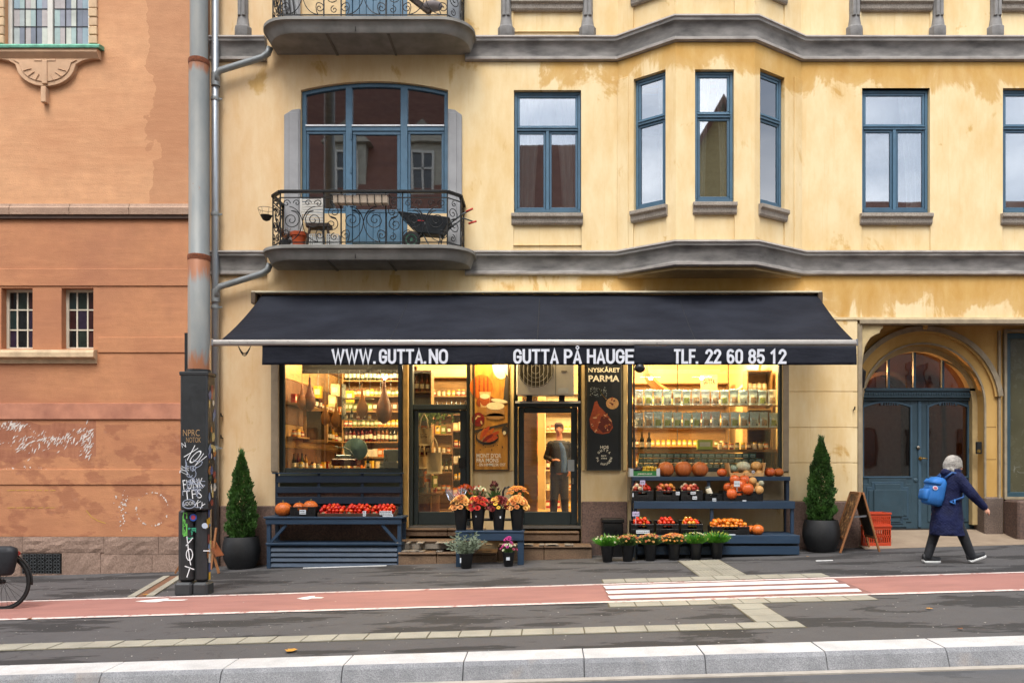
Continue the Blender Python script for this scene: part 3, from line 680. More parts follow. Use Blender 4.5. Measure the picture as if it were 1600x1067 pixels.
text('NOTOK', f(291), f(314), fz_(691), fz_(683), fy-.002, M('tan_marker'), TP, 'graffiti', -.01)
fy2 = pY-.203; f = lambda p: PX(p, fy2); fz_ = lambda p: PZ(p, fy2)
mb = MB()
stroke(mb, [(f(291), fz_(852)), (f(301), fz_(840))], .012, fy2); stroke(mb, [(f(292), fz_(838)), (f(296), fz_(872)), (f(298), fz_(882))], .012, fy2)
stroke(mb, [(f(296+5*math.cos(t)), fz_(866+9*math.sin(t))) for t in [k*.5 for k in range(14)]], .011, fy2); stroke(mb, [(f(289), fz_(884)), (f(303), fz_(889))], .012, fy2); stroke(mb, [(f(297), fz_(886)), (f(292), fz_(901))], .012, fy2)
stroke(mb, [(f(318), fz_(860)), (f(328), fz_(860))], .012, fy2); mb.build('graffiti', white_p, TP)
mb = MB(); scribble(mb, f(300), fz_(833), .1, .14, 5, .014, fy2, 9); mb.build('graffiti', M('green_marker', '#2c8a6a', .7), TP)
mb = MB(); scribble(mb, f(289), fz_(820), .05, .4, 5, .014, fy2, 12); mb.build('graffiti', M('lime_marker', '#5fae4a', .7), TP)
mb = MB(); mb.add([(f(302)+.05*math.cos(k*PI/8), fy2-.002, fz_(808)+.05*math.sin(k*PI/8)) for k in range(16)], [tuple(range(16))]); mb.build('round_sticker', M('blue_sticker', '#2b4fa0', .5), TP)
mb = MB(); mb.add([(f(302)+.03*math.cos(k*PI/8), fy2-.004, fz_(808)+.03*math.sin(k*PI/8)) for k in range(16)], [tuple(range(16))]); mb.build('round_sticker', M('red_sticker', '#a33b50', .5), TP)
mb = MB(); mb.add([(f(320)+.045*math.cos(k*PI/4+.3)*R(.8, 1.1), fy2-.002, fz_(821)+.04*math.sin(k*PI/4+.3)) for k in range(8)], [tuple(range(8))]); mb.build('sticker', M('pale_sticker', '#a9b4c4', .6), TP)
# side face of cabinet plastered with stickers
stk = [M('sticker_'+c[1:], c, .6, var=.3, scale=25) for c in ('#8a5a2c', '#b0a06a', '#3a4a78', '#b8b8b0', '#5a6e8c', '#7a3a30', '#2d3d2f', '#6f84a8')]
for i in range(34):
    y = R(pY-.24, pY-.06); z = R(z_(790), z_(600)); a, b = R(.02, .06), R(.03, .08); x = cx1+.004+i*.0003
    pts = [(x, y+a*math.cos(k*PI/3)*R(.7, 1.2), z+b*math.sin(k*PI/3)*R(.7, 1.2)) for k in range(6)]
    MB().add(pts, [tuple(range(6))]).build('sticker', stk[i % 8], TP)
for i in range(12):
    y = R(pY-.15, pY-.05); z = R(z_(900), z_(800)); a, b = .03, .06; x = px0+.179+i*.0003
    MB().add([(x, y-a, z-b), (x, y+a, z-b), (x, y+a, z+b), (x, y-a, z+b)], [(0, 1, 2, 3)]).build('sticker', stk[i % 8] if i % 3 else M('yellow_sticker', '#c29a2a', .6), TP)
# ------------------------------------------------------------------ the yellow building
def mat_yellow(name='yellow_plaster', base='#d6b781', light='#e2cca0', ochre='#b98a3e', sand=True):
    m, t = newmat(name); v = t.pos(); b, l, o = S(base), S(light), S(ochre)
    g = t.n('ShaderNodeNewGeometry'); sp = t.n('ShaderNodeSeparateXYZ'); t.l(g.outputs['Position'], sp.inputs[0]); X, Z = sp.outputs['X'], sp.outputs['Z']
    big = t.noise(t.pos((.6, .6, .45)), .9, 5, .6); mid = t.noise(t.pos((1, 1, .35)), 3, 6, .65)
    c = t.ramp(t.math('ADD', t.math('MULTIPLY', big, .5), t.math('MULTIPLY', mid, .5)), [(.40, b), (.58, l)])
    # the left end of the house is a peachier tone
    pk = t.math('SUBTRACT', 1, t.math('DIVIDE', t.math('ADD', X, 6.2), 5.0), True)
    c = t.mix(t.math('MULTIPLY', pk, .75), c, t.ramp(mid, [(.3, S('#cfa67c')), (.7, S('#dbbf9a'))]))
    # ochre water stains hanging below the cornices
    n = t.noise(t.pos((1.3, 1.3, .8)), 1.25, 6, .62, .6); rag = t.noise(t.pos((9, 9, .7)), 1.5, 4, .6); tot = None
    for zc, ln in ((4.99, 1.05), (8.78, .85), (12.5, .9)):
        d = t.math('SUBTRACT', zc, Z); kk = t.math('SUBTRACT', 1, t.math('DIVIDE', t.math('ABSOLUTE', d), abs(ln)), True)
        if ln > 0: kk = t.math('MULTIPLY', kk, t.math('GREATER_THAN', d, 0))
        tot = kk if tot is None else t.math('MAXIMUM', tot, kk)
    rt = t.math('ADD', .1, t.math('MULTIPLY', t.math('DIVIDE', t.math('ADD', X, 1.5), 4, True), .9))
    f = t.math('ADD', t.math('MULTIPLY', t.math('MULTIPLY', tot, rt), .36), t.math('ADD', t.math('MULTIPLY', n, .8), t.math('MULTIPLY', rag, .12)))
    c = t.mix(t.ramp(f, [(.565, 0), (.615, .75), (.75, .95)]), c, t.ramp(mid, [(.3, o), (.7, S('#c79f58'))]))
    # thin vertical run marks
    run = t.noise(t.pos((14, 14, .5)), 1.4, 3); c = t.mix(t.ramp(run, [(.6, 0), (.75, .3)]), c, S('#c9a05c'))
    t.l(c, t.bsdf.inputs['Base Color']); t.bsdf.inputs['Roughness'].default_value = .88
    t.bump(t.noise(v, 2.5, 4), .2, .03, t.bump(t.noise(v, 55, 5, .7), .25, .01)); return m
yel_m = mat_yellow(); wf_m = M('window_blue', '#43647a', .45, var=.14, scale=5, bump=.06, world=True)
wf2_m = M('window_blue_dark', '#37566b', .5, var=.12, world=True)
cor_m = M('cornice_grey', '#5c5855', .8, var=.3, scale=5, world=True, bump=.35, bscale=40, col2='#85807a')
corw_m = M('cornice_worn', '#6a6764', .8, var=.3, scale=2.2, world=True, bump=.2, bscale=40, col2='#95918c', stretch=(1, 1, 3)); corl_m = M('cornice_pale_lip', '#97908a', .8, var=.25, scale=4, world=True, bump=.2)
sill_m = mat_granite('sill_stone', S('#857b70'), S('#aea497'), 50, 4, .3)
gpil_m = M('grey_pilaster', '#8f8f90', .8, var=.12, world=True, bump=.2, scale=3)
glass_up = glassmat('window_glass', .20, (.90, .92, .92), .012, .7)
dark_in = M('dim_room', (.10, .095, .085), .9); room_in = M('room_wall', (.45, .42, .38), .9)
curt_m = M('curtain_white', (.74, .76, .72), .85, var=.06)
YB = thing('yellow_building', 'yellow plastered house with blue windows, a bay window and a ground floor delicatessen', 'building', (0, 0, 0))
x = PX
H_fr = (x(470), x(700), PZ(383), PZ(127)); H_a = (x(803), x(908), PZ(333), PZ(141)); H_b = (x(1347), x(1453), PZ(333), PZ(138)); H_c = (x(1567), x(1673), PZ(333), PZ(138))
UP = 3.79
bay = (1.24, 4.5)
shopH = [(x(434), x(630), PZ(738), 4.19, .22), (x(638), x(736), -1.2, 4.19, .2), (x(803), x(908), -1.2, 4.19, .2), (x(980), x(1224), PZ(737), 4.19, .2)]
wall_mb(-6.0, 12.2, -1.2, 4.97, [*shopH, (x(1340), 12.3, -1.2, PZ(500), 0)], 0).build('wall', yel_m, YB)
up = []; PAN = []
for k in range(2):
    for h in (H_fr, H_a, H_b, H_c): up.append((h[0], h[1], h[2]+UP*k, h[3]+UP*k, .14))
    for h in (H_a, H_b, H_c): up.append((h[0]-.01, h[1]+.01, 5.37+UP*k, h[2]-.13+UP*k, .03)); PAN.append((h[0]-.02, h[1]+.02, 5.3+UP*k, h[2]-.1+UP*k))
wall_mb(-6.0, bay[0], 4.97, 13.4, up, 0).build('wall', yel_m, YB)
wall_mb(bay[1], 12.2, 4.97, 13.4, up, 0).build('wall', yel_m, YB)
for a_, b_, c_, d_ in PAN: MB().box(a_, b_, .03, .05, c_, d_).build('sunk_panel', yel_m, YB)
# shell behind
mb = MB(); mb.box(-6.0, 12.2, 6, 6.1, -1, 13.4); mb.box(-6.05, -6.0, 0, 6, -1, 13.4); mb.box(12.2, 12.25, 0, 6, -1, 13.4); mb.box(-6.0, 12.2, .01, 6.1, 13.4, 13.5)
mb.box(-6, 12.2, .15, 6, 8.55, 8.75); mb.box(-6, 12.2, .15, 6, 4.2, 5.0); mb.build('shell', room_in, YB)
mb = MB()
for xx in (-5.8, -1.5, 1.1, 4.6, 7.3): mb.box(xx, xx+.1, .2, 6, 5.0, 13.3)
mb.box(-5.7, 12, 2.6, 2.7, 5, 13.3); mb.build('inner_wall', room_in, YB)
# arch corners of the french windows
for k in range(2):
    n = 16; a, b = H_fr[0], H_fr[1]; zt = H_fr[3]+UP*k; rise = 14/88
    f = lambda q: zt-rise*((q-(a+b)/2)/((b-a)/2))**2
    mb = MB()
    for i in range(n):
        q, r_ = a+(b-a)*i/n, a+(b-a)*(i+1)/n
        mb.hexa([(q, 0, f(q)), (r_, 0, f(r_)), (r_, .14, f(r_)), (q, .14, f(q))], [(q, 0, zt), (r_, 0, zt), (r_, .14, zt), (q, .14, zt)])
    mb.build('arch_head', yel_m, YB)
# -------- windows
def frameM(A, B):
    d = Vector((B[0]-A[0], B[1]-A[1], 0)); L = d.length; d.normalize(); n = Vector((-d.y, d.x, 0))
    return Matrix(((d.x, n.x, 0, A[0]), (d.y, n.y, 0, A[1]), (0, 0, 1, 0), (0, 0, 0, 1))), L
def rect(mb, a, b, c, d, y0, y1, w_, m=None, wb=None):
    wb = wb or w_
    mb.box(a, b, y0, y1, c, c+wb, m); mb.box(a, b, y0, y1, d-w_, d, m); mb.box(a, a+w_, y0, y1, c+wb, d-w_, m); mb.box(b-w_, b, y0, y1, c+wb, d-w_, m)
def curtain(M4, a, b, c, d, y, parent, gather=0, wave=.03, mat=None, seed=0):
    n = 26; mb = MB(); mb.M = M4; vs = []; fs = []; rows = 5
    for j in range(rows+1):
        t = j/rows
        for i in range(n+1):
            u = i/n; xx = a+(b-a)*u
            if gather: xx = (a if gather > 0 else b)+(xx-(a if gather > 0 else b))*(1-.35*math.sin(t*PI*.5)*(1 if t < .99 else 1))
            vs.append((xx, y+wave*math.sin(u*23+seed+.4*math.sin(t*3)), d-(d-c)*t))
    for j in range(rows):
        for i in range(n): k = j*(n+1)+i; fs.append((k, k+1, k+n+2, k+n+1))
    mb.add(vs, fs); return mb.build('curtain', mat or curt_m, parent, smooth=True)
def window(M4, a, b, c, d, parent, y=.07, split=.31, two=True, curt='', name='window', seed=0):
    f = MB(); f.M = M4; f.m = 0
    rect(f, a, b, c, d, y, y+.08, .05); zt = d-(d-c)*split
    f.box(a+.05, b-.05, y-.012, y+.07, zt-.03, zt+.03)
    f.box(a+.05, b-.05, y-.03, y-.012, zt+.012, zt+.03)
    xm = (a+b)/2
    if two: f.box(xm-.028, xm+.028, y-.01, y+.07, c+.05, zt-.03)
    wo = f.build(name, wf_m, parent, bevel=.006)
    cells = [(a+.05, b-.05, zt+.03, d-.05)]
    cells += [(a+.05, xm-.028, c+.05, zt-.03), (xm+.028, b-.05, c+.05, zt-.03)] if two else [(a+.05, b-.05, c+.05, zt-.03)]
    for q in cells:
        s_ = MB(); s_.M = M4; rect(s_, q[0]+.004, q[1]-.004, q[2]+.004, q[3]-.004, y+.012, y+.06, .042); s_.build('sash', wf2_m if q is not cells[0] else wf_m, wo, bevel=.005)
        p = MB(); p.M = M4; p.box(q[0]+.04, q[1]-.04, y+.032, y+.038, q[2]+.04, q[3]-.04); p.build('pane', glass_up, wo)
    s_ = MB(); s_.M = M4; s_.box(a+.05, b-.05, y-.02, y+.0, c+.0, c+.05); s_.build('weather_bar', wf2_m, wo)
    if 'L' in curt: curtain(M4, a+.03, a+(b-a)*.45, c-.05, d, y+.13, wo, 1, seed=seed)
    if 'R' in curt: curtain(M4, b-(b-a)*.42, b-.03, c-.05, d, y+.13, wo, -1, seed=seed+2)
    if 'T' in curt: curtain(M4, a, b, d-(d-c)*.3, d, y+.25, wo, 0, .012, seed=seed)
    if 'F' in curt: curtain(M4, a, b, c-.05, d, y+.3, wo, 0, .02, seed=seed)
    return wo
I4 = Matrix.Identity(4)
def sill(M4, a, b, ztop, parent, h=.20, d=.09):
    mb = MB(); mb.M = M4
    mb.loft([[(q, .1, ztop+.015), (q, -d, ztop-.01), (q, -d, ztop-.07), (q, -d*.55, ztop-.10), (q, -d*.45, ztop-h+.03), (q, -d*.2, ztop-h), (q, .1, ztop-h)] for q in (a, b)]); mb.build('sill', sill_m, parent, bevel=.005)
for k in range(2):
    z = UP*k
    for i, (h, cu) in enumerate(((H_a, 'TLR'), (H_b, 'TR'), (H_c, 'F'))):
        window(I4, h[0]+.004, h[1]-.004, h[2]+z+.03, h[3]+z-.004, YB, curt=cu, seed=i*3+k); sill(I4, h[0]-.045, h[1]+.03, h[2]+z-.012, YB)
        # sunk panel below the sill is framed by slightly proud wall strips
        for (p, q) in ((h[0]-.1, h[0]-.012), (h[1]+.012, h[1]+.1)):
            pass
# french windows with a door
def plankdoor(x0, x1, z0, z1, y, parent, n=7):
    for i in range(n):
        a = x0+(x1-x0)*i/n; MB().box(a+.004, a+(x1-x0)/n-.004, y, y+.02, z0, z1).build('door_plank', wf_m, parent, bevel=.004)
for k in range(2):
    z = UP*k+(.02 if k else 0); a, b, c, d = H_fr[0]+.004, H_fr[1]-.004, H_fr[2]+z, H_fr[3]+z; y = .06
    f = MB(); n = 16; rise = 14/88; arc = lambda q, o=0: d-o-.005-rise*((q-(a+b)/2)/((b-a)/2))**2
    for i in range(n):
        q, r_ = a+(b-a)*i/n, a+(b-a)*(i+1)/n
        f.hexa([(q, y, arc(q, .07)), (r_, y, arc(r_, .07)), (r_, y+.08, arc(r_, .07)), (q, y+.08, arc(q, .07))], [(q, y, arc(q)), (r_, y, arc(r_)), (r_, y+.08, arc(r_)), (q, y+.08, arc(q))])
    m1a, m1b, m2a, m2b = x(539), x(549), x(625), x(636); zt0, zt1 = PZ(203)+z, PZ(194)+z; zb = PZ(331)+z
    f.box(a, a+.07, y, y+.08, zb-.02, arc(a, .05)); f.box(b-.07, b, y, y+.08, zb-.02, arc(b, .05))
    f.box(m1a, m1b, y-.015, y+.08, c, arc(m1a, .06)); f.box(m2a, m2b, y-.015, y+.08, c, arc(m2b, .06))
    for p, q in ((a+.07, m1a), (m1b, m2a), (m2b, b-.07)): f.box(p, q, y-.01, y+.08, zt0, zt1)
    for p, q in ((a+.07, m1a), (m2b, b-.07)): f.box(p, q, y, y+.08, zb-.02, zb+.03)
    wo = f.build('french_window', wf_m, YB, bevel=.006)
    tr = MB()
    for p, q in ((a+.07, m1a), (m1b, m2a), (m2b, b-.07)): tr.box(p, q, y-.028, y-.012, zt1-.022, zt1+.004)
    tr.build('drip_rail', M('white_drip_rail', (.72, .74, .75), .4), wo)
    for p, q in ((a+.07, m1a), (m1b, m2a), (m2b, b-.07)):
        g = MB(); g.poly([(p, y+.04, zt1+.02), (q, y+.04, zt1+.02)]+[(q+(p-q)*i/6, y+.04, arc(q+(p-q)*i/6, .07)) for i in range(7)]); g.build('pane', glass_fr if 'glass_fr' in globals() else glass_up, wo)
        s_ = MB(); rect(s_, p+.004, q-.004, zt1+.006, arc(p if p < -3 and q < -3.2 and p < x(500) else q, .075)-.0, y+.012, y+.05, .035); 
    for p, q, zz in ((a+.074, m1a-.004, zb+.034), (m2b+.004, b-.074, zb+.034), (m1b+.004, m2a-.004, zb)):
        dr = abs(p-m1b) < .01
        s_ = MB(); rect(s_, p, q, zz if not dr else zb, zt0-.004, y+.004, y+.05, .045 if not dr else .06); so = s_.build('sash', wf2_m, wo, bevel=.006)
        MB().box(p+.04, q-.04, y+.03, y+.036, (zz if not dr else zb)+.04, zt0-.04).build('pane', glass_up, wo)
        if dr:
            plankdoor(p, q, c+.05, zb, y+.01, wo); MB().box(p, q, y+.03, y+.05, c, zb).build('door_panel', wf2_m, wo)
            for hz in (.15, .75, 1.35): MB().box(p-.03, p-.005, y-.03, y-.01, zb+hz-.05, zb+hz+.06).build('hinge', wf2_m, wo)
    for p, q in ((a, m1a), (m2b, b)): MB().box(p, q, y-.03, y+.08, c-.02, zb-.02).build('apron', M('apron_cream', '#cdb287', .85, world=True), YB)
    for p, q in ((x(445), x(470)-.002), (x(700)+.002, x(722))):
        mb = MB(); zt = PZ(176)+z; xm_ = q if p < -4 else p
        mb.prism([(p, c-.02), (q, c-.02), (q, zt+(.05 if q == xm_ else -.06)), ((p+q)/2, zt+.03), (p, zt+(.05 if p == xm_ else -.06))], -.045, .01)
        mb.box(p+.09 if p < -4 else p+.02, q-.02 if p < -4 else q-.09, -.06, -.045, c-.02, zt-.02); mb.build('grey_pilaster', gpil_m, YB, bevel=.012)
# -------- bay window
bp = [(bay[0], 0), (2.167, -.65), (3.50, -.65), (bay[1], 0)]
def uray(px, A, B):
    t = (px-856)/1232; d = Vector((B[0]-A[0], B[1]-A[1])).normalized(); u = (t*(14+A[1])-A[0])/(d.x-t*d.y)
    return u, A[1]+u*d.y
for fi, (p0, p1, q0, q1, cu) in enumerate(((990, 1037, 119, 326, 'R'), (1086, 1147, 110, 316, 'LR'), (1195, 1225, 120, 322, 'LR'))):
    A, B = bp[fi], bp[fi+1]; M4, L = frameM(A, B); u0, d0 = uray(p0, A, B); u1, d1 = uray(p1, A, B); dm = (d0+d1)/2
    if fi == 2: u1 = uray(1226, A, B)[0]; u0 = u1-.62
    if fi == 0: u1 = u0+.62
    zb, zt = PZ(q1, dm), PZ(q0, dm)
    zb, zt = 6.09, (8.31 if fi == 1 else 8.37)
    hs_ = [(u0, u1, zb-.03, zt, .12), (u0, u1, zb-.03+UP, zt+UP, .12), (u0-.01, u1+.01, 5.37, zb-.17, .03), (u0-.01, u1+.01, 9.16, zb-.17+UP, .03)]
    mb = wall_mb(0, L, 4.97, 13.4, hs_, 0, mb=(lambda m_: (setattr(m_, 'M', M4), m_)[1])(MB())); mb.build('bay_wall', yel_m, YB)
    pn_ = MB(); pn_.M = M4; pn_.box(u0-.02, u1+.02, .03, .05, 5.3, zb-.1); pn_.build('sunk_panel', yel_m, YB); pn_ = MB(); pn_.M = M4; pn_.box(u0-.02, u1+.02, .03, .05, 5.3+UP, zb-.1+UP); pn_.build('sunk_panel', yel_m, YB)
    for k in range(2):
        window(M4, u0+.004, u1-.004, zb+UP*k, zt+UP*k-.004, YB, split=.34, two=False, curt=cu, seed=fi*2+k); sill(M4, u0-.04, u1+.04, zb-.035+UP*k, YB)
    # corner strips standing proud of the plaster
    for (a, b) in ([(0, .22)] if fi == 0 else [(L-.2, L-.0)] if fi == 2 else []):
        m_ = MB(); m_.M = M4; m_.box(a, b, -.022, .0, 5.35, 8.45); m_.build('corner_strip', yel_m, YB, bevel=.008)
mb = MB(); mb.prismz([(p[0]*.97+.08, p[1]*.9) for p in bp], 4.97, 5.0); mb.prismz([(p[0]*.97+.08, p[1]*.9) for p in bp], 8.6, 8.7); mb.prismz([(p[0], p[1]) for p in bp], 13.3, 13.4); mb.build('bay_floor', room_in, YB)
MB().prismz([(bp[0][0], .0), (bp[1][0], bp[1][1]+.03), (bp[2][0], bp[2][1]+.03), (bp[3][0], .0)], 4.93, 4.972).build('bay_soffit', M('soffit_ochre', '#a58a5e', .9, world=True), YB)
# -------- cornices swept along the wall and round the bay
def sweep(path, prof, name, mat, parent, cuts=None):
    rings = []; P = [Vector(p) for p in path]
    for i, p in enumerate(P):
        ns = []
        if i: d = (p-P[i-1]).normalized(); ns.append(Vector((d.y, -d.x)))
        if i < len(P)-1: d = (P[i+1]-p).normalized(); ns.append(Vector((d.y, -d.x)))
        n = sum(ns, Vector((0, 0))); n.normalize(); n = n/n.dot(ns[0])
        rings.append([(p.x+n.x*o, p.y+n.y*o, z) for o, z in prof])
    mb = MB(); mb.loft(rings); o = mb.build(name, [mat, corl_m], parent, auto=True); n = len(prof); o.data.polygons.foreach_set('material_index', [1 if (i < n*(len(P)-1) and i % n in (0, 1, 2, 9, 10)) else 0 for i in range(len(o.data.polygons))]); return o
def cprof(z0, z1): 
    h = z1-z0
    return [(-.05, z1+.02), (.14, z1), (.15, z1-.03), (.13, z1-.05), (.125, z1-.09), (.10, z1-.11), (.07, z1-.16), (.045, z0+.12), (.045, z0+.08), (.065, z0+.06), (.065, z0+.02), (.03, z0), (-.05, z0)]
for z0, z1, k in ((4.975, 5.39, 0), (8.77, 9.17, 1), (12.56, 12.96, 2)):
    sweep([(-5.98, 0), (PX(417), 0)], cprof(z0, z1), 'cornice', corw_m, YB)
    sweep([(PX(727), 0), (bay[0], 0), bp[1], bp[2], (bay[1], 0), (12.2, 0)], cprof(z0, z1), 'cornice', corw_m, YB)
# colonnettes of the second floor
def colonnette(px, parent):
    X = PX(px); zb = PZ(60); mb = MB()
    mb.lathe([(.095, zb+.42), (.085, zb+2.6)], (X, 0, 0), 12, sy=.9)
    for s_ in (-.035, .035): mb.lathe([(.035, zb+.36), (.034, zb+2.6)], (X+s_, -.075, 0), 8)
    mb.lathe([(.12, zb+.17), (.11, zb+.24), (.095, zb+.34), (.09, zb+.46)], (X, 0, 0), 12, sy=.95)
    mb.lathe([(.125, zb), (.15, zb+.04), (.15, zb+.17), (.12, zb+.2)], (X, 0, 0), 8, sy=.85); mb.build('colonnette', M('colonnette_grey', '#7f7d7b', .8, var=.2, world=True, bump=.3, scale=7), parent, auto=True)
for p in (380, 791, 918, 1335, 1465, 1555): colonnette(p, YB)
# -------- lower right wall: plaster laid out in blocks
def wblocks(px0, px1, rows, d=.012):
    for a, b in zip(rows[:-1], rows[1:]):
        mb = MB(); mb.box(PX(px0)+.006, PX(px1)-.006, -d, .0, PZ(b)+.006, PZ(a)-.006); mb.build('wall_block', yel_m, YB, bevel=.005)
wblocks(1231, 1340, [500, 555, 612, 668, 723, 783])
MB().box(PX(1270), 12.2, -.03, .0, PZ(500), PZ(496)).build('string_moulding', M('string_cream', '#c9b58e', .8, world=True), YB)
pl_m = mat_granite('plinth_brown', S('#4d4039'), S('#77665a'), 50, 3, .5)
pl2_m = mat_granite('plinth_slab', S('#5b4a42'), S('#85695c'), 30, 2, .4, S('#3e3633'))
def plinth(px0, px1, top, split=None, d=.06):
    a, b = PX(px0), PX(px1); t = PZ(top); cuts = [a]+[PX(q) for q in (split or [])]+[b]
    for u, v_ in zip(cuts[:-1], cuts[1:]):
        MB().box(u+.003, v_-.003, -d, .01, -.6, t).build('plinth_stone', pl2_m, YB, bevel=.015)
plinth(342, 434, 790, [392]); plinth(908, 980, 783); plinth(1224, 1341, 783, [1280]); plinth(434, 630, 760)
MB().box(PX(438), PX(626), -.02, -.0, PZ(760), PZ(738)).build('wall_panel', M('olive_panel', '#4b5145', .8), YB)
MB().box(PX(980), PX(1224), -.03, -.0, PZ(783), PZ(737)).build('wall_panel', M('pale_panel', '#b39e7c', .8, world=True), YB)
# awning-side details on the wall
for p, q, lb in ((348, 650, ''), (348, 684, ''), (1333, 640, '')):
    mb = MB(); mb.tube([(PX(p), 0, PZ(q)), (PX(p), -.07, PZ(q)), (PX(p), -.08, PZ(q)+.05)], .012, 6); mb.build('wall_hook', M('dark_iron', '#1d1b1a', .5, .5), YB)
# -------- portal
PYY = .6
pf = MB(); cxp, rp, zsp = 6.94, 1.13, 2.72
def archwall(mb, x0, x1, z0, z1, cx, r, zs, y, n=20, d=.35, jamb_bottom=-1):
    mb.box(x0, cx-r, y, y+d, z0, z1); mb.box(cx+r, x1, y, y+d, z0, z1)
    for i in range(n):
        a, b = PI*i/n, PI*(i+1)/n; p = (cx+r*math.cos(a), zs+r*math.sin(a)); q = (cx+r*math.cos(b), zs+r*math.sin(b))
        mb.hexa([(q[0], y, q[1]), (p[0], y, p[1]), (p[0], y+d, p[1]), (q[0], y+d, q[1])], [(q[0], y, z1), (p[0], y, z1), (p[0], y+d, z1), (q[0], y+d, z1)])
archwall(pf, PX(1335), 8.42, -.5, 4.19, cxp, rp, zsp, PYY)
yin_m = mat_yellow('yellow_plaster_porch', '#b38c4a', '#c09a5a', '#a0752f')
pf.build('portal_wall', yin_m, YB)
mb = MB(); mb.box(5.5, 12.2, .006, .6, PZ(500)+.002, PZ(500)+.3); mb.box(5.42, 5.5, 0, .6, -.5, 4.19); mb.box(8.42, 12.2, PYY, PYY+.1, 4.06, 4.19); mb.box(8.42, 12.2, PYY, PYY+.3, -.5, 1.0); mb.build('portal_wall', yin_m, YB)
def archband(r0, r1, y0, y1, name, mat, a0=0, a1=PI, n=28, cx=cxp, zs=zsp, legs=None):
    mb = MB(); rings = []
    for i in range(n+1):
        a = a0+(a1-a0)*i/n; rings.append([(cx+r*math.cos(a), y, zs+r*math.sin(a)) for r, y in ((r0, y0), (r1, y0), (r1, y1), (r0, y1))])
    if legs is not None:
        rings.insert(0, [(p[0], p[1], legs) for p in rings[0]]); rings.append([(p[0], p[1], legs) for p in rings[-1]])
    mb.loft(rings); return mb.build(name, mat, YB, auto=True)
trim_m = M('portal_trim', '#8d7f68', .8, var=.2, world=True, bump=.25)
archband(rp+.24, rp+.33, PYY-.09, PYY, 'arch_hood', trim_m, .12, PI-.12); archband(rp+.20, rp+.24, PYY-.05, PYY, 'arch_hood', yin_m, .12, PI-.12)
archband(rp-.0, rp+.035, PYY-.03, PYY+.0, 'arch_moulding', trim_m, legs=.7); 
archband(rp-.10, rp-.002, PYY+.2, PYY+.34, 'arch_moulding', M('arch_cream', '#ab9468', .8, world=True), legs=.5)
MB().box(cxp-.04, cxp+.05, PYY-.12, PYY-.0, zsp+rp+.26, zsp+rp+.42).build('keystone', yin_m, YB, bevel=.02)
MB().loft([[(q, .0, PZ(500)), (q, -.05, PZ(500)), (q, -.05, PZ(506)), (q, 0, PZ(508))] for q in (PX(1342), 12.2)]).build('string_moulding', trim_m, YB)
# corbel at the portal's left corner
mb = MB(); c0 = PX(1342); pts = [(0, 0), (.44, 0), (.44, -.07), (.40, -.10), (.38, -.16), (.30, -.19), (.22, -.24), (.16, -.33), (.12, -.40), (.08, -.62), (.06, -.9), (0, -1.0)]
mb.prism([(c0+a, 4.12+b) for a, b in pts][::-1], .02, .32); mb.box(c0, c0+.46, -.03, .36, 4.12, 4.17); mb.build('corbel', M('corbel_cream', '#b8a377', .8, world=True, bump=.2), YB, bevel=.01)
MB().box(PX(1340), PX(1347), -.02, .12, 1.0, 4.12).build('corner_trim', trim_m, YB, bevel=.01)
MB().prism([(PX(1340), 0.0), (PX(1347)+.02, 0.0), (PX(1347)+.02, 1.0), (PX(1340), 1.0)], -.07, .2).build('plinth_stone', pl2_m, YB, bevel=.015)
# plinth of the portal's right side
for (a, b, y0, y1, t_) in ((cxp+rp-.006, 8.42, PYY-.06, PYY+.38, 1.03), (8.425, 12.2, .12, PYY, .98)):
    MB().box(a, b, y0, y1, -.5, t_).build('plinth_stone', pl_m if a < 8.3 else mat_granite('plinth_brown_scratched', S('#4a3c36'), S('#6e5549'), 30, 2, .4, S('#6a3a30')), YB, bevel=.03)
for zz in (1.72, 2.32): MB().box(cxp+rp+.04, 8.3, PYY-.004, PYY, zz, zz+.012).build('groove_line', M('groove_brown', '#8a6a38', .9), YB)
MB().box(8.32, 8.36, PYY-.05, PYY, 1.0, 4.1).build('pilaster_strip', trim_m, YB)
# side window of the porch
f = MB(); rect(f, 8.46, 11.9, 1.02, 4.06, PYY-.02, PYY+.1, .1); so = f.build('window', M('porch_window_teal', '#25414c', .5, world=True), YB, bevel=.01)
f = MB(); rect(f, 8.42, 12, .99, 4.12, PYY-.07, PYY-.02, .045); f.build('casing', trim_m, so)
MB().box(8.56, 11.8, PYY+.03, PYY+.04, 1.12, 3.96).build('pane', M('porch_window_pane', '#4d4a36', .25, var=.15, scale=2), so)
mb = MB(); scribble(mb, 8.9, 1.62, .5, .28, 4, .008, PYY+.028, 31); mb.build('scratched_writing', M('scratch_pale', '#77776a', .6), so)
# ramped porch floor
flo = MB(); flo.hexa([(5.5, -.32, G(5.5)-.2), (12.2, -.32, G(12.2)-.2), (12.2, 1.0, .1), (5.5, 1.0, .1)], [(5.5, -.32, G(5.5)+.006), (12.2, -.32, G(12.2)+.006), (12.2, 1.0, .47), (5.5, 1.0, .41)])
flo.build('porch_floor', M('porch_concrete', '#a08e78', .85, var=.2, scale=3, world=True, bump=.3, col2='#7e6d5b'), YB)
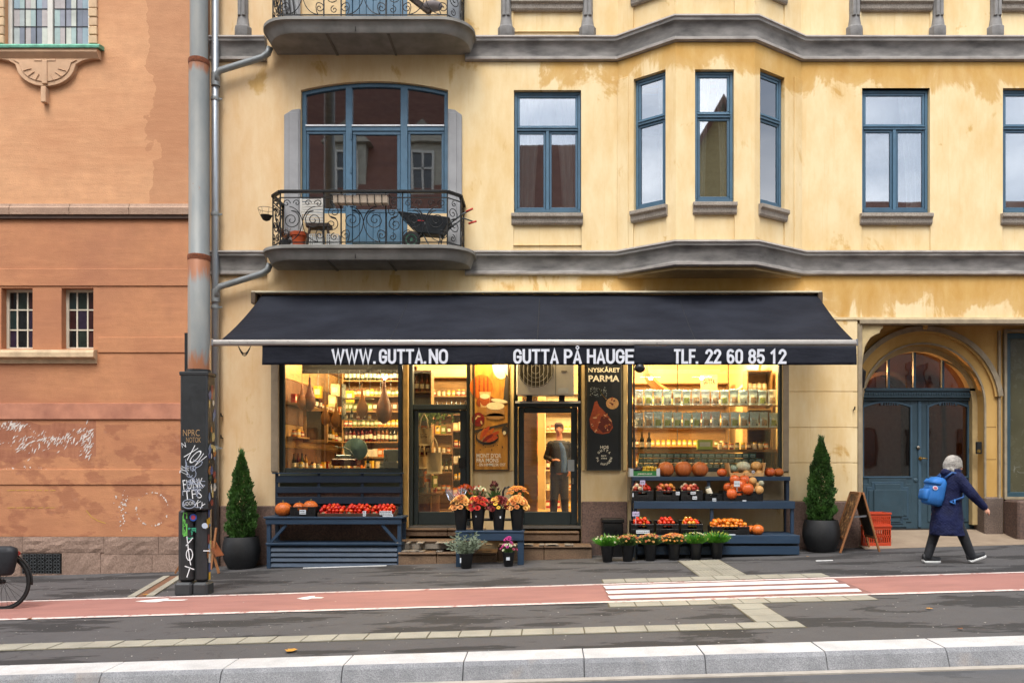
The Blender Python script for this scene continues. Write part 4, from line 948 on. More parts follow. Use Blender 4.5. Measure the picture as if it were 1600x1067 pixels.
# -------- the double entrance door
dy = .93; dz0 = .42; s_ = SC(dy); dx = lambda p: PX(p, dy); dzz = lambda p: PZ(p, dy)
door_m = M('entrance_blue', '#2b414c', .5, var=.16, scale=4, world=True, bump=.1); doorh_m = M('entrance_blue_light', '#385060', .45, var=.1, world=True)
def leaf(x0, x1, mirror, parent):
    L = MB(); z1 = dzz(622)
    g0, g1, gb, gt = (x0+.03, x1-.17) if mirror else (x0+.17, x1-.13), 0, dzz(742), dzz(637)
    ga, gc = g0
    L.box(x0, x1, dy, dy+.05, dz0, gb-.04); L.box(x0, ga, dy, dy+.05, gb-.04, z1); L.box(gc, x1, dy, dy+.05, gb-.04, z1); L.box(ga, gc, dy, dy+.05, gt+.12, z1)
    n = 8
    for i in range(n):
        q, r_ = ga+(gc-ga)*i/n, ga+(gc-ga)*(i+1)/n; fz2 = lambda w_: gt+.10-.10*((w_-(ga+gc)/2)/((gc-ga)/2))**2
        L.hexa([(q, dy, fz2(q)), (r_, dy, fz2(r_)), (r_, dy+.05, fz2(r_)), (q, dy+.05, fz2(q))], [(q, dy, gt+.13), (r_, dy, gt+.13), (r_, dy+.05, gt+.13), (q, dy+.05, gt+.13)])
    o = L.build('door_leaf', door_m, parent, bevel=.006)
    MB().box(ga-.01, gc+.01, dy+.02, dy+.03, gb-.05, gt+.12).build('pane', door_glass, o)
    f = MB(); f.box(ga-.03, gc+.03, dy-.02, dy, gb-.05, gb-.02); f.box(ga-.03, ga, dy-.015, dy, gb-.02, gt+.05); f.box(gc, gc+.03, dy-.015, dy, gb-.02, gt+.05)
    pts = [(ga-.03+(gc-ga+.06)*i/10, fz2(ga+(gc-ga)*i/10)) for i in range(11)]
    for i in range(10): f.beam((pts[i][0], dy-.008, pts[i][1]+.015), (pts[i+1][0], dy-.008, pts[i+1][1]+.015), .016, .03)
    f.build('glass_moulding', doorh_m, o)
    # stepped panel below
    cx = (ga+gc)/2; W = (gc-ga)/2; zc = (dz0+gb)/2-.02; Hh = .46
    def stepped(w_, h_, n_, t_):
        return [(cx-w_+n_, zc-h_), (cx+w_-n_, zc-h_), (cx+w_-n_, zc-h_+n_), (cx+w_, zc-h_+n_), (cx+w_, zc+h_-n_), (cx+w_-n_, zc+h_-n_), (cx+w_-n_, zc+h_), (cx-w_+n_, zc+h_), (cx-w_+n_, zc+h_-n_), (cx-w_, zc+h_-n_), (cx-w_, zc-h_+n_), (cx-w_+n_, zc-h_+n_)]
    q = MB(); q.prism(stepped(W+.02, Hh, .10, 0), dy-.018, dy, 0); q.prism(stepped(W-.04, Hh-.06, .10, 0), dy-.03, dy-.018, 1); q.prism(stepped(W-.08, Hh-.10, .12, 0), dy-.045, dy-.03, 0)
    q.box(cx-W*.62, cx+W*.62, dy-.07, dy-.045, zc-Hh*.55, zc+Hh*.55, 0)
    q.build('raised_panel', [door_m, M('entrance_blue_shade', '#2c4453', .5, world=True)], o, bevel=.014)
    q = MB(); q.lathe([(.04, -.01), (.04, 0), (.02, .005)], n=12); q.M = None
    k_ = MB(); k_.M = Matrix.Translation((x1-.07 if mirror else x1-.07, dy, zc+Hh-.03)) @ Matrix.Rotation(PI/2, 4, 'X'); k_.lathe([(.04, 0), (.04, .012), (.02, .02)], n=12); k_.build('rosette', door_m, o)
    return o
door_glass = glassmat('door_glass', .07, (.5, .46, .42), .02, 1.2)
D = thing('entrance_door', parent=YB)
xm = dx(1436.5)
l1 = leaf(dx(1347), xm-.004, True, D); l2 = leaf(xm+.004, dx(1522), False, D)
mb = MB(); mb.box(dx(1344), dx(1525), dy-.1, dy+.06, dzz(622), dzz(612)); mb.box(dx(1344), dx(1525), dy-.13, dy+.06, dzz(612), dzz(607))
mb.box(dx(1346), dx(1523), dy-.05, dy+.06, dzz(626), dzz(622)); eo = mb.build('transom', door_m, D, bevel=.008)
for i in range(44):
    a = dx(1349)+i*(dx(1521)-dx(1349))/44; 
    if i == 0: dm_ = MB().box(-.014, .014, -.016, 0, -.02, .02).mesh('dentil'); dm_.materials.append(door_m)
    o = piece(dm_, 'dentil', D); o.location = (a+.02, dy-.1, dzz(616.5))
for c_ in (dx(1390), dx(1481)):
    q = MB()
    for k in range(5): q.box(c_-.1+k*.045, c_-.075+k*.045, dy-.012, dy, dzz(633), dzz(628))
    for s2 in (-1, 1): q.M = Matrix.Translation((c_+s2*.15, dy, dzz(631))) @ Matrix.Rotation(PI/2, 4, 'X'); q.lathe([(.03, 0), (.03, .012), (.01, .015)], n=10); q.M = None
    q.build('carved_ornament', door_m, D)
MB().box(xm-.03, xm+.03, dy-.02, dy, dz0+.02, dzz(626)).build('astragal', doorh_m, D, bevel=.008)
MB().box(dx(1340), dx(1528), dy-.06, dy+.3, .3, dz0).build('threshold', M('threshold_dark', '#2b2724', .8), D)
brass = M('brass', '#9a7a3e', .3, .9, var=.1)
h = MB(); hx, hz = dx(1437), dzz(716); h.M = Matrix.Translation((hx, dy-.02, hz)) @ Matrix.Rotation(PI/2, 4, 'X'); h.lathe([(.035, 0), (.035, .012), (.015, .02), (.013, .06)], n=12); h.M = None
h.tube([(hx, dy-.075, hz), (hx+.05, dy-.085, hz+.004), (hx+.115, dy-.08, hz-.006)], [.013, .012, .010], 8); h.build('handle', brass, D, smooth=True)
h = MB(); h.M = Matrix.Translation((dx(1434), dy-.02, dzz(699))) @ Matrix.Rotation(PI/2, 4, 'X'); h.lathe([(.035, 0), (.034, .015), (.02, .025)], n=14); h.build('lock', M('steel_lock', '#8a8378', .3, .8), D, smooth=True)
h = MB(); h.box(dx(1513), dx(1520), dy-.02, dy, dzz(708), dzz(700)); h.build('latch_plate', M('dark_iron'), D)
# fanlight
mb = MB(); n = 24; R0 = 1.10; zc = 2.74; fl = [(cxp+R0*math.cos(PI*i/n), zc+R0*math.sin(PI*i/n)) for i in range(n+1)]
zl = dzz(607); fl = [(a, b) for a, b in fl if b > zl]
hw = math.sqrt(R0*R0-(zl-zc)**2); mb.poly([(cxp+hw, dy+.03, zl)]+[(a, dy+.03, b) for a, b in fl]+[(cxp-hw, dy+.03, zl)])
fan = mb.build('fanlight', glassmat('fan_glass', .10, (.75, .6, .45), .03, 2), D)
a0 = math.asin((zl-zc)/R0); fr = MB(); rings = []
for i in range(25):
    a = a0+(PI-2*a0)*i/24; rings.append([(cxp+r*math.cos(a), y, zc+r*math.sin(a)) for r, y in ((R0-.05, dy-.03), (R0+.12, dy-.03), (R0+.12, dy+.05), (R0-.05, dy+.05))])
fr.loft(rings)
for p in (1388, 1428.5, 1473):
    X = dx(p); zt = zc+math.sqrt(max(0, (R0-.03)**2-(X-cxp)**2)); fr.box(X-.02, X+.02, dy-.02, dy+.04, zl, zt)
fr.build('fanlight_frame', wf2_m, D, auto=True)
# hall behind the door, with a lit lamp as seen through the fanlight
hl = MB(); hl.box(5.6, 8.3, 3.4, 3.45, 0, 4.15); hl.box(5.5, 5.6, 1.0, 3.4, 0, 4.15); hl.box(8.3, 8.4, 1.0, 3.4, 0, 4.15); hl.box(5.6, 8.3, 1.0, 3.4, 4.12, 4.16); hl.build('hall_wall', M('hall_brown', '#5a3424', .8, world=True), YB)
MB().box(5.6, 8.3, 1.2, 3.4, .36, .41).build('hall_floor', dark_in, YB)
for r_, y_ in ((.62, 2.2), (.85, 3.3)): archband(r_, r_+.08, y_, y_+.1, 'hall_arch', M('hall_arch_dark', '#2c1a12', .8), n=16, legs=.45, zs=2.85)
lt = thing('hall_lamp', 'small warm lamp glowing in the hall behind the fanlight', 'lamp', (6.35, 1.9, 3.5))
mb = MB(); mb.ball((6.35, 1.9, 3.5), .06); mb.build('bulb', emat('hall_bulb', (1, .6, .25), 18), lt, smooth=True)
MB().tube([(6.35, 1.9, 3.56), (6.35, 1.9, 4.12)], .008, 6).build('cord', M('dark_iron'), lt)
pl = bpy.data.lights.new('hall_light', 'POINT'); pl.energy = 70; pl.color = (1, .62, .3); pl.shadow_soft_size = .06; plo = bpy.data.objects.new('hall_light', pl); COL.objects.link(plo); plo.parent = lt; plo.location = (0, -.12, 0)
# intercom and lantern
ic = thing('intercom', 'black intercom panel on the wall right of the blue entrance door', 'intercom', (PX(1529, .8), .75, 1.75))
MB().box(PX(1524.5, .62), PX(1532.5, .62), PYY-.02, PYY+.03, PZ(709, .62), PZ(690, .62)).build('case', M('black_plastic', '#121212', .35), ic, bevel=.006)
MB().box(PX(1526, .6), PX(1531, .6), PYY-.026, PYY-.02, PZ(707, .6), PZ(702, .6)).build('button', brass, ic)
la = thing('wall_lantern', 'small dark wall lantern at the left corner of the porch', 'lantern', (PX(1344, .2), .25, PZ(600, .2)))
X = PX(1346, .3); Z = PZ(606, .3)
mb = MB(); mb.lathe([(.05, 0), (.085, .28), (.085, .3), (.02, .36), (.01, .42)], (X, .3, Z), 6); mb.build('lantern_body', M('dark_iron'), la)
mb = MB(); mb.box(X-.06, X, .28, .32, Z+.1, Z+.16); mb.build('bracket', M('dark_iron'), la)
# -------- drainpipes
zinc = M('zinc_pipe', '#9aa1a8', .4, .6, var=.12, world=True, scale=3); zinc2 = M('grey_pipe', '#84898a', .5, .3, var=.12, world=True)
dp = thing('drainpipe', 'straight zinc drainpipe in the corner between the orange and yellow houses', 'pipe', (PX(336, -.12), -.12, G(-6)))
X = PX(336.5, -.12); mb = MB(); mb.tube([(X, -.12, -.2), (X, -.12, 13)], .062, 14); mb.build('pipe', zinc, dp, smooth=True)
for p in (155, 335, 480, 700):
    mb = MB(); mb.lathe([(.072, -.03), (.074, -.01), (.074, .01), (.072, .03)], (X, -.12, PZ(p, -.12)), 14); mb.box(X+.05, X+.12, -.13, -.11, PZ(p, -.12)-.012, PZ(p, -.12)+.012); mb.box(X-.02, X+.02, -.12, .0, PZ(p, -.12)-.012, PZ(p, -.12)+.012); mb.build('clamp', zinc2, dp, auto=True)
for k, (zz, nm) in enumerate(((0, 'lower'), (UP, 'upper'))):
    q = thing('branch_pipe', ('slanting grey drain pipe leaving the balcony that holds a wheelbarrow' if k == 0 else 'slanting grey drain pipe below the uppermost balcony'), 'pipe', (X, -.1, PZ(465)+zz))
    mb = MB(); pts = [(X+.03, -.16, PZ(468)), (X+.03, -.16, PZ(458)), (X+.10, -.16, PZ(451)), (PX(415), -.16, PZ(431)), (PX(424), -.17, PZ(425)), (PX(427), -.17, PZ(416))]
    mb.tube([(a, b, c+zz) for a, b, c in pts], .055, 12); mb.build('pipe', zinc2, q, smooth=True)
    mb = MB(); mb.lathe([(.075, 0), (.075, .22)], (X+.015, -.14, PZ(470)+zz-.05), 12); mb.build('collar', zinc2, q, auto=True)
# ------------------------------------------------------------------ shop front
teal_m = M('shopfront_green_black', '#222b2b', .5, var=.2, world=True, bump=.08); teal2_m = M('shopfront_edge', '#343c3b', .5, var=.15, world=True)
shop_glass = glassmat('shop_glass', .035, (.97, .97, .95), .01, 1)
SF = .60      # shop floor level
def shopwindow(p0, p1, lb):
    a, b = PX(p0, .1), PX(p1, .1); z0, z1 = PZ(738, .1), 4.15; f = MB(); rect(f, a, b, z0, z1, .08, .2, .08); f.box(a+.09, a+.12, .04, .1, z0, z1)
    o = f.build('shop_window', teal_m, YB, bevel=.01); MB().box(a+.08, b-.08, .13, .138, z0+.08, z1-.08).build('pane', shop_glass, o)
    MB().box(a+.08, b-.08, .1, .5, z0-.03, z0+.075).build('window_ledge', M('ledge_grey', '#5c6055', .7), o); return o
shopwindow(436, 629, ''); shopwindow(981, 1224, '')
for p, q in ((424, 436), (1223, 1232)): MB().box(PX(p), PX(q), -.03, .0, PZ(737), 4.15).build('window_casing', M('casing_taupe', '#8e7f6a', .8, world=True), YB, bevel=.01)
def shopdoor(p0, p1, gl0, gl1, lb, ytop=626):
    y = .14; X0, X1 = PX(p0, y), PX(p1, y); z0, zt = PZ(820, y), PZ(ytop, y); f = MB()
    f.box(X0, X0+.06, .04, .2, z0, 4.15); f.box(X1-.06, X1, .04, .2, z0, 4.15); f.box(X0+.06, X1-.06, .04, .2, zt-.07, zt+.02); f.box(X0+.06, X1-.06, .04, .2, 4.05, 4.15)
    fo = f.build('door_frame', teal_m, YB, bevel=.008)
    MB().box(X0+.06, X1-.06, .13, .138, zt+.02, 4.05).build('transom_pane', shop_glass, fo)
    MB().box(X0, X1, .0, .25, z0-.05, z0).build('threshold', M('threshold_steel', '#77736c', .4, .5), fo)
    L = MB(); a, b = X0+.065, X1-.065; g0, g1 = PX(gl0, y), PX(gl1, y); zb, zg = PZ(799, y), PZ(645, y)
    L.box(a, g0, y-.03, y+.03, z0+.005, zt-.075); L.box(g1, b, y-.03, y+.03, z0+.005, zt-.075); L.box(g0, g1, y-.03, y+.03, z0+.005, zb); L.box(g0, g1, y-.03, y+.03, zg, zt-.075)
    lo = L.build('shop_door', teal_m, YB, bevel=.01)
    MB().box(g0-.02, g1+.02, y, y+.008, zb-.02, zg+.02).build('pane', shop_glass, lo)
    return lo, g0, g1, zb, zg
ld, g0, g1, zb, zg = shopdoor(641, 735, 654, 719, 'L', 634)
MB().box(g1-.02, g1+.10, .08, .11, PZ(731), PZ(715)).build('handle_plate', M('black_plastic', '#121212', .35), ld)
rd, g0, g1, zb, zg = shopdoor(804, 908, 819, 892, 'R', 630)
MB().box(g1+.02, g1+.05, .08, .11, PZ(756), PZ(747)).build('handle', M('steel_lock', '#8a8378', .3, .8), rd)
MB().box(g1-.06, g1+.06, .1, .108, PZ(736), PZ(718)).build('notice', M('paper_notice', '#9aa0a0', .6), rd)
MB().box(PX(805), PX(907), -.03, .06, PZ(630), PZ(626.5)).build('lintel_strip', M('pale_strip', '#b9b9b2', .5), YB)
jam = M('gold_painted_wood', '#b08a48', .6, var=.25, world=True, bump=.1); jam2 = M('cream_jamb', '#c4aa74', .7, var=.1, world=True)
for p, q, mt in ((630.5, 637.5, jam), (735.5, 739.5, jam2), (796, 803, jam2), (908.5, 914, jam2), (973, 979.5, jam2)):
    MB().box(PX(p), PX(q), -.035, .0, PZ(826 if p < 800 and p < 740 else 735), 4.15).build('jamb_strip', mt, YB, bevel=.006)
# stone steps before the doors
stp = mat_granite('step_stone', S('#5f4a39'), S('#8a6f55'), 60, 3, .4, S('#33291f'))
whp = M('white_worn_patch', '#857c70', .8, world=True)
def step(x0, x1, y0, y1, top, bot, cuts=()):
    cs = [x0, *cuts, x1]
    for a, b in zip(cs[:-1], cs[1:]):
        mb = MB(); mb.box(a+.003, b-.003, y0, y1, bot, top-.045); mb.box(a+.003, b-.003, y0-.03, y1, top-.04, top); mb.build('step_stone', stp, ST, bevel=.012)
ST = thing('stone_steps', 'worn brown stone steps in front of the two shop doors', 'steps', (-1.3, -.3, G(-1.3)))
xs0, xs1 = PX(630), PX(905)
step(xs0, PX(760), -.06, .12, .50, .36, (PX(700),)); step(PX(760), xs1, -.10, .12, .45, .28); step(xs0, PX(750), -.34, .0, .32, .17, ()); step(PX(622, -.6), PX(780), -.62, .0, .14, -.3, (PX(690),)); step(PX(780), PX(925, -.5), -.50, .0, .24, -.2, (PX(850),))
MB().box(xs0+.02, PX(735), -.345, -.338, .17, .30).build('worn_patch', whp, ST)
mb = MB()
for i in range(40):
    u = R(PX(628), PX(915)); z = random.choice((.16, .30)) if u < PX(760) else .26
    mb.box(u, u+R(.03, .16), -.626 if u < PX(760) else -.536, -.3, z-.012, z-.002+R(0, .005))
mb.build('mortar_remains', whp, ST)
# ------------------------------------------------------------------ shop interior
wood = M('shop_wood', '#94703f', .6, var=.25, scale=3, stretch=(1, 1, 6), bump=.1); woodl = M('shop_wood_light', '#c09a5c', .6, var=.2, scale=3, stretch=(1, 1, 6)); woodd = M('shop_wood_dark', '#553418', .7, var=.3, scale=4)
warmw = M('shop_wall_warm', '#dcbb78', .8, var=.1, scale=2, bump=.1); 
x0, x1 = PX(430), PX(1232)
mb = MB(); mb.box(x0-.1, x0, .2, 4.9, -.5, 4.15); mb.box(x1, x1+.1, .2, 4.9, -.5, 4.15); mb.box(x0, x1, 4.8, 4.9, -.5, 4.15); mb.build('shop_wall', warmw, YB)
MB().box(x0, x1, .2, 4.8, 4.1, 4.15).build('shop_ceiling', M('shop_ceiling', '#a98a58', .9), YB)
mb = MB(); n = 30
fl = thing('shop_floor', 'wooden plank floor inside the shop', loc=(-.5, 2, SF), kind='structure')
for i in range(n):
    y = .2+i*4.6/n; MB().box(x0, x1, y+.003, y+4.6/n-.003, SF-.03, SF+R(0, .002)).build('floor_plank', woodl, fl)
lampm = emat('lamp_warm', (1, .78, .42), 22)
spots = [(-4.2, .27), (-3.4, .27), (1.9, .27), (2.7, .27), (3.6, .27), (1.6, 3.2), (-4.3, .9), (-3.2, 1.6), (-2.2, 1.0), (-1.4, 2.2), (-.4, 1.2), (.25, .5), (1.0, 2.4), (2.0, .7), (3.1, 1.2), (3.8, 2.6), (2.4, 3.6), (-3.4, 3.6), (-1.9, 3.9)]  # the row close to the glass is added to brighten the window goods
for i, (a, b) in enumerate(spots):
    l = thing('ceiling_spot', 'small warm ceiling spotlight inside the shop', 'lamp', (a, b, 4.1), 'ceiling spotlights in the shop')
    mb = MB(); mb.lathe([(.05, -.10), (.06, 0)], (a, b, 4.1), 10); mb.build('can', M('spot_can', '#333333', .4), l)
    mb = MB(); mb.lathe([(.045, -.012), (.045, 0)], (a, b, 4.0-.004), 10); mb.build('bulb', lampm, l)
    pl = bpy.data.lights.new('spot_light', 'POINT'); pl.energy = (74 if b < 3 else 55) if b > .4 else 42; pl.color = (1, .78, .44); pl.shadow_soft_size = .08
    po = bpy.data.objects.new('spot_light', pl); COL.objects.link(po); po.parent = l; po.location = (0, 0, -.2)
# lamps tucked under the awning, lighting posters and doors
for i, (px, e, lb) in enumerate(((850, 16, 'tube lamp under the awning above the air conditioner'), (768, 42, 'tube lamp under the awning above the cheese poster'), (944, 8, 'small lamp under the awning above the ham poster'), (690, 7, 'small lamp under the awning above the left shop door'), (1062, 20, 'added lamp strip on the awning bar before the left half of the right window'), (1165, 20, 'added lamp strip on the awning bar before the right half of the right window'), (530, 10, 'added lamp strip on the awning bar before the left shop window'))):
    yy = -.3 if px in (768, 944, 690, 850) else -1.62; X = PX(px, yy); l = thing('awning_lamp', lb, 'lamp', (X, -.3, 3.95)) if yy > -.4 else None
    if l is None:
        l = thing('awning_lamp', lb, 'lamp', (X, yy, 3.43)); MB().box(X-.22, X+.22, yy-.03, yy+.03, 3.40, 3.46).build('housing', M('spot_can'), l); MB().box(X-.20, X+.20, yy-.02, yy+.02, 3.392, 3.40).build('tube', emat('awning_tube', (1, .8, .45), 12), l)  # strips added on the bar to brighten the goods in the windows
        al = bpy.data.lights.new('awning_light', 'SPOT'); al.spot_size = 2.4; al.spot_blend = .8; al.shadow_soft_size = .04; al.energy = e*1.3; al.color = (1, .92, .78); ao = bpy.data.objects.new('awning_light', al); COL.objects.link(ao); ao.parent = l; ao.location = (0, 0, -.05); ao.rotation_euler = (math.radians(58), 0, 0); continue
    MB().box(X-.14, X+.14, -.34, -.26, 3.93, 3.98).build('housing', M('spot_can'), l); MB().box(X-.12, X+.12, -.33, -.27, 3.922, 3.93).build('tube', emat('awning_tube', (1, .8, .45), 12), l)
    MB().box(X-.01, X+.01, -.3, .0, 3.96, 3.98).build('arm', M('spot_can'), l)
    al = bpy.data.lights.new('awning_light', 'AREA'); al.size = .24; al.energy = e; al.color = (1, .74, .38); ao = bpy.data.objects.new('awning_light', al); COL.objects.link(ao); ao.parent = l; ao.location = (0, 0, -.04); ao.rotation_euler = (math.radians(28), 0, 0)
# ---------------- goods
def lab(o, l, c, g=None): return tag(o, l, c, g)
bmats = [M('bottle_%s' % n, c, .12, var=.1, spec=.8) for n, c in (('dark', '#14120e'), ('green', '#20301a'), ('amber', '#5e2f10'), ('red', '#50120f'), ('gold', '#a87a20'))]
jmats = [M('jar_%s' % n, c, .3, var=.25, scale=20) for n, c in (('cream', '#d9c48c'), ('orange', '#c76c1e'), ('red', '#9a2318'), ('green', '#6d7a34'), ('yellow', '#d8a930'), ('brown', '#5d3a1e'), ('white', '#dad2bc'))]
labm = M('paper_label', '#d8cfb4', .7, var=.1); capm = M('bottle_cap', '#2b1512', .4)
def bottle_mesh(h, r, bm_):
    mb = MB(); mb.lathe([(r, 0), (r, h*.6), (r*.42, h*.76), (r*.36, h*.98), (r*.4, h)], n=9, m=0); mb.lathe([(r*1.03, h*.18), (r*1.03, h*.45)], n=9, m=1, cap=False); mb.lathe([(r*.43, h*.9), (r*.43, h*1.01)], n=9, m=2)
    me = mb.mesh('bottle', smooth=False); [me.materials.append(q) for q in (bm_, labm, capm)]; return me
def jar_mesh(h, r, jm):
    mb = MB(); mb.lathe([(r*.94, 0), (r, .01), (r, h*.8), (r*.8, h*.86)], n=9, m=0); mb.lathe([(r*.86, h*.84), (r*.86, h)], n=9, m=1); mb.lathe([(r*1.02, h*.25), (r*1.02, h*.62)], n=9, m=2, cap=False)
    me = mb.mesh('jar'); [me.materials.append(q) for q in (jm, random.choice((jmats[4], capm, woodd)), labm)]; return me
BOT = [bottle_mesh(.30, .038, m_) for m_ in bmats]; JAR = [jar_mesh(.13, .042, m_) for m_ in jmats]
def boxpack(m_, a=.1, h=.16):
    mb = MB(); mb.box(-a/2, a/2, -.04, .04, 0, h, 0); mb.box(-a*.35, a*.35, -.0405, -.04, h*.3, h*.75, 1); me = mb.mesh('pack'); me.materials.append(m_); me.materials.append(labm); return me
PACK = [boxpack(m_) for m_ in jmats]
CNT = [0]
def place(me, name, loc, label, cat, group, s=1, rz=0):
    o = bpy.data.objects.new(name, me); COL.objects.link(o); o.location = loc; o.scale = (s,)*3; o.rotation_euler = (0, 0, rz); WL[o] = loc; return tag(o, label, cat, group)
def shelf_unit(X0, X1, Y0, Y1, Z0, Z1, n, label, face='y', mat=None, back=True):
    u = thing('shelf_unit', label, 'shelf', ((X0+X1)/2, (Y0+Y1)/2, Z0)); mat = mat or wood; zs = []
    mb = MB()
    if face == 'y': mb.box(X0-.02, X0, Y0, Y1, Z0, Z1); mb.box(X1, X1+.02, Y0, Y1, Z0, Z1)
    else: mb.box(X0, X1, Y0-.02, Y0, Z0, Z1); mb.box(X0, X1, Y1, Y1+.02, Z0, Z1)
    mb.build('side_panel', mat, u)
    if back:
        mb = MB()
        if face == 'y': mb.box(X0, X1, Y1-.01, Y1, Z0, Z1)
        elif face == 'x+': mb.box(X0, X0+.01, Y0, Y1, Z0, Z1)
        else: mb.box(X1-.01, X1, Y0, Y1, Z0, Z1)
        mb.build('back_panel', mat, u)
    for i in range(n+1):
        z = Z0+(Z1-Z0-.03)*i/n; zs.append(z+.03); MB().box(X0, X1, Y0, Y1, z, z+.025).build('shelf_board', mat, u)
    return u, zs
def fill(X0, X1, Y, zs, kinds, step, where, dx=1, seed=0):
    rnd = random.Random(seed)
    for r, z in enumerate(zs):
        k = kinds[r % len(kinds)]; a = X0
        if not k: continue
        pool = {'b': BOT, 'j': JAR, 'p': PACK}[k]; nm = {'b': 'bottle', 'j': 'jar', 'p': 'packet'}[k]; run = rnd.choice(pool)
        while a < X1-.03:
            if rnd.random() < .3: run = rnd.choice(pool)
            loc = (a, Y+rnd.uniform(-.02, .02), z) if dx else (Y+rnd.uniform(-.02, .02), a, z)
            place(run, nm, loc, '%s standing on %s' % ({'b': 'dark glass bottle', 'j': 'small preserve jar', 'p': 'small labelled packet'}[k], where), nm, '%ss on %s' % (nm, where), rnd.uniform(.88, 1.1), 0 if dx else PI/2)
            a += step*{'b': 1, 'j': 1.05, 'p': 1.2}[k]
# back wall shelves seen through windows and doors
SU1, z1 = shelf_unit(-3.3, -1.75, 3.6, 3.95, SF, 3.6, 7, 'tall wooden shelf at the back of the shop behind the left window')
fill(-3.22, -1.8, 3.7, z1[1:-1], 'jbjpbj', .105, 'the tall back shelf behind the left window', seed=1)
SU2, z2 = shelf_unit(-2.62, -2.2, .75, 1.1, SF, 3.4, 7, 'narrow wooden shelf close to the right side of the left window')
fill(-2.57, -2.2, .86, z2[2:-1], 'jbpjb', .10, 'the narrow shelf near the left window', seed=2)
SU3, z3 = shelf_unit(-2.0, -1.35, 2.6, 2.9, SF, 2.7, 6, 'dark rack of packed goods seen through the left door', mat=woodd)
fill(-1.95, -1.4, 2.7, z3[1:-1], 'pjpjp', .10, 'the dark rack behind the left door', seed=3)
SU4, z4 = shelf_unit(-.47, -.20, .5, 1.75, SF, 3.0, 6, 'wooden side shelf of red goods seen through the right door', 'x+')
for r, z in enumerate(z4[:-1]):
    for i in range(5):
        place(boxpack(jmats[2] if (r+i) % 3 else jmats[5], .2, .24) if i == 0 else PK, 'packet', (-.3, .65+i*.22, z), 'red wrapped packet on the wooden side shelf behind the right door', 'packet', 'red packets on the side shelf', 1, R(-.2, .2)) if i else None
        if i == 0: PK = boxpack(jmats[2] if r % 3 else jmats[1], .2, .26)
SU5, z5 = shelf_unit(-.05, 1.0, 4.2, 4.5, SF, 3.3, 6, 'pale shelf at the back of the shop behind the right door', mat=M('pale_shelf', '#cdb98a', .6))
fill(0, .95, 4.3, z5[:-1], 'pjbpj', .10, 'the pale back shelf behind the right door', seed=5)
SU6, z6 = shelf_unit(1.5, 4.1, 3.9, 4.25, SF, 3.5, 6, 'long wooden wine shelf at the back behind the right window')
fill(1.55, 4.1, 4.0, z6[2:-1], 'bjbpb', .115, 'the long wine shelf behind the right window', seed=6)
SU7, z7 = shelf_unit(3.75, 4.18, .75, 1.1, 1.2, 3.4, 6, 'narrow shelf of baskets at the right end of the right window')
fill(3.8, 4.15, .86, z7[:-1], 'jpj', .09, 'the narrow shelf at the right window end', seed=7)
# counter, fridge, slicer
ct = thing('counter', 'wooden shop counter behind the left window', 'counter', (-3.6, 1.6, SF))
MB().box(-4.6, -2.8, 1.2, 1.9, SF, 1.42).build('counter_body', wood, ct, bevel=.01); MB().box(-4.65, -2.75, 1.15, 1.95, 1.42, 1.47).build('countertop', woodd, ct, bevel=.01)
ct2 = thing('counter', 'wooden tasting counter behind the wall of teal boxes in the right window', 'counter', (2.6, 1.8, SF))
MB().box(1.6, 3.6, 1.5, 2.1, SF, 1.5).build('counter_body', woodl, ct2, bevel=.01); MB().box(1.55, 3.65, 1.45, 2.15, 1.5, 1.54).build('countertop', wood, ct2)
wp = thing('wood_screen', 'brown wooden panel wall with a picture frame at the left of the left window', 'panel', (-4.55, .6, 1.6))
for i in range(8): MB().box(-4.835, -4.81, .3, 4.7, .7+i*.42, 1.105+i*.42).build('board', woodd if i % 3 else wood, wp)
for i in range(3): MB().box(-4.81, -4.6, .5, 4.2, 1.5+i*.62, 1.53+i*.62).build('shelf_board', wood, wp)
for i in range(3):
    for k in range(15): place((BOT, JAR, PACK)[(i+k//4) % 3][(k*3+i) % 5], ('bottle', 'jar', 'packet')[(i+k//4) % 3], (-4.7, .6+k*.24, 1.53+i*.62), 'small goods on the side wall shelves at the left of the left window', 'goods', 'goods on the left side wall shelves', R(.9, 1.2), PI/2)
SUx, zx = shelf_unit(-4.5, -3.35, 3.9, 4.2, SF+.9, 3.7, 5, 'bright shelf of packets at the back left of the left window')
fill(-4.45, -3.4, 3.95, zx[:-1], 'pjp', .10, 'the bright back shelf of the left window', seed=11)
for k in range(10): place(PACK[(4, 0, 6, 1)[k % 4]], 'packet', (-4.15+k*.15, 1.5+.2*(k % 3), 1.47), 'cream and gold packet on the counter behind the slicer', 'packet', 'packets on the slicer counter', R(.9, 1.5), R(-.4, .4))
SUy, zy = shelf_unit(-4.25, -2.72, 2.35, 2.65, 1.45, 3.7, 7, 'crowded wooden shelf of small goods behind the meat slicer')
fill(-4.2, -2.75, 2.42, zy[:-1], 'jpbjpjb', .085, 'the crowded shelf behind the slicer', seed=21)
fr = thing('mirror_frame', 'large brown framed mirror on the wooden wall behind the left window', 'mirror', (-4.48, 1.2, 2.05))
f = MB(); rect(f, -4.72, -4.25, 2.05, 2.72, 1.2, 1.25, .06); f.build('frame', wood, fr); MB().box(-4.66, -4.31, 1.24, 1.245, 2.1, 2.66).build('mirror_pane', M('mirror_dim', '#5d4a2c', .12, .6), fr)
fri = thing('fridge', 'white lit fridge cabinet at the back seen through the left door', 'fridge', (-1.72, 4.4, SF))
MB().box(-2.05, -1.35, 4.1, 4.7, SF, 2.7).build('cabinet', M('fridge_white', '#c8ccd0', .4), fri); 
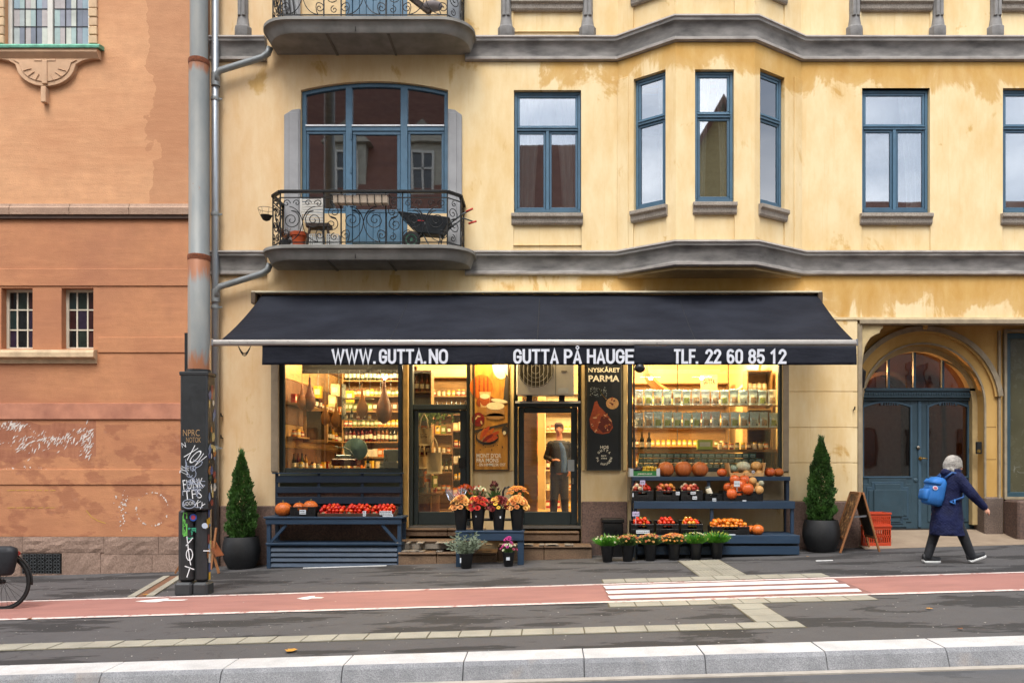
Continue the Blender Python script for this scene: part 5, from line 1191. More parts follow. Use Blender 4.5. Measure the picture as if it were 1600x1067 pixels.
for i in range(5): MB().box(-2.0, -1.4, 4.08, 4.1, SF+.3+i*.35, SF+.55+i*.35).build('lit_shelf', emat('fridge_light', (.6, .75, 1), .9), fri)
sl = thing('meat_slicer', 'pale green meat slicer with a big round blade guard in the left window', 'slicer', (-3.35, .55, 1.55))
sy = .55; X = PX(556, sy); Z = PZ(702, sy)
steel = M('slicer_steel', '#8d9a97', .3, .6, var=.1)
mb = MB(); mb.M = Matrix.Translation((X, sy, Z)) @ Matrix.Rotation(PI/2, 4, 'X'); mb.lathe([(.20, -.03), (.215, -.01), (.215, .02), (.19, .035), (.05, .04), (.02, .05)], n=32); mb.build('blade_guard', M('slicer_green', '#6d8a80', .35, .3, var=.1), sl, auto=True)
MB().box(X-.42, X+.05, sy-.14, sy+.18, Z-.30, Z-.17).build('base', M('slicer_red', '#4b120f', .3), sl, bevel=.02)
MB().box(X-.34, X-.06, sy-.12, sy+.1, Z-.16, Z-.1).build('carriage', steel, sl, bevel=.01)
mb = MB(); mb.tube([(X-.28, sy-.1, Z+.03), (X-.18, sy-.12, Z+.04), (X-.08, sy-.12, Z-.02), (X-.02, sy-.1, Z-.12)], .014, 8); mb.tube([(X-.36, sy-.1, Z+.06), (X-.28, sy-.1, Z+.03)], .01, 6); mb.build('meat_arm', steel, sl, smooth=True)
# hams, pans, boards hanging in the left window on a black rail
rail = thing('hanging_rail', 'black rail with hooks along the top of the left window', 'rail', (-3.6, .5, 3.1))
MB().box(-4.5, -2.6, .44, .50, 3.30, 3.75).build('rail_board', M('rail_black', '#0f0c0a', .6), rail)
for i in range(9): MB().tube([(-4.2+i*.19, .42, 3.35), (-4.2+i*.19, .40, 2.9)], .005, 5).build('hook', steel, rail)
hamm = [M('ham_skin', '#8a5630', .5, var=.4, scale=14, bump=.4, bscale=30), M('wooden_paddle', '#a5692c', .5, var=.25, scale=5), M('ham_dark', '#6a3c20', .45, var=.4, scale=12)]
for i, (px, zt, zb, kind, lb) in enumerate(((472, 600, 640, 0, 'small cured sausage hanging furthest left in the left window'), (484, 590, 642, 2, 'dark cured sausage hanging second from the left in the left window'), (508, 628, 664, 1, 'leaf shaped wooden board hanging left of the slicer'), (525, 630, 668, 1, 'orange leaf shaped board hanging above the slicer'), (566, 606, 652, 1, 'round wooden paddle hanging in the middle of the left window'), (600, 592, 662, 2, 'big dark ham hanging at the right of the left window'))):
    y = .48+.04*(i % 2); X = PX(px, y); a, b = PZ(zb, y), PZ(zt, y); h = b-a; t_ = thing('hanging_ham' if kind != 1 else 'hanging_board', lb, 'ham' if kind != 1 else 'board', (X, y, a)); mb = MB()
    r = h*(.2 if kind == 0 else .18 if kind == 2 else .2)
    mb.lathe([(r*.15, 0), (r*.7, h*.07), (r, h*.22), (r*.92, h*.4), (r*.45, h*.62), (r*.2, h*.8), (r*.17, h), (.004, h+.01)], (X, y, a), 14, sy=.25 if kind == 1 else .8); mb.build('body', hamm[kind], t_, smooth=True)
    MB().tube([(X, y, b), (X, y, 3.35)], .004, 5).build('string', M('string', '#9c8a66', .8), t_)
for i, (px, py, s_, m_, lb) in enumerate(((497, 608, .10, 4, 'yellow gift bag standing high in the left window'), (524, 605, .12, 0, 'cream packet high in the left window'), (520, 622, .14, 0, 'large cream packet in the middle of the left window'), (547, 615, .09, 4, 'gold packet on the glass shelf of the left window'))):
    Y = 2.0; place(PACK[m_], 'packet', (PX(px, Y), Y, PZ(py+14, Y)), lb, 'packet', None, 1.5)
g = thing('glass_shelf', 'hanging pale glass shelf in the middle of the left window', 'shelf', (PX(553, .6), .6, PZ(656, .6)))
for py in (623, 656): MB().box(PX(536, .6), PX(582, .6), .5, .75, PZ(py, .6), PZ(py, .6)+.012).build('shelf_board', M('frosted_glass', '#b5ad96', .2), g)
MB().box(PX(536, .6), PX(537, .6), .5, .75, PZ(656, .6), PZ(600, .6)).build('side_wire', steel, g)
for i, px in enumerate((540, 549, 559, 568, 577)): place(BOT[i % 5] if i % 2 else JAR[i], 'bottle' if i % 2 else 'jar', (PX(px, .6), .62, PZ(656, .6)+.014), ('dark bottle' if i % 2 else 'preserve jar')+' on the hanging glass shelf in the left window', 'bottle' if i % 2 else 'jar', 'goods on the glass shelf', .7)
zl = PZ(738, .3)+.07
for i, (px, m_, kind, s_, lb) in enumerate(((470, 4, 'j', 1, 'squat amber jar on the sill of the left window, leftmost'), (487, 6, 'j', .8, 'white lidded jar on the sill of the left window beside the slicer'), (497, 0, 'j', .8, 'cream jar on the sill of the left window left of the slicer'), (575, 1, 'b', .75, 'dark wine bottle standing right of the slicer'), (604, 0, 'b', .85, 'tall black bottle at the right of the left window'), (596, 3, 'j', .8, 'olive jar beside the tall black bottle in the left window'))):
    place((JAR if kind == 'j' else BOT)[m_ % 5], 'jar' if kind == 'j' else 'bottle', (PX(px, .33), .33, zl), lb, 'jar' if kind == 'j' else 'bottle', None, s_)
bx = thing('document_stack', 'pale stack of papers at the lower right corner of the left window', 'papers', (PX(610, .3), .3, zl))
for i in range(4): MB().obox((PX(610, .3)+R(-.02, .02), .3, zl+.03+i*.03), (.30, .2, .025), Matrix.Rotation(R(-.1, .1), 3, 'Z')).build('sheet', M('paper_grey', '#9d9c92', .6), bx)
sh = thing('cardboard_scale', 'grey scale box at the right of the left window', 'box', (PX(612, .55), .55, zl)); MB().box(PX(600, .55), PX(627, .55), .5, .7, zl, zl+.36).build('case', M('scale_grey', '#5c6664', .35), sh, bevel=.02)
# tote bags in the left door
tote = M('tote_canvas', '#c9b489', .9, var=.08, bump=.2, bscale=200)
def tote_bag(px, py0, py1, y, w_, lb, logo):
    X = PX(px, y); a, b = PZ(py1, y), PZ(py0, y); t_ = thing('tote_bag', lb, 'bag', (X, y, a)); W = w_/2; mb = MB(); nx, nz = 7, 7; V = []; F = []
    for s_ in (-1, 1):
        for j in range(nz+1):
            for i in range(nx+1):
                u, v_ = i/nx*2-1, j/nz; V.append((X+u*W*(1-.06*v_), y+s_*.045*(1-u*u)*(1-.3*v_)+.008*math.sin(u*7+v_*5), a+(b-a)*v_-.015*(1-abs(u))*(v_ == 1)))
    k = (nx+1)*(nz+1)
    for s_ in (0, 1):
        for j in range(nz):
            for i in range(nx): q = s_*k+j*(nx+1)+i; F.append((q, q+1, q+nx+2, q+nx+1))
    for i in range(nx): F.append((i, i+1, k+i+1, k+i))
    for j in range(nz):
        for e in (0, nx): q = j*(nx+1)+e; F.append((q, q+nx+1, k+q+nx+1, k+q))
    mb.add(V, F); mb.build('bag_body', tote, t_, smooth=True)
    mb = MB(); mb.tube([(X-W*.5, y-.04, b-.02), (X-W*.35, y-.03, b+.16), (X, y-.01, b+.26), (X+W*.35, y-.03, b+.16), (X+W*.5, y-.04, b-.02)], .014, 6); mb.build('handle', tote, t_, smooth=True)
    if logo:
        mb = MB(); cz = (a+b)/2
        for k in range(5): mb.beam((X+(-2+k)*.022, y-.052, cz+.03), (X+(-2+k)*.03, y-.052, cz+.055-.004*abs(k-2)), .002, .01)
        mb.build('crown_print', M('print_dark', '#3a3024', .8), t_); text('GUTTA', X-.06, X+.06, cz-.025, cz+.012, y-.054, M('print_dark'), t_, 'print')
tote_bag(663, 668, 696, .5, .30, 'cream canvas tote bag with a dark crown print hanging in the left door', 1); tote_bag(679, 706, 740, .5, .28, 'plain cream canvas tote bag hanging lower in the left door', 0); tote_bag(660, 712, 732, .75, .2, 'small cream tote bag behind the others in the left door', 0)
bsk = thing('bread_basket', 'round table heaped with wrapped breads in the left door', 'table', (PX(664, 1.0), 1.0, SF))
mb = MB(); mb.lathe([(.28, 0), (.28, .45), (.34, .47), (.34, .5)], (PX(664, 1), 1.0, SF), 16); mb.build('table', woodd, bsk, auto=True)
for i in range(12): place(PACK[(i*3) % 7], 'packet', (PX(664, 1)+R(-.22, .22), 1+R(-.2, .2), SF+.5+.1*(i % 3)), 'wrapped bread packet heaped on the round table in the left door', 'packet', 'bread packets on the round table', R(.9, 1.4), R(0, 3))
# plants at the top of the left door
pv = thing('hanging_plant', 'green trailing plant hanging at the top of the left door', 'plant', (PX(672, .6), .6, 2.9)); mb = MB()
for i in range(130):
    c = Vector((PX(672, .6)+random.gauss(0, .16), .6+R(-.1, .1), 2.52+random.gauss(0, .07))); a = R(0, 6); e = R(.03, .06); mb.poly([(c.x+e*math.cos(a+k*PI/2)*(1 if k % 2 else .5), c.y+R(-.02, .02), c.z+e*math.sin(a+k*PI/2)*(1 if k % 2 else .5)) for k in range(4)])
mb.build('leaves', M('shop_leaf', '#55702a', .5, var=.4), pv)
# -------- the right window: two rows of silvery bags and a wall of teal boxes
def bag_mesh(mt, lb_, seed):
    rnd = random.Random(seed); nx, nz = 6, 8; W, H = .083, .285; mb = MB(); V = []; F = []
    for s_ in (-1, 1):
        for j in range(nz+1):
            for i in range(nx+1):
                u, v_ = i/nx*2-1, j/nz; t = math.sin(min(1, v_*1.35+.15)*PI)**.5 if v_ < .85 else .15; t = max(.03, t)
                V.append((u*W*(.86+.14*abs(v_-.5)*2)+rnd.uniform(-.003, .003), s_*.045*t*(1-u*u*.85)+rnd.uniform(-.008, .008)*(s_ < 0), H*v_+rnd.uniform(-.002, .002)+(.006*math.sin(u*9+seed) if j == nz else 0)))
    k = (nx+1)*(nz+1)
    for s_ in (0, 1):
        for j in range(nz):
            for i in range(nx): q = s_*k+j*(nx+1)+i; F.append((q, q+1, q+nx+2, q+nx+1))
    mb.add(V, F, 0)
    for i in range(nx): mb.f.append((i, i+1, k+i+1, k+i)); mb.mi.append(0); q = nz*(nx+1)+i; mb.f.append((q, q+1, k+q+1, k+q)); mb.mi.append(0)
    # printed picture on the belly: follows the surface a hair in front
    for (i0, i1, j0, j1, mi) in ((1, 5, 1, 4, 1), (1, 3, 4, 5, 2), (4, 5, 1, 2, 3)):
        for j in range(j0, j1):
            for i in range(i0, i1):
                q = [j*(nx+1)+i, j*(nx+1)+i+1, (j+1)*(nx+1)+i+1, (j+1)*(nx+1)+i]; mb.add([(V[z][0], V[z][1]-.003-.001*mi, V[z][2]) for z in q], [(0, 1, 2, 3)], mi)
    me = mb.mesh('bag', smooth=True); [me.materials.append(z) for z in (mt, lb_, labm, M('bag_dot', '#2d3c48', .5))]; return me
silv = M('bag_silver_teal', '#bdd2ce', .3, .1, var=.2, scale=30); silvb = M('bag_silver_grey', '#c4cccb', .25, .15, var=.25, scale=30)
bagp = [M('bag_print_brown', '#a08766', .5, var=.4, scale=45), M('bag_print_green', '#8d9c4e', .5, var=.3, scale=45), M('bag_print_grey', '#97a39a', .5, var=.3, scale=45)]
BAGS = [bag_mesh(silv if i % 3 else silvb, bagp[(0, 1, 0, 2)[i % 4]], i) for i in range(8)]
by = .42
for r, (pz, n, X0, X1, lb) in enumerate(((633, 15, 991, 1214, 'upper'), (668, 15, 991, 1216, 'lower'))):
    z = PZ(pz, by); s_ = thing('glass_shelf', '%s glass shelf holding silvery bags across the right window' % lb, 'shelf', (PX(1103, by), by, z-.02))
    MB().box(PX(983, by), PX(1222, by), by-.08, by+.14, z-.018, z-.004).build('shelf_board', M('shelf_amber', '#a5722e', .3), s_)
    for q in (984, 1060, 1140, 1220): MB().box(PX(q, by)-.006, PX(q, by)+.006, by+.1, by+.11, z-.3, 3.9).build('wire', steel, s_)
    for i in range(n):
        px = X0+(X1-X0)*(i+.5)/n; b_ = (i*5+r*3) % 8 if not (r == 1 and i in (3, 4, 5, 6)) else (1, 5)[i % 2]
        place(BAGS[b_], 'snack_bag', (PX(px, by), by+R(-.01, .02), z), 'silvery teal stand-up bag on the %s shelf of the right window' % lb, 'bag', 'silvery bags on the %s shelf' % lb, R(.95, 1.05), R(-.15, .15))
mb = MB(); mb.box(-.058, .058, -.04, .04, 0, .085, 0); mb.box(-.043, .043, -.0415, -.04, .016, .070, 1); mb.box(-.03, .03, -.043, -.0415, .034, .042, 2); tb = mb.mesh('tin'); [tb.materials.append(z) for z in (M('box_teal', '#356a60', .4, var=.1, randv=.2), M('box_pale_label', '#c0d8cc', .4, var=.08, randv=.2), M('print_dark', '#3a3024', .8))]
for r, (n, px0) in enumerate(((17, 1004), (17, 1003), (17, 1001))):
    for i in range(17 if r != 1 else 18):
        if r == 0 and i > 16: continue
        place(tb, 'tin_box', (PX(px0+i*10.7, .32)+R(-.002, .002), .32+R(-.008, .008), PZ(738, .32)+.078+(2-r)*.092), 'teal box with a pale label in the %s row below the silvery bags' % ('top', 'middle', 'bottom')[r], 'box', '%s row of teal boxes' % ('top', 'middle', 'bottom')[r])
place(boxpack(M('lime_box', '#a8b32c', .5), .28, .18), 'gift_box', (PX(1101, .6), .6, PZ(702, .6)), 'lime green box behind the teal boxes', 'box', None, 1)
for i, px in enumerate((990, 1003, 990+24)): place(BOT[0], 'bottle', (PX(px, .7), .7, PZ(703, .7)), 'black wine bottle at the left of the right window', 'bottle', 'black wine bottles at the left of the right window', 1.1)
dsp = thing('display_table', 'wooden table behind the teal boxes in the right window', 'table', (2.6, .8, SF)); MB().box(PX(984, .8), PX(1215, .8), .6, 1.2, PZ(702, .8)-.05, PZ(702, .8)).build('tabletop', wood, dsp)
for q in (990, 1210): MB().box(PX(q, .8)-.03, PX(q, .8)+.03, .65, 1.15, SF, PZ(702, .8)-.05).build('leg', wood, dsp)
for i in range(9): place(JAR[i % 7], 'jar', (PX(1125+i*9, .75), .75, PZ(702, .8)), 'preserve jar on the wooden table behind the teal boxes', 'jar', 'jars behind the teal boxes', 1)
mb = MB(); rg = []
for i in range(15):
    a = PI*i/14; rg.append([(3.0+1.05*math.cos(a), y, 3.55-.62*math.sin(a)) for y in (1.1, 1.9)]+[(3.0+1.1*math.cos(a), y, 3.55-.67*math.sin(a)) for y in (1.9, 1.1)])
mb.loft(rg); vl = mb.build('vaulted_shade', M('shade_tan', '#b97b3c', .6, var=.2, scale=2, col2='#cf9a56'), auto=True, label='big curved tan lamp shade hanging above the bags in the right window', cat='lamp shade')
st_ = thing('shop_sign', 'small cream board with a drawing hanging behind the bags of the right window', 'sign', (PX(1107, 1.0), 1.0, PZ(610, 1))); MB().box(PX(1095, 1.0), PX(1121, 1.0), 1.0, 1.02, PZ(612, 1), PZ(585, 1)).build('board', jmats[0], st_)
text('GUTTA', PX(1099, 1), PX(1117, 1), PZ(600, 1), PZ(592, 1), .998, M('print_dark'), st_)
# ------------------------------------------------------------------ air conditioner above the right door
ac = thing('air_conditioner', 'white air conditioner unit with round fan grille above the right shop door', 'air conditioner', (PX(850, -.3), -.2, PZ(618, -.3)))
acw = M('ac_white', '#e0d8c0', .5, var=.06); a, b, c, d = PX(807, -.28), PX(897, -.28), PZ(617, -.28), PZ(545, -.28)
MB().box(a, b, -.28, .02, c, d).build('casing', acw, ac, bevel=.015)
cx, cz, rr_ = PX(837, -.29), PZ(577, -.29), 28/SC(-.29)
mb = MB(); mb.M = Matrix.Translation((cx, -.28, cz)) @ Matrix.Rotation(PI/2, 4, 'X'); mb.lathe([(rr_, .0), (rr_, .004), (.01, .006)], n=32); mb.build('fan_opening', M('ac_dark', '#5a5340', .7), ac)
mb = MB(); 
for i in range(1, 5): mb.tube([(cx+rr_*i/4.2*math.cos(t*PI/16), -.292, cz+rr_*i/4.2*math.sin(t*PI/16)) for t in range(32)], .004, 4, cyc=True)
for i in range(9): X = cx-rr_+rr_*2*(i+.5)/9; h = math.sqrt(max(0, rr_**2-(X-cx)**2)); mb.box(X-.004, X+.004, -.30, -.292, cz-h, cz+h)
mb.build('fan_grille', acw, ac)
mb = MB()
for i in range(3): mb.lathe([(.0, 0), (.05, 0)], n=3) if 0 else None
MB().box(PX(868, -.28)-.003, PX(868, -.28)+.003, -.284, -.28, c, d).build('seam', M('ac_dark'), ac)
MB().box(PX(872, -.28), PX(888, -.28), -.283, -.28, PZ(614, -.28), PZ(606, -.28)).build('type_plate', M('plate_white', '#dcdccf', .5), ac)
MB().box(PX(877, -.28), PX(886, -.28), -.285, -.28, PZ(581, -.28), PZ(579.5, -.28)).build('type_plate', M('ac_dark'), ac)
for p in (827, 878): MB().box(PX(p, -.28)-.05, PX(p, -.28)+.05, -.27, -.05, PZ(626, -.28), PZ(617.5, -.28)).build('foot', M('dark_iron'), ac)
# ------------------------------------------------------------------ posters
def disc(mb, cx, cz, rx, rz, y, m, n=24, rot=0, arc=(0, 2*PI)):
    pts = []
    for k in range(n):
        t = arc[0]+(arc[1]-arc[0])*k/(n if arc[1]-arc[0] > 6 else n-1); u, v_ = rx*math.cos(t), rz*math.sin(t); pts.append((cx+u*math.cos(rot)-v_*math.sin(rot), y, cz+u*math.sin(rot)+v_*math.cos(rot)))
    mb.add(pts, [tuple(range(n))], m)
p1 = thing('cheese_poster', 'tall warm poster of pumpkin, cheese and sausages between the two shop doors', 'poster', (PX(768), -.05, PZ(735)))
yP = -.07; a, b, c, d = PX(740, yP), PX(795, yP), PZ(735, yP), PZ(545, yP)
f = MB(); rect(f, a, b, c, d, yP, yP+.05, .02); f.build('frame', M('poster_frame_dark', '#3a2c18', .5), p1)
def mat_poster():
    m, t = newmat('poster_board_print'); v = t.pos((1, 1, 1)); n = t.noise(t.pos((3, 3, 1)), 4, 4)
    c_ = t.ramp(n, [(.3, S('#a26a28')), (.7, S('#cf9338'))]); t.l(c_, t.bsdf.inputs['Base Color']); t.bsdf.inputs['Roughness'].default_value = .4; return m
MB().box(a+.02, b-.02, yP+.02, yP+.05, c+.02, d-.02).build('print_board', mat_poster(), p1)
def pm_(n, c, v=.25, s=25): return M('print_'+n, c, .45, var=v, scale=s)
mats = [pm_('orange', '#c25f14'), pm_('pumpkin_dark', '#8f3d0c'), pm_('cream', '#ecd9a6', .1), pm_('ale', '#a8501c'), pm_('rind', '#a67a45'), pm_('dark', '#24160c'), pm_('sausage', '#b8481c'), pm_('sausage_dark', '#7b1f10'), pm_('wood', '#a87432', .15), pm_('pale', '#d8b070'), pm_('red', '#8a1c14'), pm_('green', '#4c5220')]
mb = MB(); X = lambda p: PX(p, yP); Z = lambda p: PZ(p, yP); u = 1/SC(yP); L = lambda k: yP+.018-.0012*k
disc(mb, X(783), Z(570), 14*u, 22*u, L(1), 2); disc(mb, X(752), Z(604), 18*u, 19*u, L(1), 0)
for k in (-9, -3, 4, 10): disc(mb, X(752+k), Z(604), 1.2*u, 17*u, L(2), 1)
disc(mb, X(760), Z(628), 16*u, 10*u, L(2), 1); disc(mb, X(766), Z(640), 20*u, 9*u, L(3), 8)
mb.add([(X(751), L(4), Z(636)), (X(764), L(4), Z(636)), (X(767), L(4), Z(612)), (X(749), L(4), Z(612))], [(0, 1, 2, 3)], 9); disc(mb, X(757.5), Z(625), 7.5*u, 9*u, L(5), 3); disc(mb, X(757.5), Z(619), 7.5*u, 4*u, L(6), 2)
mb.add([(X(786), L(2), Z(628)), (X(794), L(2), Z(628)), (X(794), L(2), Z(590)), (X(790), L(2), Z(582))], [(0, 1, 2, 3)], 5)
mb.add([(X(760), L(5), Z(650)), (X(788), L(5), Z(650)), (X(788), L(5), Z(633)), (X(760), L(5), Z(633))], [(0, 1, 2, 3)], 4); disc(mb, X(774), Z(650), 14*u, 5*u, L(5), 4); disc(mb, X(774), Z(634), 14*u, 6*u, L(6), 2); disc(mb, X(780), Z(626), 13*u, 3*u, L(7), 2, rot=-.15)
disc(mb, X(747), Z(655), 10*u, 11*u, L(4), 7)
for i in range(7): disc(mb, X(742+i*2), Z(648+(i*5) % 13), 3*u, 1.2*u, L(5), 9 if i % 2 else 10, rot=i)
mb.add([(X(740.5), L(3), Z(672)), (X(793), L(3), Z(660)), (X(793), L(3), Z(664)), (X(740.5), L(3), Z(677))], [(0, 1, 2, 3)], 5)
disc(mb, X(761), Z(683), 18*u, 12*u, L(4), 5); disc(mb, X(761), Z(681), 16*u, 10*u, L(5), 4)
for i, (q, w_, rt) in enumerate(((754, 678, 1.2), (759, 674, 1.0), (765, 676, .8), (771, 679, .5), (762, 684, .6), (769, 686, .4))): disc(mb, X(q), Z(w_), 10*u, 3*u, L(6+i*.5), 6 if i % 2 else 7 if i == 4 else 0, rot=rt)
disc(mb, X(789), Z(672), 5*u, 7*u, L(4), 5); disc(mb, X(788), Z(676), 2.5*u, 3*u, L(5), 2)
for i in range(12): disc(mb, X(R(742, 792)), Z(R(690, 703)), R(.8, 2)*u, .7*u, L(4), 5, rot=R(0, 3))
mb.build('printed_picture', mats, p1)
pw = M('poster_white', '#efe6cc', .5)
text("MONT D'OR", X(744.5), X(783), Z(715), Z(708), L(8), pw, p1, bold=.012); text('FRA MONS', X(744.5), X(779), Z(722), Z(715.8), L(8), pw, p1, bold=.012); text('- EN HIMMELSK OST', X(746), X(790), Z(728), Z(723.5), L(8), pw, p1, bold=.01)
p2 = thing('ham_poster', 'tall black poster of cured ham beside the right window', 'poster', (PX(944), -.05, PZ(735)))
a, b, c, d = X(917), X(971), Z(735), Z(545)
f = MB(); rect(f, a, b, c, d, yP, yP+.05, .025); f.build('frame', M('frame_grey_dark', '#3c3d38', .4, .4), p2); MB().box(a+.025, b-.025, yP+.02, yP+.05, c+.025, d-.025).build('print_board', M('poster_black', '#14181b', .4, var=.2), p2)
mats2 = [pm_('ham_a', '#9c4420'), pm_('ham_b', '#5c1d0e'), pm_('ham_fat', '#d39a6a'), pm_('shank', '#b4692c'), pm_('bread', '#c9955a'), pm_('salt', '#a9b0ae', .1), M('poster_white'), pm_('herb', '#5a6a3c')]
mb = MB()
mb.add([(X(p), L(1), Z(q)) for p, q in ((929, 628), (933, 626), (936, 634), (944, 642), (955, 655), (958, 668), (952, 676), (942, 678), (930, 676), (923, 668), (921, 655), (926, 640))], [tuple(range(12))], 0)
mb.add([(X(p), L(2), Z(q)) for p, q in ((940, 650), (952, 653), (957, 664), (952, 674), (942, 676), (934, 668))], [tuple(range(6))], 1)
for i in range(26): disc(mb, X(940+R(-15, 15)), Z(660+R(-16, 14)), R(1, 4)*u, R(.5, 1.5)*u, L(3+i*.1), random.choice((0, 1, 2, 3)), n=10, rot=R(0, 3))
disc(mb, X(957), Z(630), 10*u, 9*u, L(2), 4); 
for i in range(18): t = R(0, 6); q = R(0, 7); disc(mb, X(957+q*math.cos(t)), Z(630+q*math.sin(t)), R(1.5, 3.5)*u, R(.6, 1.6)*u, L(3+i*.1), random.choice((2, 0, 4, 1)), n=10, rot=R(0, 3))
for i in range(60): disc(mb, X(934+R(-12, 14)), Z(612+R(-7, 8)), R(.3, .9)*u, R(.3, .7)*u, L(2), 5, n=5)
for i in range(8): mb.add([(X(936+i), L(3), Z(606+i*2)), (X(941+i), L(3), Z(616+i)), (X(940+i), L(3), Z(617+i))], [(0, 1, 2)], 2 if i % 2 else 7)
mb.build('printed_picture', mats2, p2)
text('NYSKÅRET', X(919), X(969), Z(581.5), Z(572.5), L(5), pw, p2, bold=.02); text('PARMA', X(919.5), X(968), Z(596), Z(586), L(5), pw, p2, bold=.03); text('HOS', X(938), X(951), Z(700.5), Z(696), L(5), pw, p2, bold=.02)
cxx, czz = X(944), Z(714)
for i, ch in enumerate('GUTTA'):
    t = math.radians(140-i*25); M4 = Matrix.Translation((cxx+11*u*math.cos(t), 0, czz+11*u*math.sin(t))) @ Matrix.Rotation(-(t-PI/2), 4, 'Y'); text(ch, -.018, .018, -.02, .02, L(5), pw, p2, M4=M4)
for i, ch in enumerate('PÅ HAUGEN'):
    if ch == ' ': continue
    t = math.radians(190+i*20); M4 = Matrix.Translation((cxx+11*u*math.cos(t), 0, czz+11*u*math.sin(t))) @ Matrix.Rotation(-(t+PI/2), 4, 'Y'); text(ch, -.017, .017, -.02, .02, L(5), pw, p2, M4=M4)
text('EST.', cxx-.05, cxx+.05, czz+.01, czz+.035, L(5), pw, p2); text('1994', cxx-.05, cxx+.05, czz-.035, czz-.01, L(5), pw, p2)
# ------------------------------------------------------------------ awning
AW = thing('awning', 'long navy fabric awning with white lettering on its valance', 'awning', (.0, -.9, 3.3))
def mat_cloth():
    m, t = newmat('awning_cloth'); v = t.pos(); n = t.noise(t.pos((.5, .5, 1)), 2.5, 5)
    c = t.ramp(n, [(.25, S('#10121b')), (.75, S('#23262f'))]); c = t.mix(t.ramp(t.noise(v, 60, 5, .8), [(.71, 0), (.74, .45)]), c, (.4, .4, .42))
    t.l(c, t.bsdf.inputs['Base Color']); t.bsdf.inputs['Roughness'].default_value = .8; t.bsdf.inputs['Specular IOR Level'].default_value = .2; t.bump(t.noise(t.pos((1, 2, 2)), 2.2, 4), .9, .03, t.bump(t.noise(v, 500, 2), .1, .002)); return m
cl = mat_cloth(); fYa = -1.75
xa0, xa1 = PX(410, -.15), PX(1277, -.15); xb0, xb1 = PX(346, fYa), PX(1333, fYa); za, zb_ = PZ(461, -.15), PZ(531, fYa)
mb = MB(); nx, ny = 60, 12; V = []; F = []
for j in range(ny+1):
    v_ = j/ny
    for i in range(nx+1):
        u_ = i/nx; s = v_; edge = .10*math.sin(PI*s)*(1 if u_ in (0, 1) else 0)
        x0 = xa0+(xb0-xa0)*s; x1 = xa1+(xb1-xa1)*s; z = za+(zb_-za)*s-.05*math.sin(PI*s)-.012*math.sin(u_*PI*4)*math.sin(PI*s); V.append((x0+(x1-x0)*u_, -.15+(fYa+.15)*s, z+.012*noise.noise((u_*9, v_*2, 1))))
for j in range(ny):
    for i in range(nx): k = j*(nx+1)+i; F.append((k, k+1, k+nx+2, k+nx+1))
mb.add(V, F); co = mb.build('canopy_cloth', cl, AW, smooth=True); so = co.modifiers.new('s', 'SOLIDIFY'); so.thickness = .004
for u_ in (.262, .505, .757):
    pts = [V[int(round(u_*nx))+j*(nx+1)] for j in range(1, ny+1)]; mb = MB(); mb.tube([(p[0], p[1], p[2]+.004) for p in pts], .006 if u_ != .505 else .011, 5); mb.build('seam', M('cloth_seam', '#15171d', .8), AW)
alu = M('awning_aluminium', '#a9a5a0', .35, .5, var=.06, world=True)
mb = MB(); mb.box(PX(397, -.1), PX(1280, -.1), -.24, .0, PZ(460, -.1), PZ(457, -.1)); mb.build('cover_profile', M('cover_cream', '#c2b79c', .5), AW, bevel=.005)
for p, q in ((397, 404), (1274, 1281)): MB().box(PX(p, -.1), PX(q, -.1), -.26, .0, PZ(477, -.1), PZ(459, -.1)).build('end_cap', M('cap_brown', '#4a3a28', .6), AW, bevel=.01)
mb = MB(); mb.tube([(PX(404, -.1), -.12, PZ(468, -.1)), (PX(1274, -.1), -.12, PZ(468, -.1))], .05, 12); mb.build('roller', M('dark_iron'), AW)
mb = MB(); zc = PZ(535.5, fYa); mb.loft([[(q, fYa-.03, zc-.045), (q, fYa-.045, zc-.02), (q, fYa-.04, zc+.03), (q, fYa-.01, zc+.05), (q, fYa+.05, zc+.045), (q, fYa+.05, zc-.045)] for q in (PX(332.5, fYa), PX(1338.5, fYa))]); mb.build('front_bar', alu, AW, bevel=.006)
for p in (333, 1338): MB().box(PX(p, fYa)-.012, PX(p, fYa)+.012, fYa-.05, fYa+.055, zc-.05, zc+.055).build('bar_cap', M('bar_cap_grey', '#7d7d80', .4, .4), AW, bevel=.006)
for px_ in (520, 700, 990, 1160):
    xw = PX(px_, -.2); mb = MB(); mb.beam((xw, -.2, 3.98), (xw+.55, -.95, 3.82), .05, .05); mb.beam((xw+.55, -.95, 3.82), (xw+.1, -1.7, 3.52), .045, .045); mb.build('folding_arm', M('arm_grey', '#6e6e6e', .4, .5), AW)
def valance(p0, p1, y, name='valance', seed=0):
    n = 70; V = []; F = []; zt, zbm = PZ(540, y), PZ(570, y); mb = MB(); x0, x1 = PX(p0, y), PX(p1, y)
    for j in range(7):
        for i in range(n+1):
            v_ = j/6; xx = x0+(x1-x0)*i/n; V.append((xx, y+v_*(.016*math.sin(xx*3+seed)+.012*noise.noise((xx*4, v_*2, seed))), zt+(zbm-zt)*v_))
    for j in range(6):
        for i in range(n): k = j*(n+1)+i; F.append((k, k+1, k+n+2, k+n+1))
    mb.add(V, F); o = mb.build(name, cl, AW, smooth=True); s = o.modifiers.new('s', 'SOLIDIFY'); s.thickness = .004; return o
valance(410, 1002, fYa-.005); valance(991, 1338, fYa-.055, seed=3)
mb = MB(); 
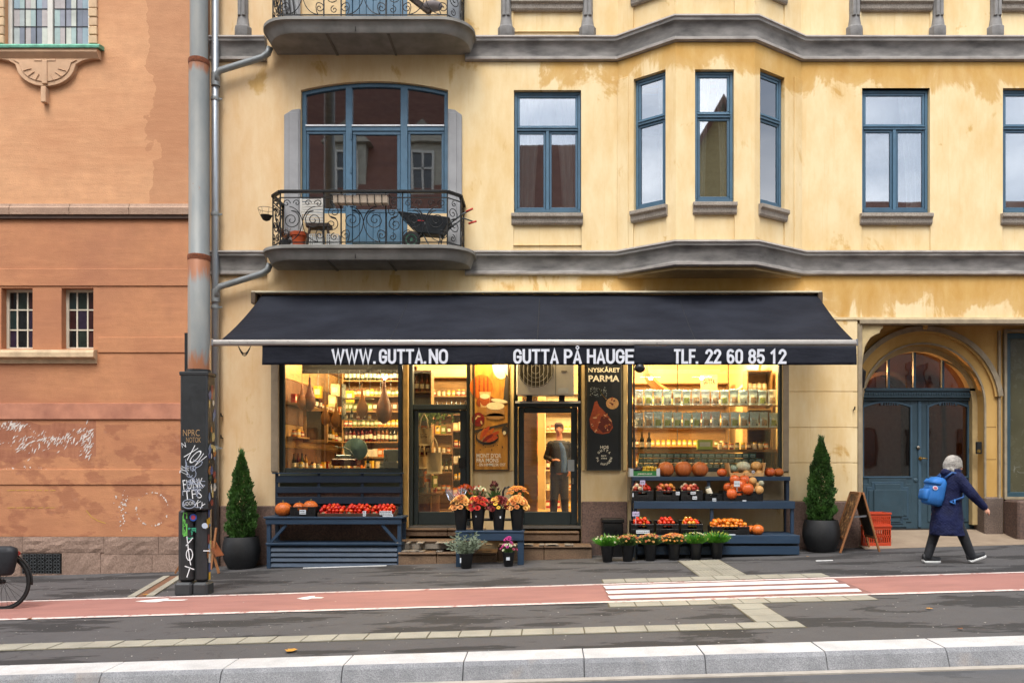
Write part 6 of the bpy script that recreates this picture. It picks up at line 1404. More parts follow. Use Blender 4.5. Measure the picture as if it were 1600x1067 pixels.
for px_, w_ in ((782, 9),):
    xx = PX(px_, fYa); mb.hexa([(xx-.02, fYa-.10, PZ(568, fYa)), (xx+.12, fYa-.01, PZ(569, fYa)), (xx+.12, fYa-.0, PZ(569, fYa)), (xx-.12, fYa-.0, PZ(569, fYa))], [(xx, fYa-.03, PZ(541, fYa)), (xx+.02, fYa-.02, PZ(541, fYa)), (xx+.02, fYa, PZ(541, fYa)), (xx-.02, fYa, PZ(541, fYa))])
mb.build('valance_fold', cl, AW)
lt_m = M('valance_letter_white', '#c9ccd4', .7, var=.12, scale=14, world=True); yl = fYa-.042
Xv = lambda p: PX(p, yl); Zv = lambda p: PZ(p, yl)
def word(s, p0, p1, y=yl, z0=568.3, z1=545.2, t=3.9):
    n = len(s); g = 1.0; w_ = (p1-p0-g*(n-1))/n
    for i, ch in enumerate(s):
        mb = MB(); a = p0+i*(w_+g); c_ = 'A' if ch == 'Å' else ch
        glyph(mb, c_, PX(a, y), PX(a+w_, y), PZ(z0, y), PZ(z1 if ch != '.' else z0-4.4, y), y, t/SC(y))
        if ch == 'Å': mb.tube([(PX(a+w_/2, y)+.022*math.cos(k*PI/6), y, PZ(543.2, y)+.022*math.sin(k*PI/6)) for k in range(12)], .008, 5, cyc=True)
        mb.build('letter', lt_m, AW)
word('WWW', 518, 581.5); word('.', 583, 588); word('GUTTA', 592, 661); word('.', 662, 667); word('NO', 670, 700)
word('GUTTA', 802, 873); word('PÅ', 881, 909); word('HAUGEN', 917, 1006)
y2 = fYa-.095
word('TLF', 1053, 1087, y2); word('.', 1087, 1092, y2); word('22', 1102, 1127, y2); word('60', 1135.5, 1161, y2); word('85', 1169, 1195, y2); word('1', 1204, 1212, y2); word('2', 1216.5, 1229, y2)
mb = MB(); X, Z = PX(1000, fYa-.05), PZ(575, fYa); mb.ball((X, fYa-.01, Z), .085, (1, 1, .9), 14, 8); mb.build('crank_hood', M('black_plastic'), AW, smooth=True)
mb = MB()
for k in range(3): mb.tube([(PX(372+20*t/8, -1.3), -1.3, PZ(540+ (12+2*k)*math.sin(PI*t/8), -1.3)) for t in range(9)], .007, 5)
mb.build('loose_cable', M('black_plastic'), AW, smooth=True)
# ------------------------------------------------------------------ balconies
bal_m = M('balcony_grey', '#77756f', .75, var=.15, scale=3, world=True, bump=.15, col2='#8d8a84'); iron = M('wrought_iron', '#101112', .45, .3, var=.1)
def outline(x0, x1, yf, r, off):
    x0 += off; x1 -= off; yf += off; pts = [(x0, .0)]
    for i in range(9): a = PI+PI/2*i/8; pts.append((x0+r+r*math.cos(a), yf+r*.9+r*.9*math.sin(a)))
    for i in range(9): a = -PI/2+PI/2*i/8; pts.append((x1-r+r*math.cos(a), yf+r*.9+r*.9*math.sin(a)))
    pts.append((x1, .0)); return pts
def balcony(dz, lb):
    B = thing('balcony', lb, parent=YB); x0, x1 = PX(408, -.5), PX(741, -.5); zt = 5.31+dz; mb = MB()
    lay = [(.03, zt), (0, zt-.015), (0, zt-.065), (.035, zt-.075), (.06, zt-.11), (.075, zt-.16), (.10, zt-.22), (.11, zt-.235), (.14, zt-.235)]
    mb.loft([[(a, b, z) for a, b in outline(x0, x1, -.82, .55, o)] for o, z in lay]); mb.build('slab', bal_m, B, auto=True)
    for q in (518, 612): MB().box(PX(q, -.4)-.02, PX(q, -.4)+.02, -.68, .0, zt-.25, zt-.235).build('soffit_rib', M('soffit_rib_grey', '#6b675f', .9), B)
    MB().box(PX(554, -.8)-.003, PX(554, -.8)+.003, -.75, -.7, zt-.22, zt-.08).build('slab_joint', M('dark_iron'), B)
    # railing: bevelled corners
    yf = -.74; s = SC(yf); fx = lambda p: PX(p, yf); zr = PZ(299.5, yf)+dz; zb = zt+.05; z2 = PZ(309, yf)+dz
    xl, xr = fx(438), fx(699); wl, wr = xl-.20, xr+.20; ym = yf+.22
    path = [(wl, 0), (wl, ym), (xl, yf), (xr, yf), (wr, ym), (wr, 0)]
    mb = MB()
    for i in range(5): a, b = path[i], path[i+1]; mb.beam((*a, zr), (*b, zr), .07, .045)
    mb.build('handrail', iron, B, bevel=.008)
    mb = MB()
    for z in (z2, zb):
        for i in range(5): a, b = path[i], path[i+1]; mb.beam((*a, z), (*b, z), .016, .016)
    posts = [path[1], path[2], path[3], path[4], (wl, -.02), (wr, -.02), (fx(506), yf), (fx(533), yf), (fx(603), yf), (fx(629), yf)]
    for a, b in posts: mb.box(a-.010, a+.010, b-.010, b+.010, zt-.01, zr)
    mb.build('rail_frame', iron, B)
    def spiral(cx, cz, r0, a0, turns, sgn, n=26, rend=.12):
        return [(cx+r0*(1-(1-rend)*i/n)*math.cos(a0+sgn*turns*2*PI*i/n), cz+r0*(1-(1-rend)*i/n)*math.sin(a0+sgn*turns*2*PI*i/n)) for i in range(n+1)]
    def bez(p0, p1, p2, p3, n=12):
        return [tuple((1-t)**3*a+3*(1-t)**2*t*b+3*(1-t)*t*t*c+t**3*d for a, b, c, d in zip(p0, p1, p2, p3)) for t in [i/n for i in range(n+1)]]
    H = z2-zb
    def put(fn, segs):
        for sg in segs: fnm = MB(); fnm.tube([fn(u, z) for u, z in sg], .0075, 5); fnm.build('scroll', iron, B, smooth=True)
    def big(u0, u1, fn):
        """a pair of mirrored scrolls filling a panel"""
        W = u1-u0; c = (u0+u1)/2; r = min(W*.215, H*.27); out = []
        for s_ in (-1, 1):
            cx, cz = c+s_*W*.26, zb+H*.50
            out.append(spiral(cx, cz, r, PI/2 if s_ < 0 else PI/2, 1.9, s_))
            st = (cx, cz+r)
            out.append(bez(st, (cx-s_*r*.9, cz+r*1.05), (c+s_*W*.02, cz+r*.3), (c+s_*W*.0, cz-r*.15)))
            out.append(bez((c, cz-r*.15), (c+s_*W*.03, zb+H*.15), (c+s_*W*.20, zb+H*.03), (c+s_*W*.36, zb+H*.01)))
            out.append(bez((c, cz-r*.1), (c+s_*W*.05, cz+r), (c+s_*W*.2, cz+r*1.4), (c+s_*W*.30, zb+H*.80)))
            out.append(spiral(c+s_*W*.37, zb+H*.87, H*.09, PI if s_ > 0 else 0, 1.3, -s_, 16))
            out.append(spiral(c+s_*W*.13, zb+H*.88, H*.08, 0 if s_ > 0 else PI, 1.2, s_, 14))
            out.append(spiral(c+s_*W*.40, zb+H*.16, H*.11, PI/2, 1.3, -s_, 16)); out.append(bez((c+s_*W*.40, zb+H*.27), (c+s_*W*.33, zb+H*.3), (c+s_*W*.27, zb+H*.2), (c+s_*W*.36, zb+H*.01)))
        put(fn, out)
    def small(u0, u1, fn, flip=1):
        W = u1-u0; c = (u0+u1)/2; out = [spiral(c+.1*W*flip, zb+H*.68, min(W*.4, H*.15), -PI/2, 1.6, -flip), spiral(c-.05*W*flip, zb+H*.40, min(W*.42, H*.17), PI/2, 1.6, -flip)]
        out.append(bez((c+.1*W*flip, zb+H*.53), (c+W*.5*flip, zb+H*.52), (c-W*.4*flip, zb+H*.62), (c-.05*W*flip, zb+H*.57)))
        out += [spiral(c+W*.1*flip, zb+H*.12, H*.09, PI/2, 1.3, flip, 14), spiral(c, zb+H*.90, H*.07, PI/2, 1.3, -flip, 14)]; put(fn, out)
    fr_ = lambda u, z: (u, yf, z)
    big(fx(439), fx(506), fr_); big(fx(533), fx(603), fr_); big(fx(629), fx(699), fr_); small(fx(506), fx(533), fr_, 1); small(fx(603), fx(629), fr_, -1)
    for s_, (A, C) in ((1, (path[1], path[2])), (-1, (path[3], path[4]))):
        L = math.dist(A, C); f = lambda u, z, A=A, C=C, L=L: (A[0]+(C[0]-A[0])*u/L, A[1]+(C[1]-A[1])*u/L, z); small(0, L, f, s_)
    for xx in (wl, wr): big(0, abs(ym), (lambda u, z, xx=xx: (xx, -u, z)))
    return B
balcony(0, 'grey rounded balcony with scrolled iron railing above the awning'); balcony(3.82, 'uppermost grey rounded balcony cut by the top edge of the photo')
# ------------------------------------------------------------------ things kept on the balcony
zt = 5.31
def pot(loc, r, h, mat, label, name='flower_pot', cat='pot', rim=True, parent=None, group=None):
    mb = MB(); x, y, z = loc
    mb.lathe([(r*.68, 0), (r*.92, h*.78), (r*1.05, h*.79), (r*1.08, h), (r*.95, h), (r*.9, h*.85), (.01, h*.84)] if rim else [(r*.8, 0), (r, h), (r*.94, h), (r*.85, h*.9), (.01, h*.88)], loc, 20)
    return mb.build(name, mat, auto=True, label=label, cat=cat, group=group)
terra = M('orange_plastic_pot', '#b0481a', .5, var=.12); y = -.45
pot((PX(467, y), y, zt), .135, .29, terra, 'orange plastic plant pot on the balcony floor')
pot((PX(447, y), y, zt), .085, .16, M('black_pot', '#1a1a1a', .5), 'black plant pot with withered plant beside the orange pot')
mb = MB(); 
for i in range(60):
    a = R(0, 6.3); e = R(.05, .16); c = Vector((PX(447, y), y, zt+.17)); mb.tube([tuple(c), (c.x+e*.5*math.cos(a), c.y+e*.4*math.sin(a), c.z+R(.05, .12)), (c.x+e*math.cos(a), c.y+e*math.sin(a), c.z+R(-.02, .2))], .004, 3)
mb.build('dried_plant', M('dried_brown', '#6a3d1c', .8), label='dried brown plant in the black pot on the balcony', cat='plant')
whp2 = M('weathered_white_slat', '#b4b0a8', .7, var=.15, bump=.1)
fc = thing('folding_chair', 'pile of weathered white slatted folding chairs leaning at the left of the balcony', 'chair', (PX(487, -.25), -.25, zt))
for i in range(10):
    z = PZ(312+i*4.6, -.25); MB().obox((PX(486+i*.8, -.25), -.22-i*.012, z), (.40-.1*abs(i-4)/5, .02, .036), Matrix.Rotation(R(-.05, .05), 3, 'Y')).build('slat', whp2, fc)
for p in (470, 503): MB().beam((PX(p, -.2), -.18, PZ(310, -.2)), (PX(p+4, -.3), -.36, zt), .03, .03).build('leg', whp2, fc)
stl = thing('wooden_stool', 'dark brown wooden stool standing before the folded chairs', 'stool', (PX(497, -.45), -.45, zt)); bw = M('dark_brown_wood', '#3a2a20', .7, bump=.2)
MB().box(PX(480, -.45), PX(516, -.45), -.55, -.3, PZ(356, -.45), PZ(351, -.45)).build('seat', bw, stl)
for p, q in ((484, 478), (512, 517)):
    for yy in (-.52, -.33): MB().beam((PX(p, yy), yy, PZ(356, -.45)), (PX(q, yy), yy, zt), .03, .03).build('leg', bw, stl)
for k, (p0, p1) in enumerate(((484, 503), (511, 529))):
    bk = thing('lattice_basket', ('left' if k == 0 else 'right')+' one of two small grey lattice baskets on the balcony floor', 'basket', (PX((p0+p1)/2, -.55), -.55, zt)); gm = M('basket_grey', '#c4c4c0', .5); a, b = PX(p0, -.6), PX(p1, -.6); hh = .22
    mb = MB()
    for i in range(7): xx = a+(b-a)*i/6; mb.box(xx-.006, xx+.006, -.62, -.612, zt, zt+hh)
    for j in range(6): z = zt+hh*j/5; mb.box(a, b, -.622, -.614, z-.005, z+.005)
    mb.build('lattice_side', gm, bk); MB().box(a+.01, b-.01, -.6, -.42, zt+.01, zt+.03).build('base', gm, bk); MB().box(a+.005, b-.005, -.42, -.41, zt, zt+hh).build('lattice_side', gm, bk)
    for xx in (a, b): MB().box(xx-.004, xx+.004, -.61, -.42, zt+.0, zt+hh).build('side_panel', gm, bk)
# planter trough hung on the rail
tr = thing('rail_planter', 'long cream trough in a black bracket hung on the balcony railing', 'planter', (PX(567, -.8), -.8, PZ(322, -.8))); a, b = PX(519, -.84), PX(610, -.84); z0, z1 = PZ(320, -.84), PZ(308.5, -.84)
mb = MB(); mb.loft([[(q, -.77-.0, z1), (q, -.95, z1), (q, -.92, z0), (q, -.79, z0)] for q in (a+.04, b-.03)]); mb.build('trough', M('trough_cream', '#b9a894', .6, var=.1), tr, bevel=.006)
mb = MB()
for i in range(9): q = a+(b-a)*i/8; mb.tube([(q, -.76, z1+.02), (q, -.96, z1+.01), (q, -.93, z0-.012), (q, -.78, z0-.012)], .007, 5)
mb.tube([(a, -.96, z1+.01), (b, -.96, z1+.01)], .007, 5); mb.build('bracket', iron, tr)
# wire hanging basket on the outer left
hb = thing('wire_basket', 'small black wire hanging basket outside the left end of the balcony railing', 'basket', (PX(414, -.6), -.6, PZ(345, -.6))); X, Z = PX(416, -.6), PZ(337, -.6)
mb = MB(); mb.lathe([(.02, -.09), (.06, -.07), (.10, 0)], (X, -.6, Z), 14); mb.build('liner', M('coco_dark', '#2c2620', .9), hb, auto=True)
mb = MB(); 
for i in range(7): a = 2*PI*i/7; mb.tube([(X+.1*math.cos(a), -.6+.1*math.sin(a), Z), (X+.135*math.cos(a), -.6+.135*math.sin(a), Z+.11)], .003, 4)
mb.tube([(X+.135*math.cos(k*PI/8), -.6+.135*math.sin(k*PI/8), Z+.11) for k in range(16)], .004, 4, cyc=True); mb.build('wire', iron, hb)
# wheelbarrow
wb = thing('wheelbarrow', 'dark grey wheelbarrow with red grips parked on the balcony', 'wheelbarrow', (PX(670, -.4), -.4, zt)); y0, y1 = -.58, -.22
wx = lambda p: PX(p, -.5); wz = lambda p: PZ(p, -.5)
top = [(wx(625), wz(334)), (wx(700), wz(344))]; bot = [(wx(652), wz(362)), (wx(692), wz(366))]
mb = MB(); T = [(wx(625), y0-.02, wz(334)), (wx(703), y0-.02, wz(343)), (wx(703), y1+.02, wz(343)), (wx(625), y1+.02, wz(334))]; Bq = [(wx(653), y0+.06, wz(363)), (wx(690), y0+.06, wz(366)), (wx(690), y1-.06, wz(366)), (wx(653), y1-.06, wz(363))]
for i in range(4): j = (i+1) % 4; mb.add([T[i], T[j], Bq[j], Bq[i]], [(0, 1, 2, 3)])
mb.add(Bq, [(0, 1, 2, 3)]); o = mb.build('tray', M('barrow_grey', '#35393d', .5, .3, var=.2, bump=.1), wb); so = o.modifiers.new('s', 'SOLIDIFY'); so.thickness = .012
mb = MB(); mb.tube([*T, ], .011, 6, cyc=True); mb.build('tray_rim', M('barrow_rim', '#4a4e52', .4, .4), wb)
MB().box(wx(653), wx(664), y0-.005, y0+.002, wz(348), wz(344)).build('badge', M('badge_red', '#9a1c22', .5), wb)
frm = M('barrow_frame', '#41464a', .4, .5); mb = MB()
for yy in (y0+.08, y1-.08): mb.tube([(wx(640), (y0+y1)/2, wz(375)), (wx(655), yy, wz(365)), (wx(700), yy, wz(352)), (wx(722), yy-.0, wz(335)), (wx(738), yy, wz(327 if yy < -.4 else 341))], .013, 6); mb.tube([(wx(660), yy, wz(364)), (wx(673), yy, zt+.01), (wx(684), yy, zt+.01), (wx(690), yy, wz(362))], .011, 6)
mb.build('frame', frm, wb, smooth=True)
for yy, a, b in ((y0+.08, (728, 331), (739, 326)), (y1-.08, (730, 344), (743, 340))): mb = MB(); mb.tube([(wx(a[0]), yy, wz(a[1])), (wx(b[0]), yy, wz(b[1]))], .018, 8); mb.build('grip', M('grip_red', '#b03020', .5), wb, smooth=True)
mb = MB(); mb.M = Matrix.Translation((wx(643), (y0+y1)/2-.1, zt+.155)) @ Matrix.Rotation(PI/2, 4, 'X'); mb.lathe([(.10, -.03), (.15, -.028), (.155, 0), (.15, .028), (.10, .03)], n=20); who = mb.build('wheel', M('tyre_black', '#141414', .8), wb, smooth=True)
mb = MB(); mb.M = Matrix.Translation((wx(643), (y0+y1)/2-.1, zt+.155)) @ Matrix.Rotation(PI/2, 4, 'X'); mb.lathe([(.10, -.02), (.10, .034), (.04, .02), (.03, .045), (.005, .045)], n=14); mb.build('hub', M('hub_green', '#2c5a46', .5), who, auto=True)
# items behind the glass and on the top balcony
pot((PX(682, .3), .35, PZ(330)), .06, .10, terra, 'small orange pot on the sill inside the french window')
mb = MB()
for i in range(40): c = (PX(680, .3)+R(-.14, .1), .33, PZ(330)+.1+R(0, .12)); a = R(0, 3); mb.poly([(c[0]+.03*math.cos(a), c[1], c[2]+.03*math.sin(a)), (c[0]-.01, c[1]+.01, c[2]+.02), (c[0]-.02, c[1], c[2]-.02)])
mb.build('window_plant', M('shop_leaf', '#55702a', .5, var=.4), label='small green plant in the pot behind the french window', cat='plant')
z9 = 9.13
ck = thing('striped_deckchair', 'grey and black slatted deckchair at the left of the uppermost balcony', 'chair', (PX(460, -.4), -.4, z9))
for i in range(7): MB().beam((PX(446+i*3.2, -.4), -.45, PZ(24, -.4)), (PX(440+i*3.2, -.4), -.35, PZ(-6, -.4)), .02, .03).build('slat', M('deck_black' if i % 2 else 'deck_grey', '#1b1b1c' if i % 2 else '#8e8f90', .6), ck)
bd = thing('covered_bundle', 'brown wood and grey cloth bundle at the right of the uppermost balcony', 'bundle', (PX(672, -.4), -.4, z9)); 
MB().beam((PX(640, -.4), -.4, PZ(-5, -.4)), (PX(672, -.4), -.4, PZ(20, -.4)), .1, .08).build('board', bw, bd); mb = MB(); mb.ball((PX(676, -.4), -.4, PZ(10, -.4)), .14, (1.3, .8, .6)); mb.build('cloth', M('cloth_grey_pink', '#8f8584', .8), bd, smooth=True)
MB().box(PX(697, -.4), PX(716, -.4), -.3, -.26, z9, z9+1).build('leaning_panel', M('panel_grey', '#777c82', .5), label='grey panel standing at the right end of the uppermost balcony', cat='panel')
# ------------------------------------------------------------------ blue display furniture
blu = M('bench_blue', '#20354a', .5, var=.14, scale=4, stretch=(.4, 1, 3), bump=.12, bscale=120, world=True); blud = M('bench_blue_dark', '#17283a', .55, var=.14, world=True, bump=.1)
def board(parent, x0, x1, y0, y1, z0, z1, name='board', m=None): return MB().box(x0, x1, y0, y1, z0, z1).build(name, m or blu, parent, bevel=.005)
BY = -.66; bx = lambda p, y=BY: PX(p, y); bz = lambda p, y=BY: PZ(p, y)
BN = thing('display_bench', 'dark blue wooden bench with slatted back holding pumpkins and tomatoes', 'bench', ((bx(412)+bx(630))/2, -.4, G(-3.6)))
x0, x1 = bx(414), bx(627); zs = bz(807)
for i in range(3): board(BN, x0-.03, x1+.03, BY+i*.17, BY+i*.17+.163, zs-.03, zs, 'seat_board')
board(BN, x0, x1, BY+.02, BY+.045, zs-.13, zs-.032, 'apron'); board(BN, x0, x1, -.16, -.135, zs-.13, zs-.032, 'apron')
for p in (x0+.01, x1-.075):
    board(BN, p, p+.065, BY+.046, BY+.11, G(p), zs-.033, 'leg'); board(BN, p, p+.065, -.2, -.136, G(p), zs-.133, 'leg')
for p, s_ in ((x0+.08, 1), (x1-.08, -1)): MB().beam((p, BY+.07, bz(850)+.03), (p+s_*.26, BY+.07, zs-.14), .045, .05).build('brace', blu, BN, bevel=.005)
zl = bz(850)
for i in range(3): board(BN, x0+.0, x1-.0, BY+.03+i*.16, BY+.03+i*.16+.152, zl-.02, zl+.02, 'shelf_board')
for i, p in enumerate((858.5, 866.5, 874.5, 883)):
    z = bz(p); mb = MB(); mb.hexa([(x0+.075, BY+.05, z-.035), (x1-.08, BY+.05, z-.035), (x1-.08, BY+.07, z-.035), (x0+.075, BY+.07, z-.035)], [(x0+.075, BY+.08, z+.035), (x1-.08, BY+.08, z+.035), (x1-.08, BY+.10, z+.035), (x0+.075, BY+.10, z+.035)]); mb.build('louvre_slat', blu, BN, bevel=.004)
    if i == 3: break
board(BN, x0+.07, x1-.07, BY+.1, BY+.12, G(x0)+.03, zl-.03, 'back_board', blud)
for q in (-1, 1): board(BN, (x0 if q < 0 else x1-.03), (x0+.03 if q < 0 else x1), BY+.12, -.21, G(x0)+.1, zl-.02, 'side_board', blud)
byb = -.13; bb0, bb1 = PX(432, byb), PX(627, byb)
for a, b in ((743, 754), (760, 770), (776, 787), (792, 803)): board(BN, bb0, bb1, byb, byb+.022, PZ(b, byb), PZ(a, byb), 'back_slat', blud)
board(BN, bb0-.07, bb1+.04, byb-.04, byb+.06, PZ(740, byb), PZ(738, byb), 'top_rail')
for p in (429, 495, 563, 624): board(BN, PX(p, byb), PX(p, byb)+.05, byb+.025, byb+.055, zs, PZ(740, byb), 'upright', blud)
# stepped display shelf on the right
DS = thing('display_shelf', 'dark blue stepped wooden display shelf under the right shop window', 'shelf', (2.75, -.5, G(2.7)))
def sx(p, y): return PX(p, y)
X0, X1 = 1.46, 4.19
def deck(yf, yb, z, n, x0=X0, x1=X1, face=.035):
    for i in range(n): board(DS, x0, x1, yf+(yb-yf)*i/n+.003, yf+(yb-yf)*(i+1)/n, z-.03, z, 'shelf_board')
    board(DS, x0, x1, yf-.022, yf, z-face, z+.002, 'front_board')
z1 = PZ(744.5, -.36); z2 = PZ(783, -.62); z3 = PZ(836, -.93)
deck(-.36, -.08, z1, 2, face=.07); deck(-.62, -.10, z2, 3, face=.125); deck(-.93, -.10, z3, 5, x0=X0+.02, x1=X1-.02, face=.135)
board(DS, X0+.02, X1-.02, -.93, -.905, PZ(866, -.93), PZ(853, -.93), 'front_board'); board(DS, X0+.04, X1-.04, -.88, -.87, G(3.5), z3-.1, 'back_board', M('dark_board', '#141b22', .7))  # near-black board set behind the front boards of the lowest deck
for xx in (X0, PX(1108, -.5), X1-.06):
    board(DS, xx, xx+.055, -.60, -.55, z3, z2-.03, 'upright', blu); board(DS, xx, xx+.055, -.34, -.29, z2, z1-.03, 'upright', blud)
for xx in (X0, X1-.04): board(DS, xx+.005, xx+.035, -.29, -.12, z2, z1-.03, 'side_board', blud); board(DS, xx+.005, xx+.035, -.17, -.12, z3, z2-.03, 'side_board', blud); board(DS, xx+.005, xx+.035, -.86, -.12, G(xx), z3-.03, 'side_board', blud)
# flower stand
FY = -1.17; FS = thing('flower_stand', 'small dark blue wooden stand crowded with black flower buckets', 'stand', (PX(766, FY), -1, G(-.9)))
a, b = PX(711, FY), PX(819, FY); zf = PZ(829, FY)
for i in range(2): board(FS, a, b, FY+i*.15, FY+i*.15+.145, zf-.03, zf, 'top_board')
board(FS, a+.01, b-.01, FY+.01, FY+.035, zf-.16, zf-.032, 'apron')
for p in (a+.01, b-.11): board(FS, p, p+.10, FY+.036, FY+.06, G(p), zf-.03, 'leg'); board(FS, p, p+.10, -.92, -.895, G(p), zf-.03, 'leg'); board(FS, p+.0, p+.02, FY+.061, -.925, zf-.16, zf-.03, 'side_board')
zf2 = zf+.17
for i in range(2): board(FS, a+.02, b-.02, -.86+i*.14, -.86+i*.14+.135, zf2-.03, zf2, 'top_board', blud)
for p in (a+.03, b-.08): board(FS, p, p+.05, -.84, -.79, G(p), zf2-.03, 'leg', blud)
# ------------------------------------------------------------------ produce
pk = [M('pumpkin_orange', '#bd5f1c', .45, var=.25, scale=9, bump=.15), M('pumpkin_deep', '#ad5a22', .5, var=.25, scale=12, bump=.2), M('pumpkin_red', '#c65a24', .35, var=.2, scale=9), M('squash_pale', '#b9b79a', .5, var=.15, scale=9), M('squash_tan', '#c9985a', .5, var=.2, scale=8), M('squash_green', '#8fa08c', .5, var=.15, scale=14)]
stem_m = M('pumpkin_stem', '#6b6238', .8, var=.3)
def pumpkin(loc, r, mi, label, group='pumpkins', flat=.85, lobes=10, tilt=0):
    key = ('pk', mi, lobes, round(flat, 2)); 
    if key not in PROTO:
        pr = []; k = 10; 
        mb = MB(); n = lobes*4
        for i in range(k+1): t = PI*i/k; rr = math.sin(t)**.92 if 0 < i < k else .0; pr.append((max(.02, rr), -math.cos(t)*flat*(1 if 0 < i < k else .9)))
        mb.lathe(pr, n=n, lobes=lobes, amp=.11); me = mb.mesh('body', smooth=True); me.materials.append(pk[mi])
        sm_ = MB(); sm_.tube([(0, 0, flat*.85), (.03, 0, flat*1.05), (.10, .03, flat*1.25)], [.11, .07, .08], 6); ms = sm_.mesh('stem', smooth=True); ms.materials.append(stem_m); PROTO[key] = (me, ms)
    me, ms = PROTO[key]; t = thing('pumpkin', label, 'pumpkin', (loc[0], loc[1], loc[2]+r*flat*.93), group); t.scale = (r,)*3; t.rotation_euler = (tilt, R(-.1, .1), R(0, 6))
    piece(me, 'body', t).location = (0, 0, 0); piece(ms, 'stem', t).location = (0, 0, 0); return t
PROTO = {}
ly = BY+.18
pumpkin((PX(443, ly), ly, zs), .145, 0, 'large orange pumpkin at the left end of the blue bench')
def crate(x, y, z, w_, d, h, label, mat, cardboard=False, tag_=None, name='crate', tilt=0, cat='crate', slot=True):
    c = thing(name, label, cat, (x, y, z)); a, b = x-w_/2, x+w_/2; f, g = y-d/2, y+d/2; t = .012
    M4 = Matrix.Translation((x, y, z)) @ Matrix.Rotation(tilt, 4, 'X') @ Matrix.Translation((-x, -y, -z))
    def bx_(nm, *q, m=None):
        mb = MB(); mb.M = M4
        for e in q: mb.box(*e)
        return mb.build(nm, m or mat, c, bevel=.003)
    bx_('base', (a, b, f, g, z, z+.01))
    if slot:
        s0, s1 = z+h*.60, z+h*.86; u, v_ = x-w_*.2, x+w_*.2
        bx_('front_panel', (a, b, f, f+t, z+.011, s0), (a, u, f, f+t, s0, s1), (v_, b, f, f+t, s0, s1), (a, b, f-.004, f+t, s1, z+h))
    else: bx_('front_panel', (a, b, f, f+t, z+.011, z+h))
    bx_('back_panel', (a, b, g-t, g, z+.011, z+h+(.02 if cardboard else 0)))
    bx_('side_panel', (a, a+t, f+t, g-t, z+.011, z+h)); bx_('side_panel', (b-t, b, f+t, g-t, z+.011, z+h))
    if not cardboard: bx_('rib', *[(a+w_*(.08+.105*i), a+w_*(.08+.105*i)+.008, f-.006, f, z+.02, z+h*.5) for i in range(9)])['kind'] = 'stuff'
    return c, M4
blkp = M('crate_black', '#0e0f11', .35, var=.2); brnc = M('crate_brown_card', '#4b3425', .7, var=.2); card = M('card_white', '#c4cad0', .6, var=.05); cardl = M('card_lilac', '#b3a8c4', .6)
def fruits(c, M4, x, y, z, w_, d, h, r, mats, n, label, cat, group, heap=.05, seed=0, flat=.92, name=None):
    rnd = random.Random(seed); nx = max(2, int(w_/(2*r*.95))); ny = max(2, int(d/(2*r*.95))); k = 0
    for lay in range(3):
        for i in range(nx-(lay > 1)):
            for j in range(ny-(lay > 1)):
                if k >= n: return
                fx_ = x+(i-(nx-(lay > 1)-1)/2)*2*r*.97+rnd.uniform(-.2, .2)*r; fy = y+(j-(ny-(lay > 1)-1)/2)*2*r*.97+rnd.uniform(-.2, .2)*r; z_ = z+h*.80+r*.2+lay*r*1.15+rnd.uniform(-.1, .2)*r+heap*(1-((fx_-x)/(w_/2))**2)
                if lay and rnd.random() < .15: continue
                p = M4 @ Vector((fx_, fy, z_)); mt = mats[rnd.randrange(len(mats))]
                key = ('f', mt.name, flat)
                if key not in PROTO:
                    mb = MB(); mb.ball((0, 0, 0), 1, (1, 1, flat), 9, 6); q = mb.mesh(cat, smooth=True); q.materials.append(mt); PROTO[key] = q
                o = place(PROTO[key], name or cat, tuple(p), label, cat, group, r*rnd.uniform(.88, 1.1)); o.rotation_euler = (rnd.uniform(-1, 1), rnd.uniform(-1, 1), rnd.uniform(0, 6)); k += 1
tomm = [M('tomato_red', '#a81a0a', .3, var=.15, spec=.4, randv=.2), M('tomato_orange', '#c43c10', .3, var=.2, spec=.4, randv=.2), M('tomato_bright', '#c42a12', .3, var=.2, spec=.4)]
tmx = tomm+[M('tomato_yellow', '#c98a24', .2, var=.2, spec=.7), M('tomato_green', '#7f7a2a', .25, var=.3)]
grp = [M('apple_red', '#9a2a1c', .3, var=.35, scale=3, randv=.25), M('apple_pink', '#c46a4a', .3, var=.3, scale=3, randv=.2), M('onion_gold', '#b9742c', .35, var=.25, scale=4, randv=.2), M('garlic_pale', '#c9b89c', .4, var=.12)]
orm = [M('mandarin', '#cf6a14', .35, var=.12, bump=.15, bscale=60, randv=.15), M('mandarin_light', '#d98324', .35, var=.12, bump=.15, randv=.1)]
def card_at(p0, p1, q0, q1, y, parent, m=None, lines=2, stick=None):
    o = MB().box(PX(p0, y), PX(p1, y), y-.004, y, PZ(q1, y), PZ(q0, y)).build('price_card', m or card, parent)
    mb = MB()
    for i in range(lines):
        z = PZ(q0+(q1-q0)*(i+.7)/(lines+.4), y); a, b = PX(p0, y)+.008, PX(p1, y)-.008; u = a
        while u < b-.01: e = min(b, u+R(.012, .03)); mb.box(u, e, y-.006, y-.004, z-.005, z+.005); u = e+.008
    if mb.v: mb.build('card_print', M('print_dark', '#3a3024', .8), o)
    if stick: MB().box(PX((p0+p1)/2, y)-.003, PX((p0+p1)/2, y)+.003, y, y+.004, PZ(stick, y), PZ(q1, y)).build('card_stick', card, parent)
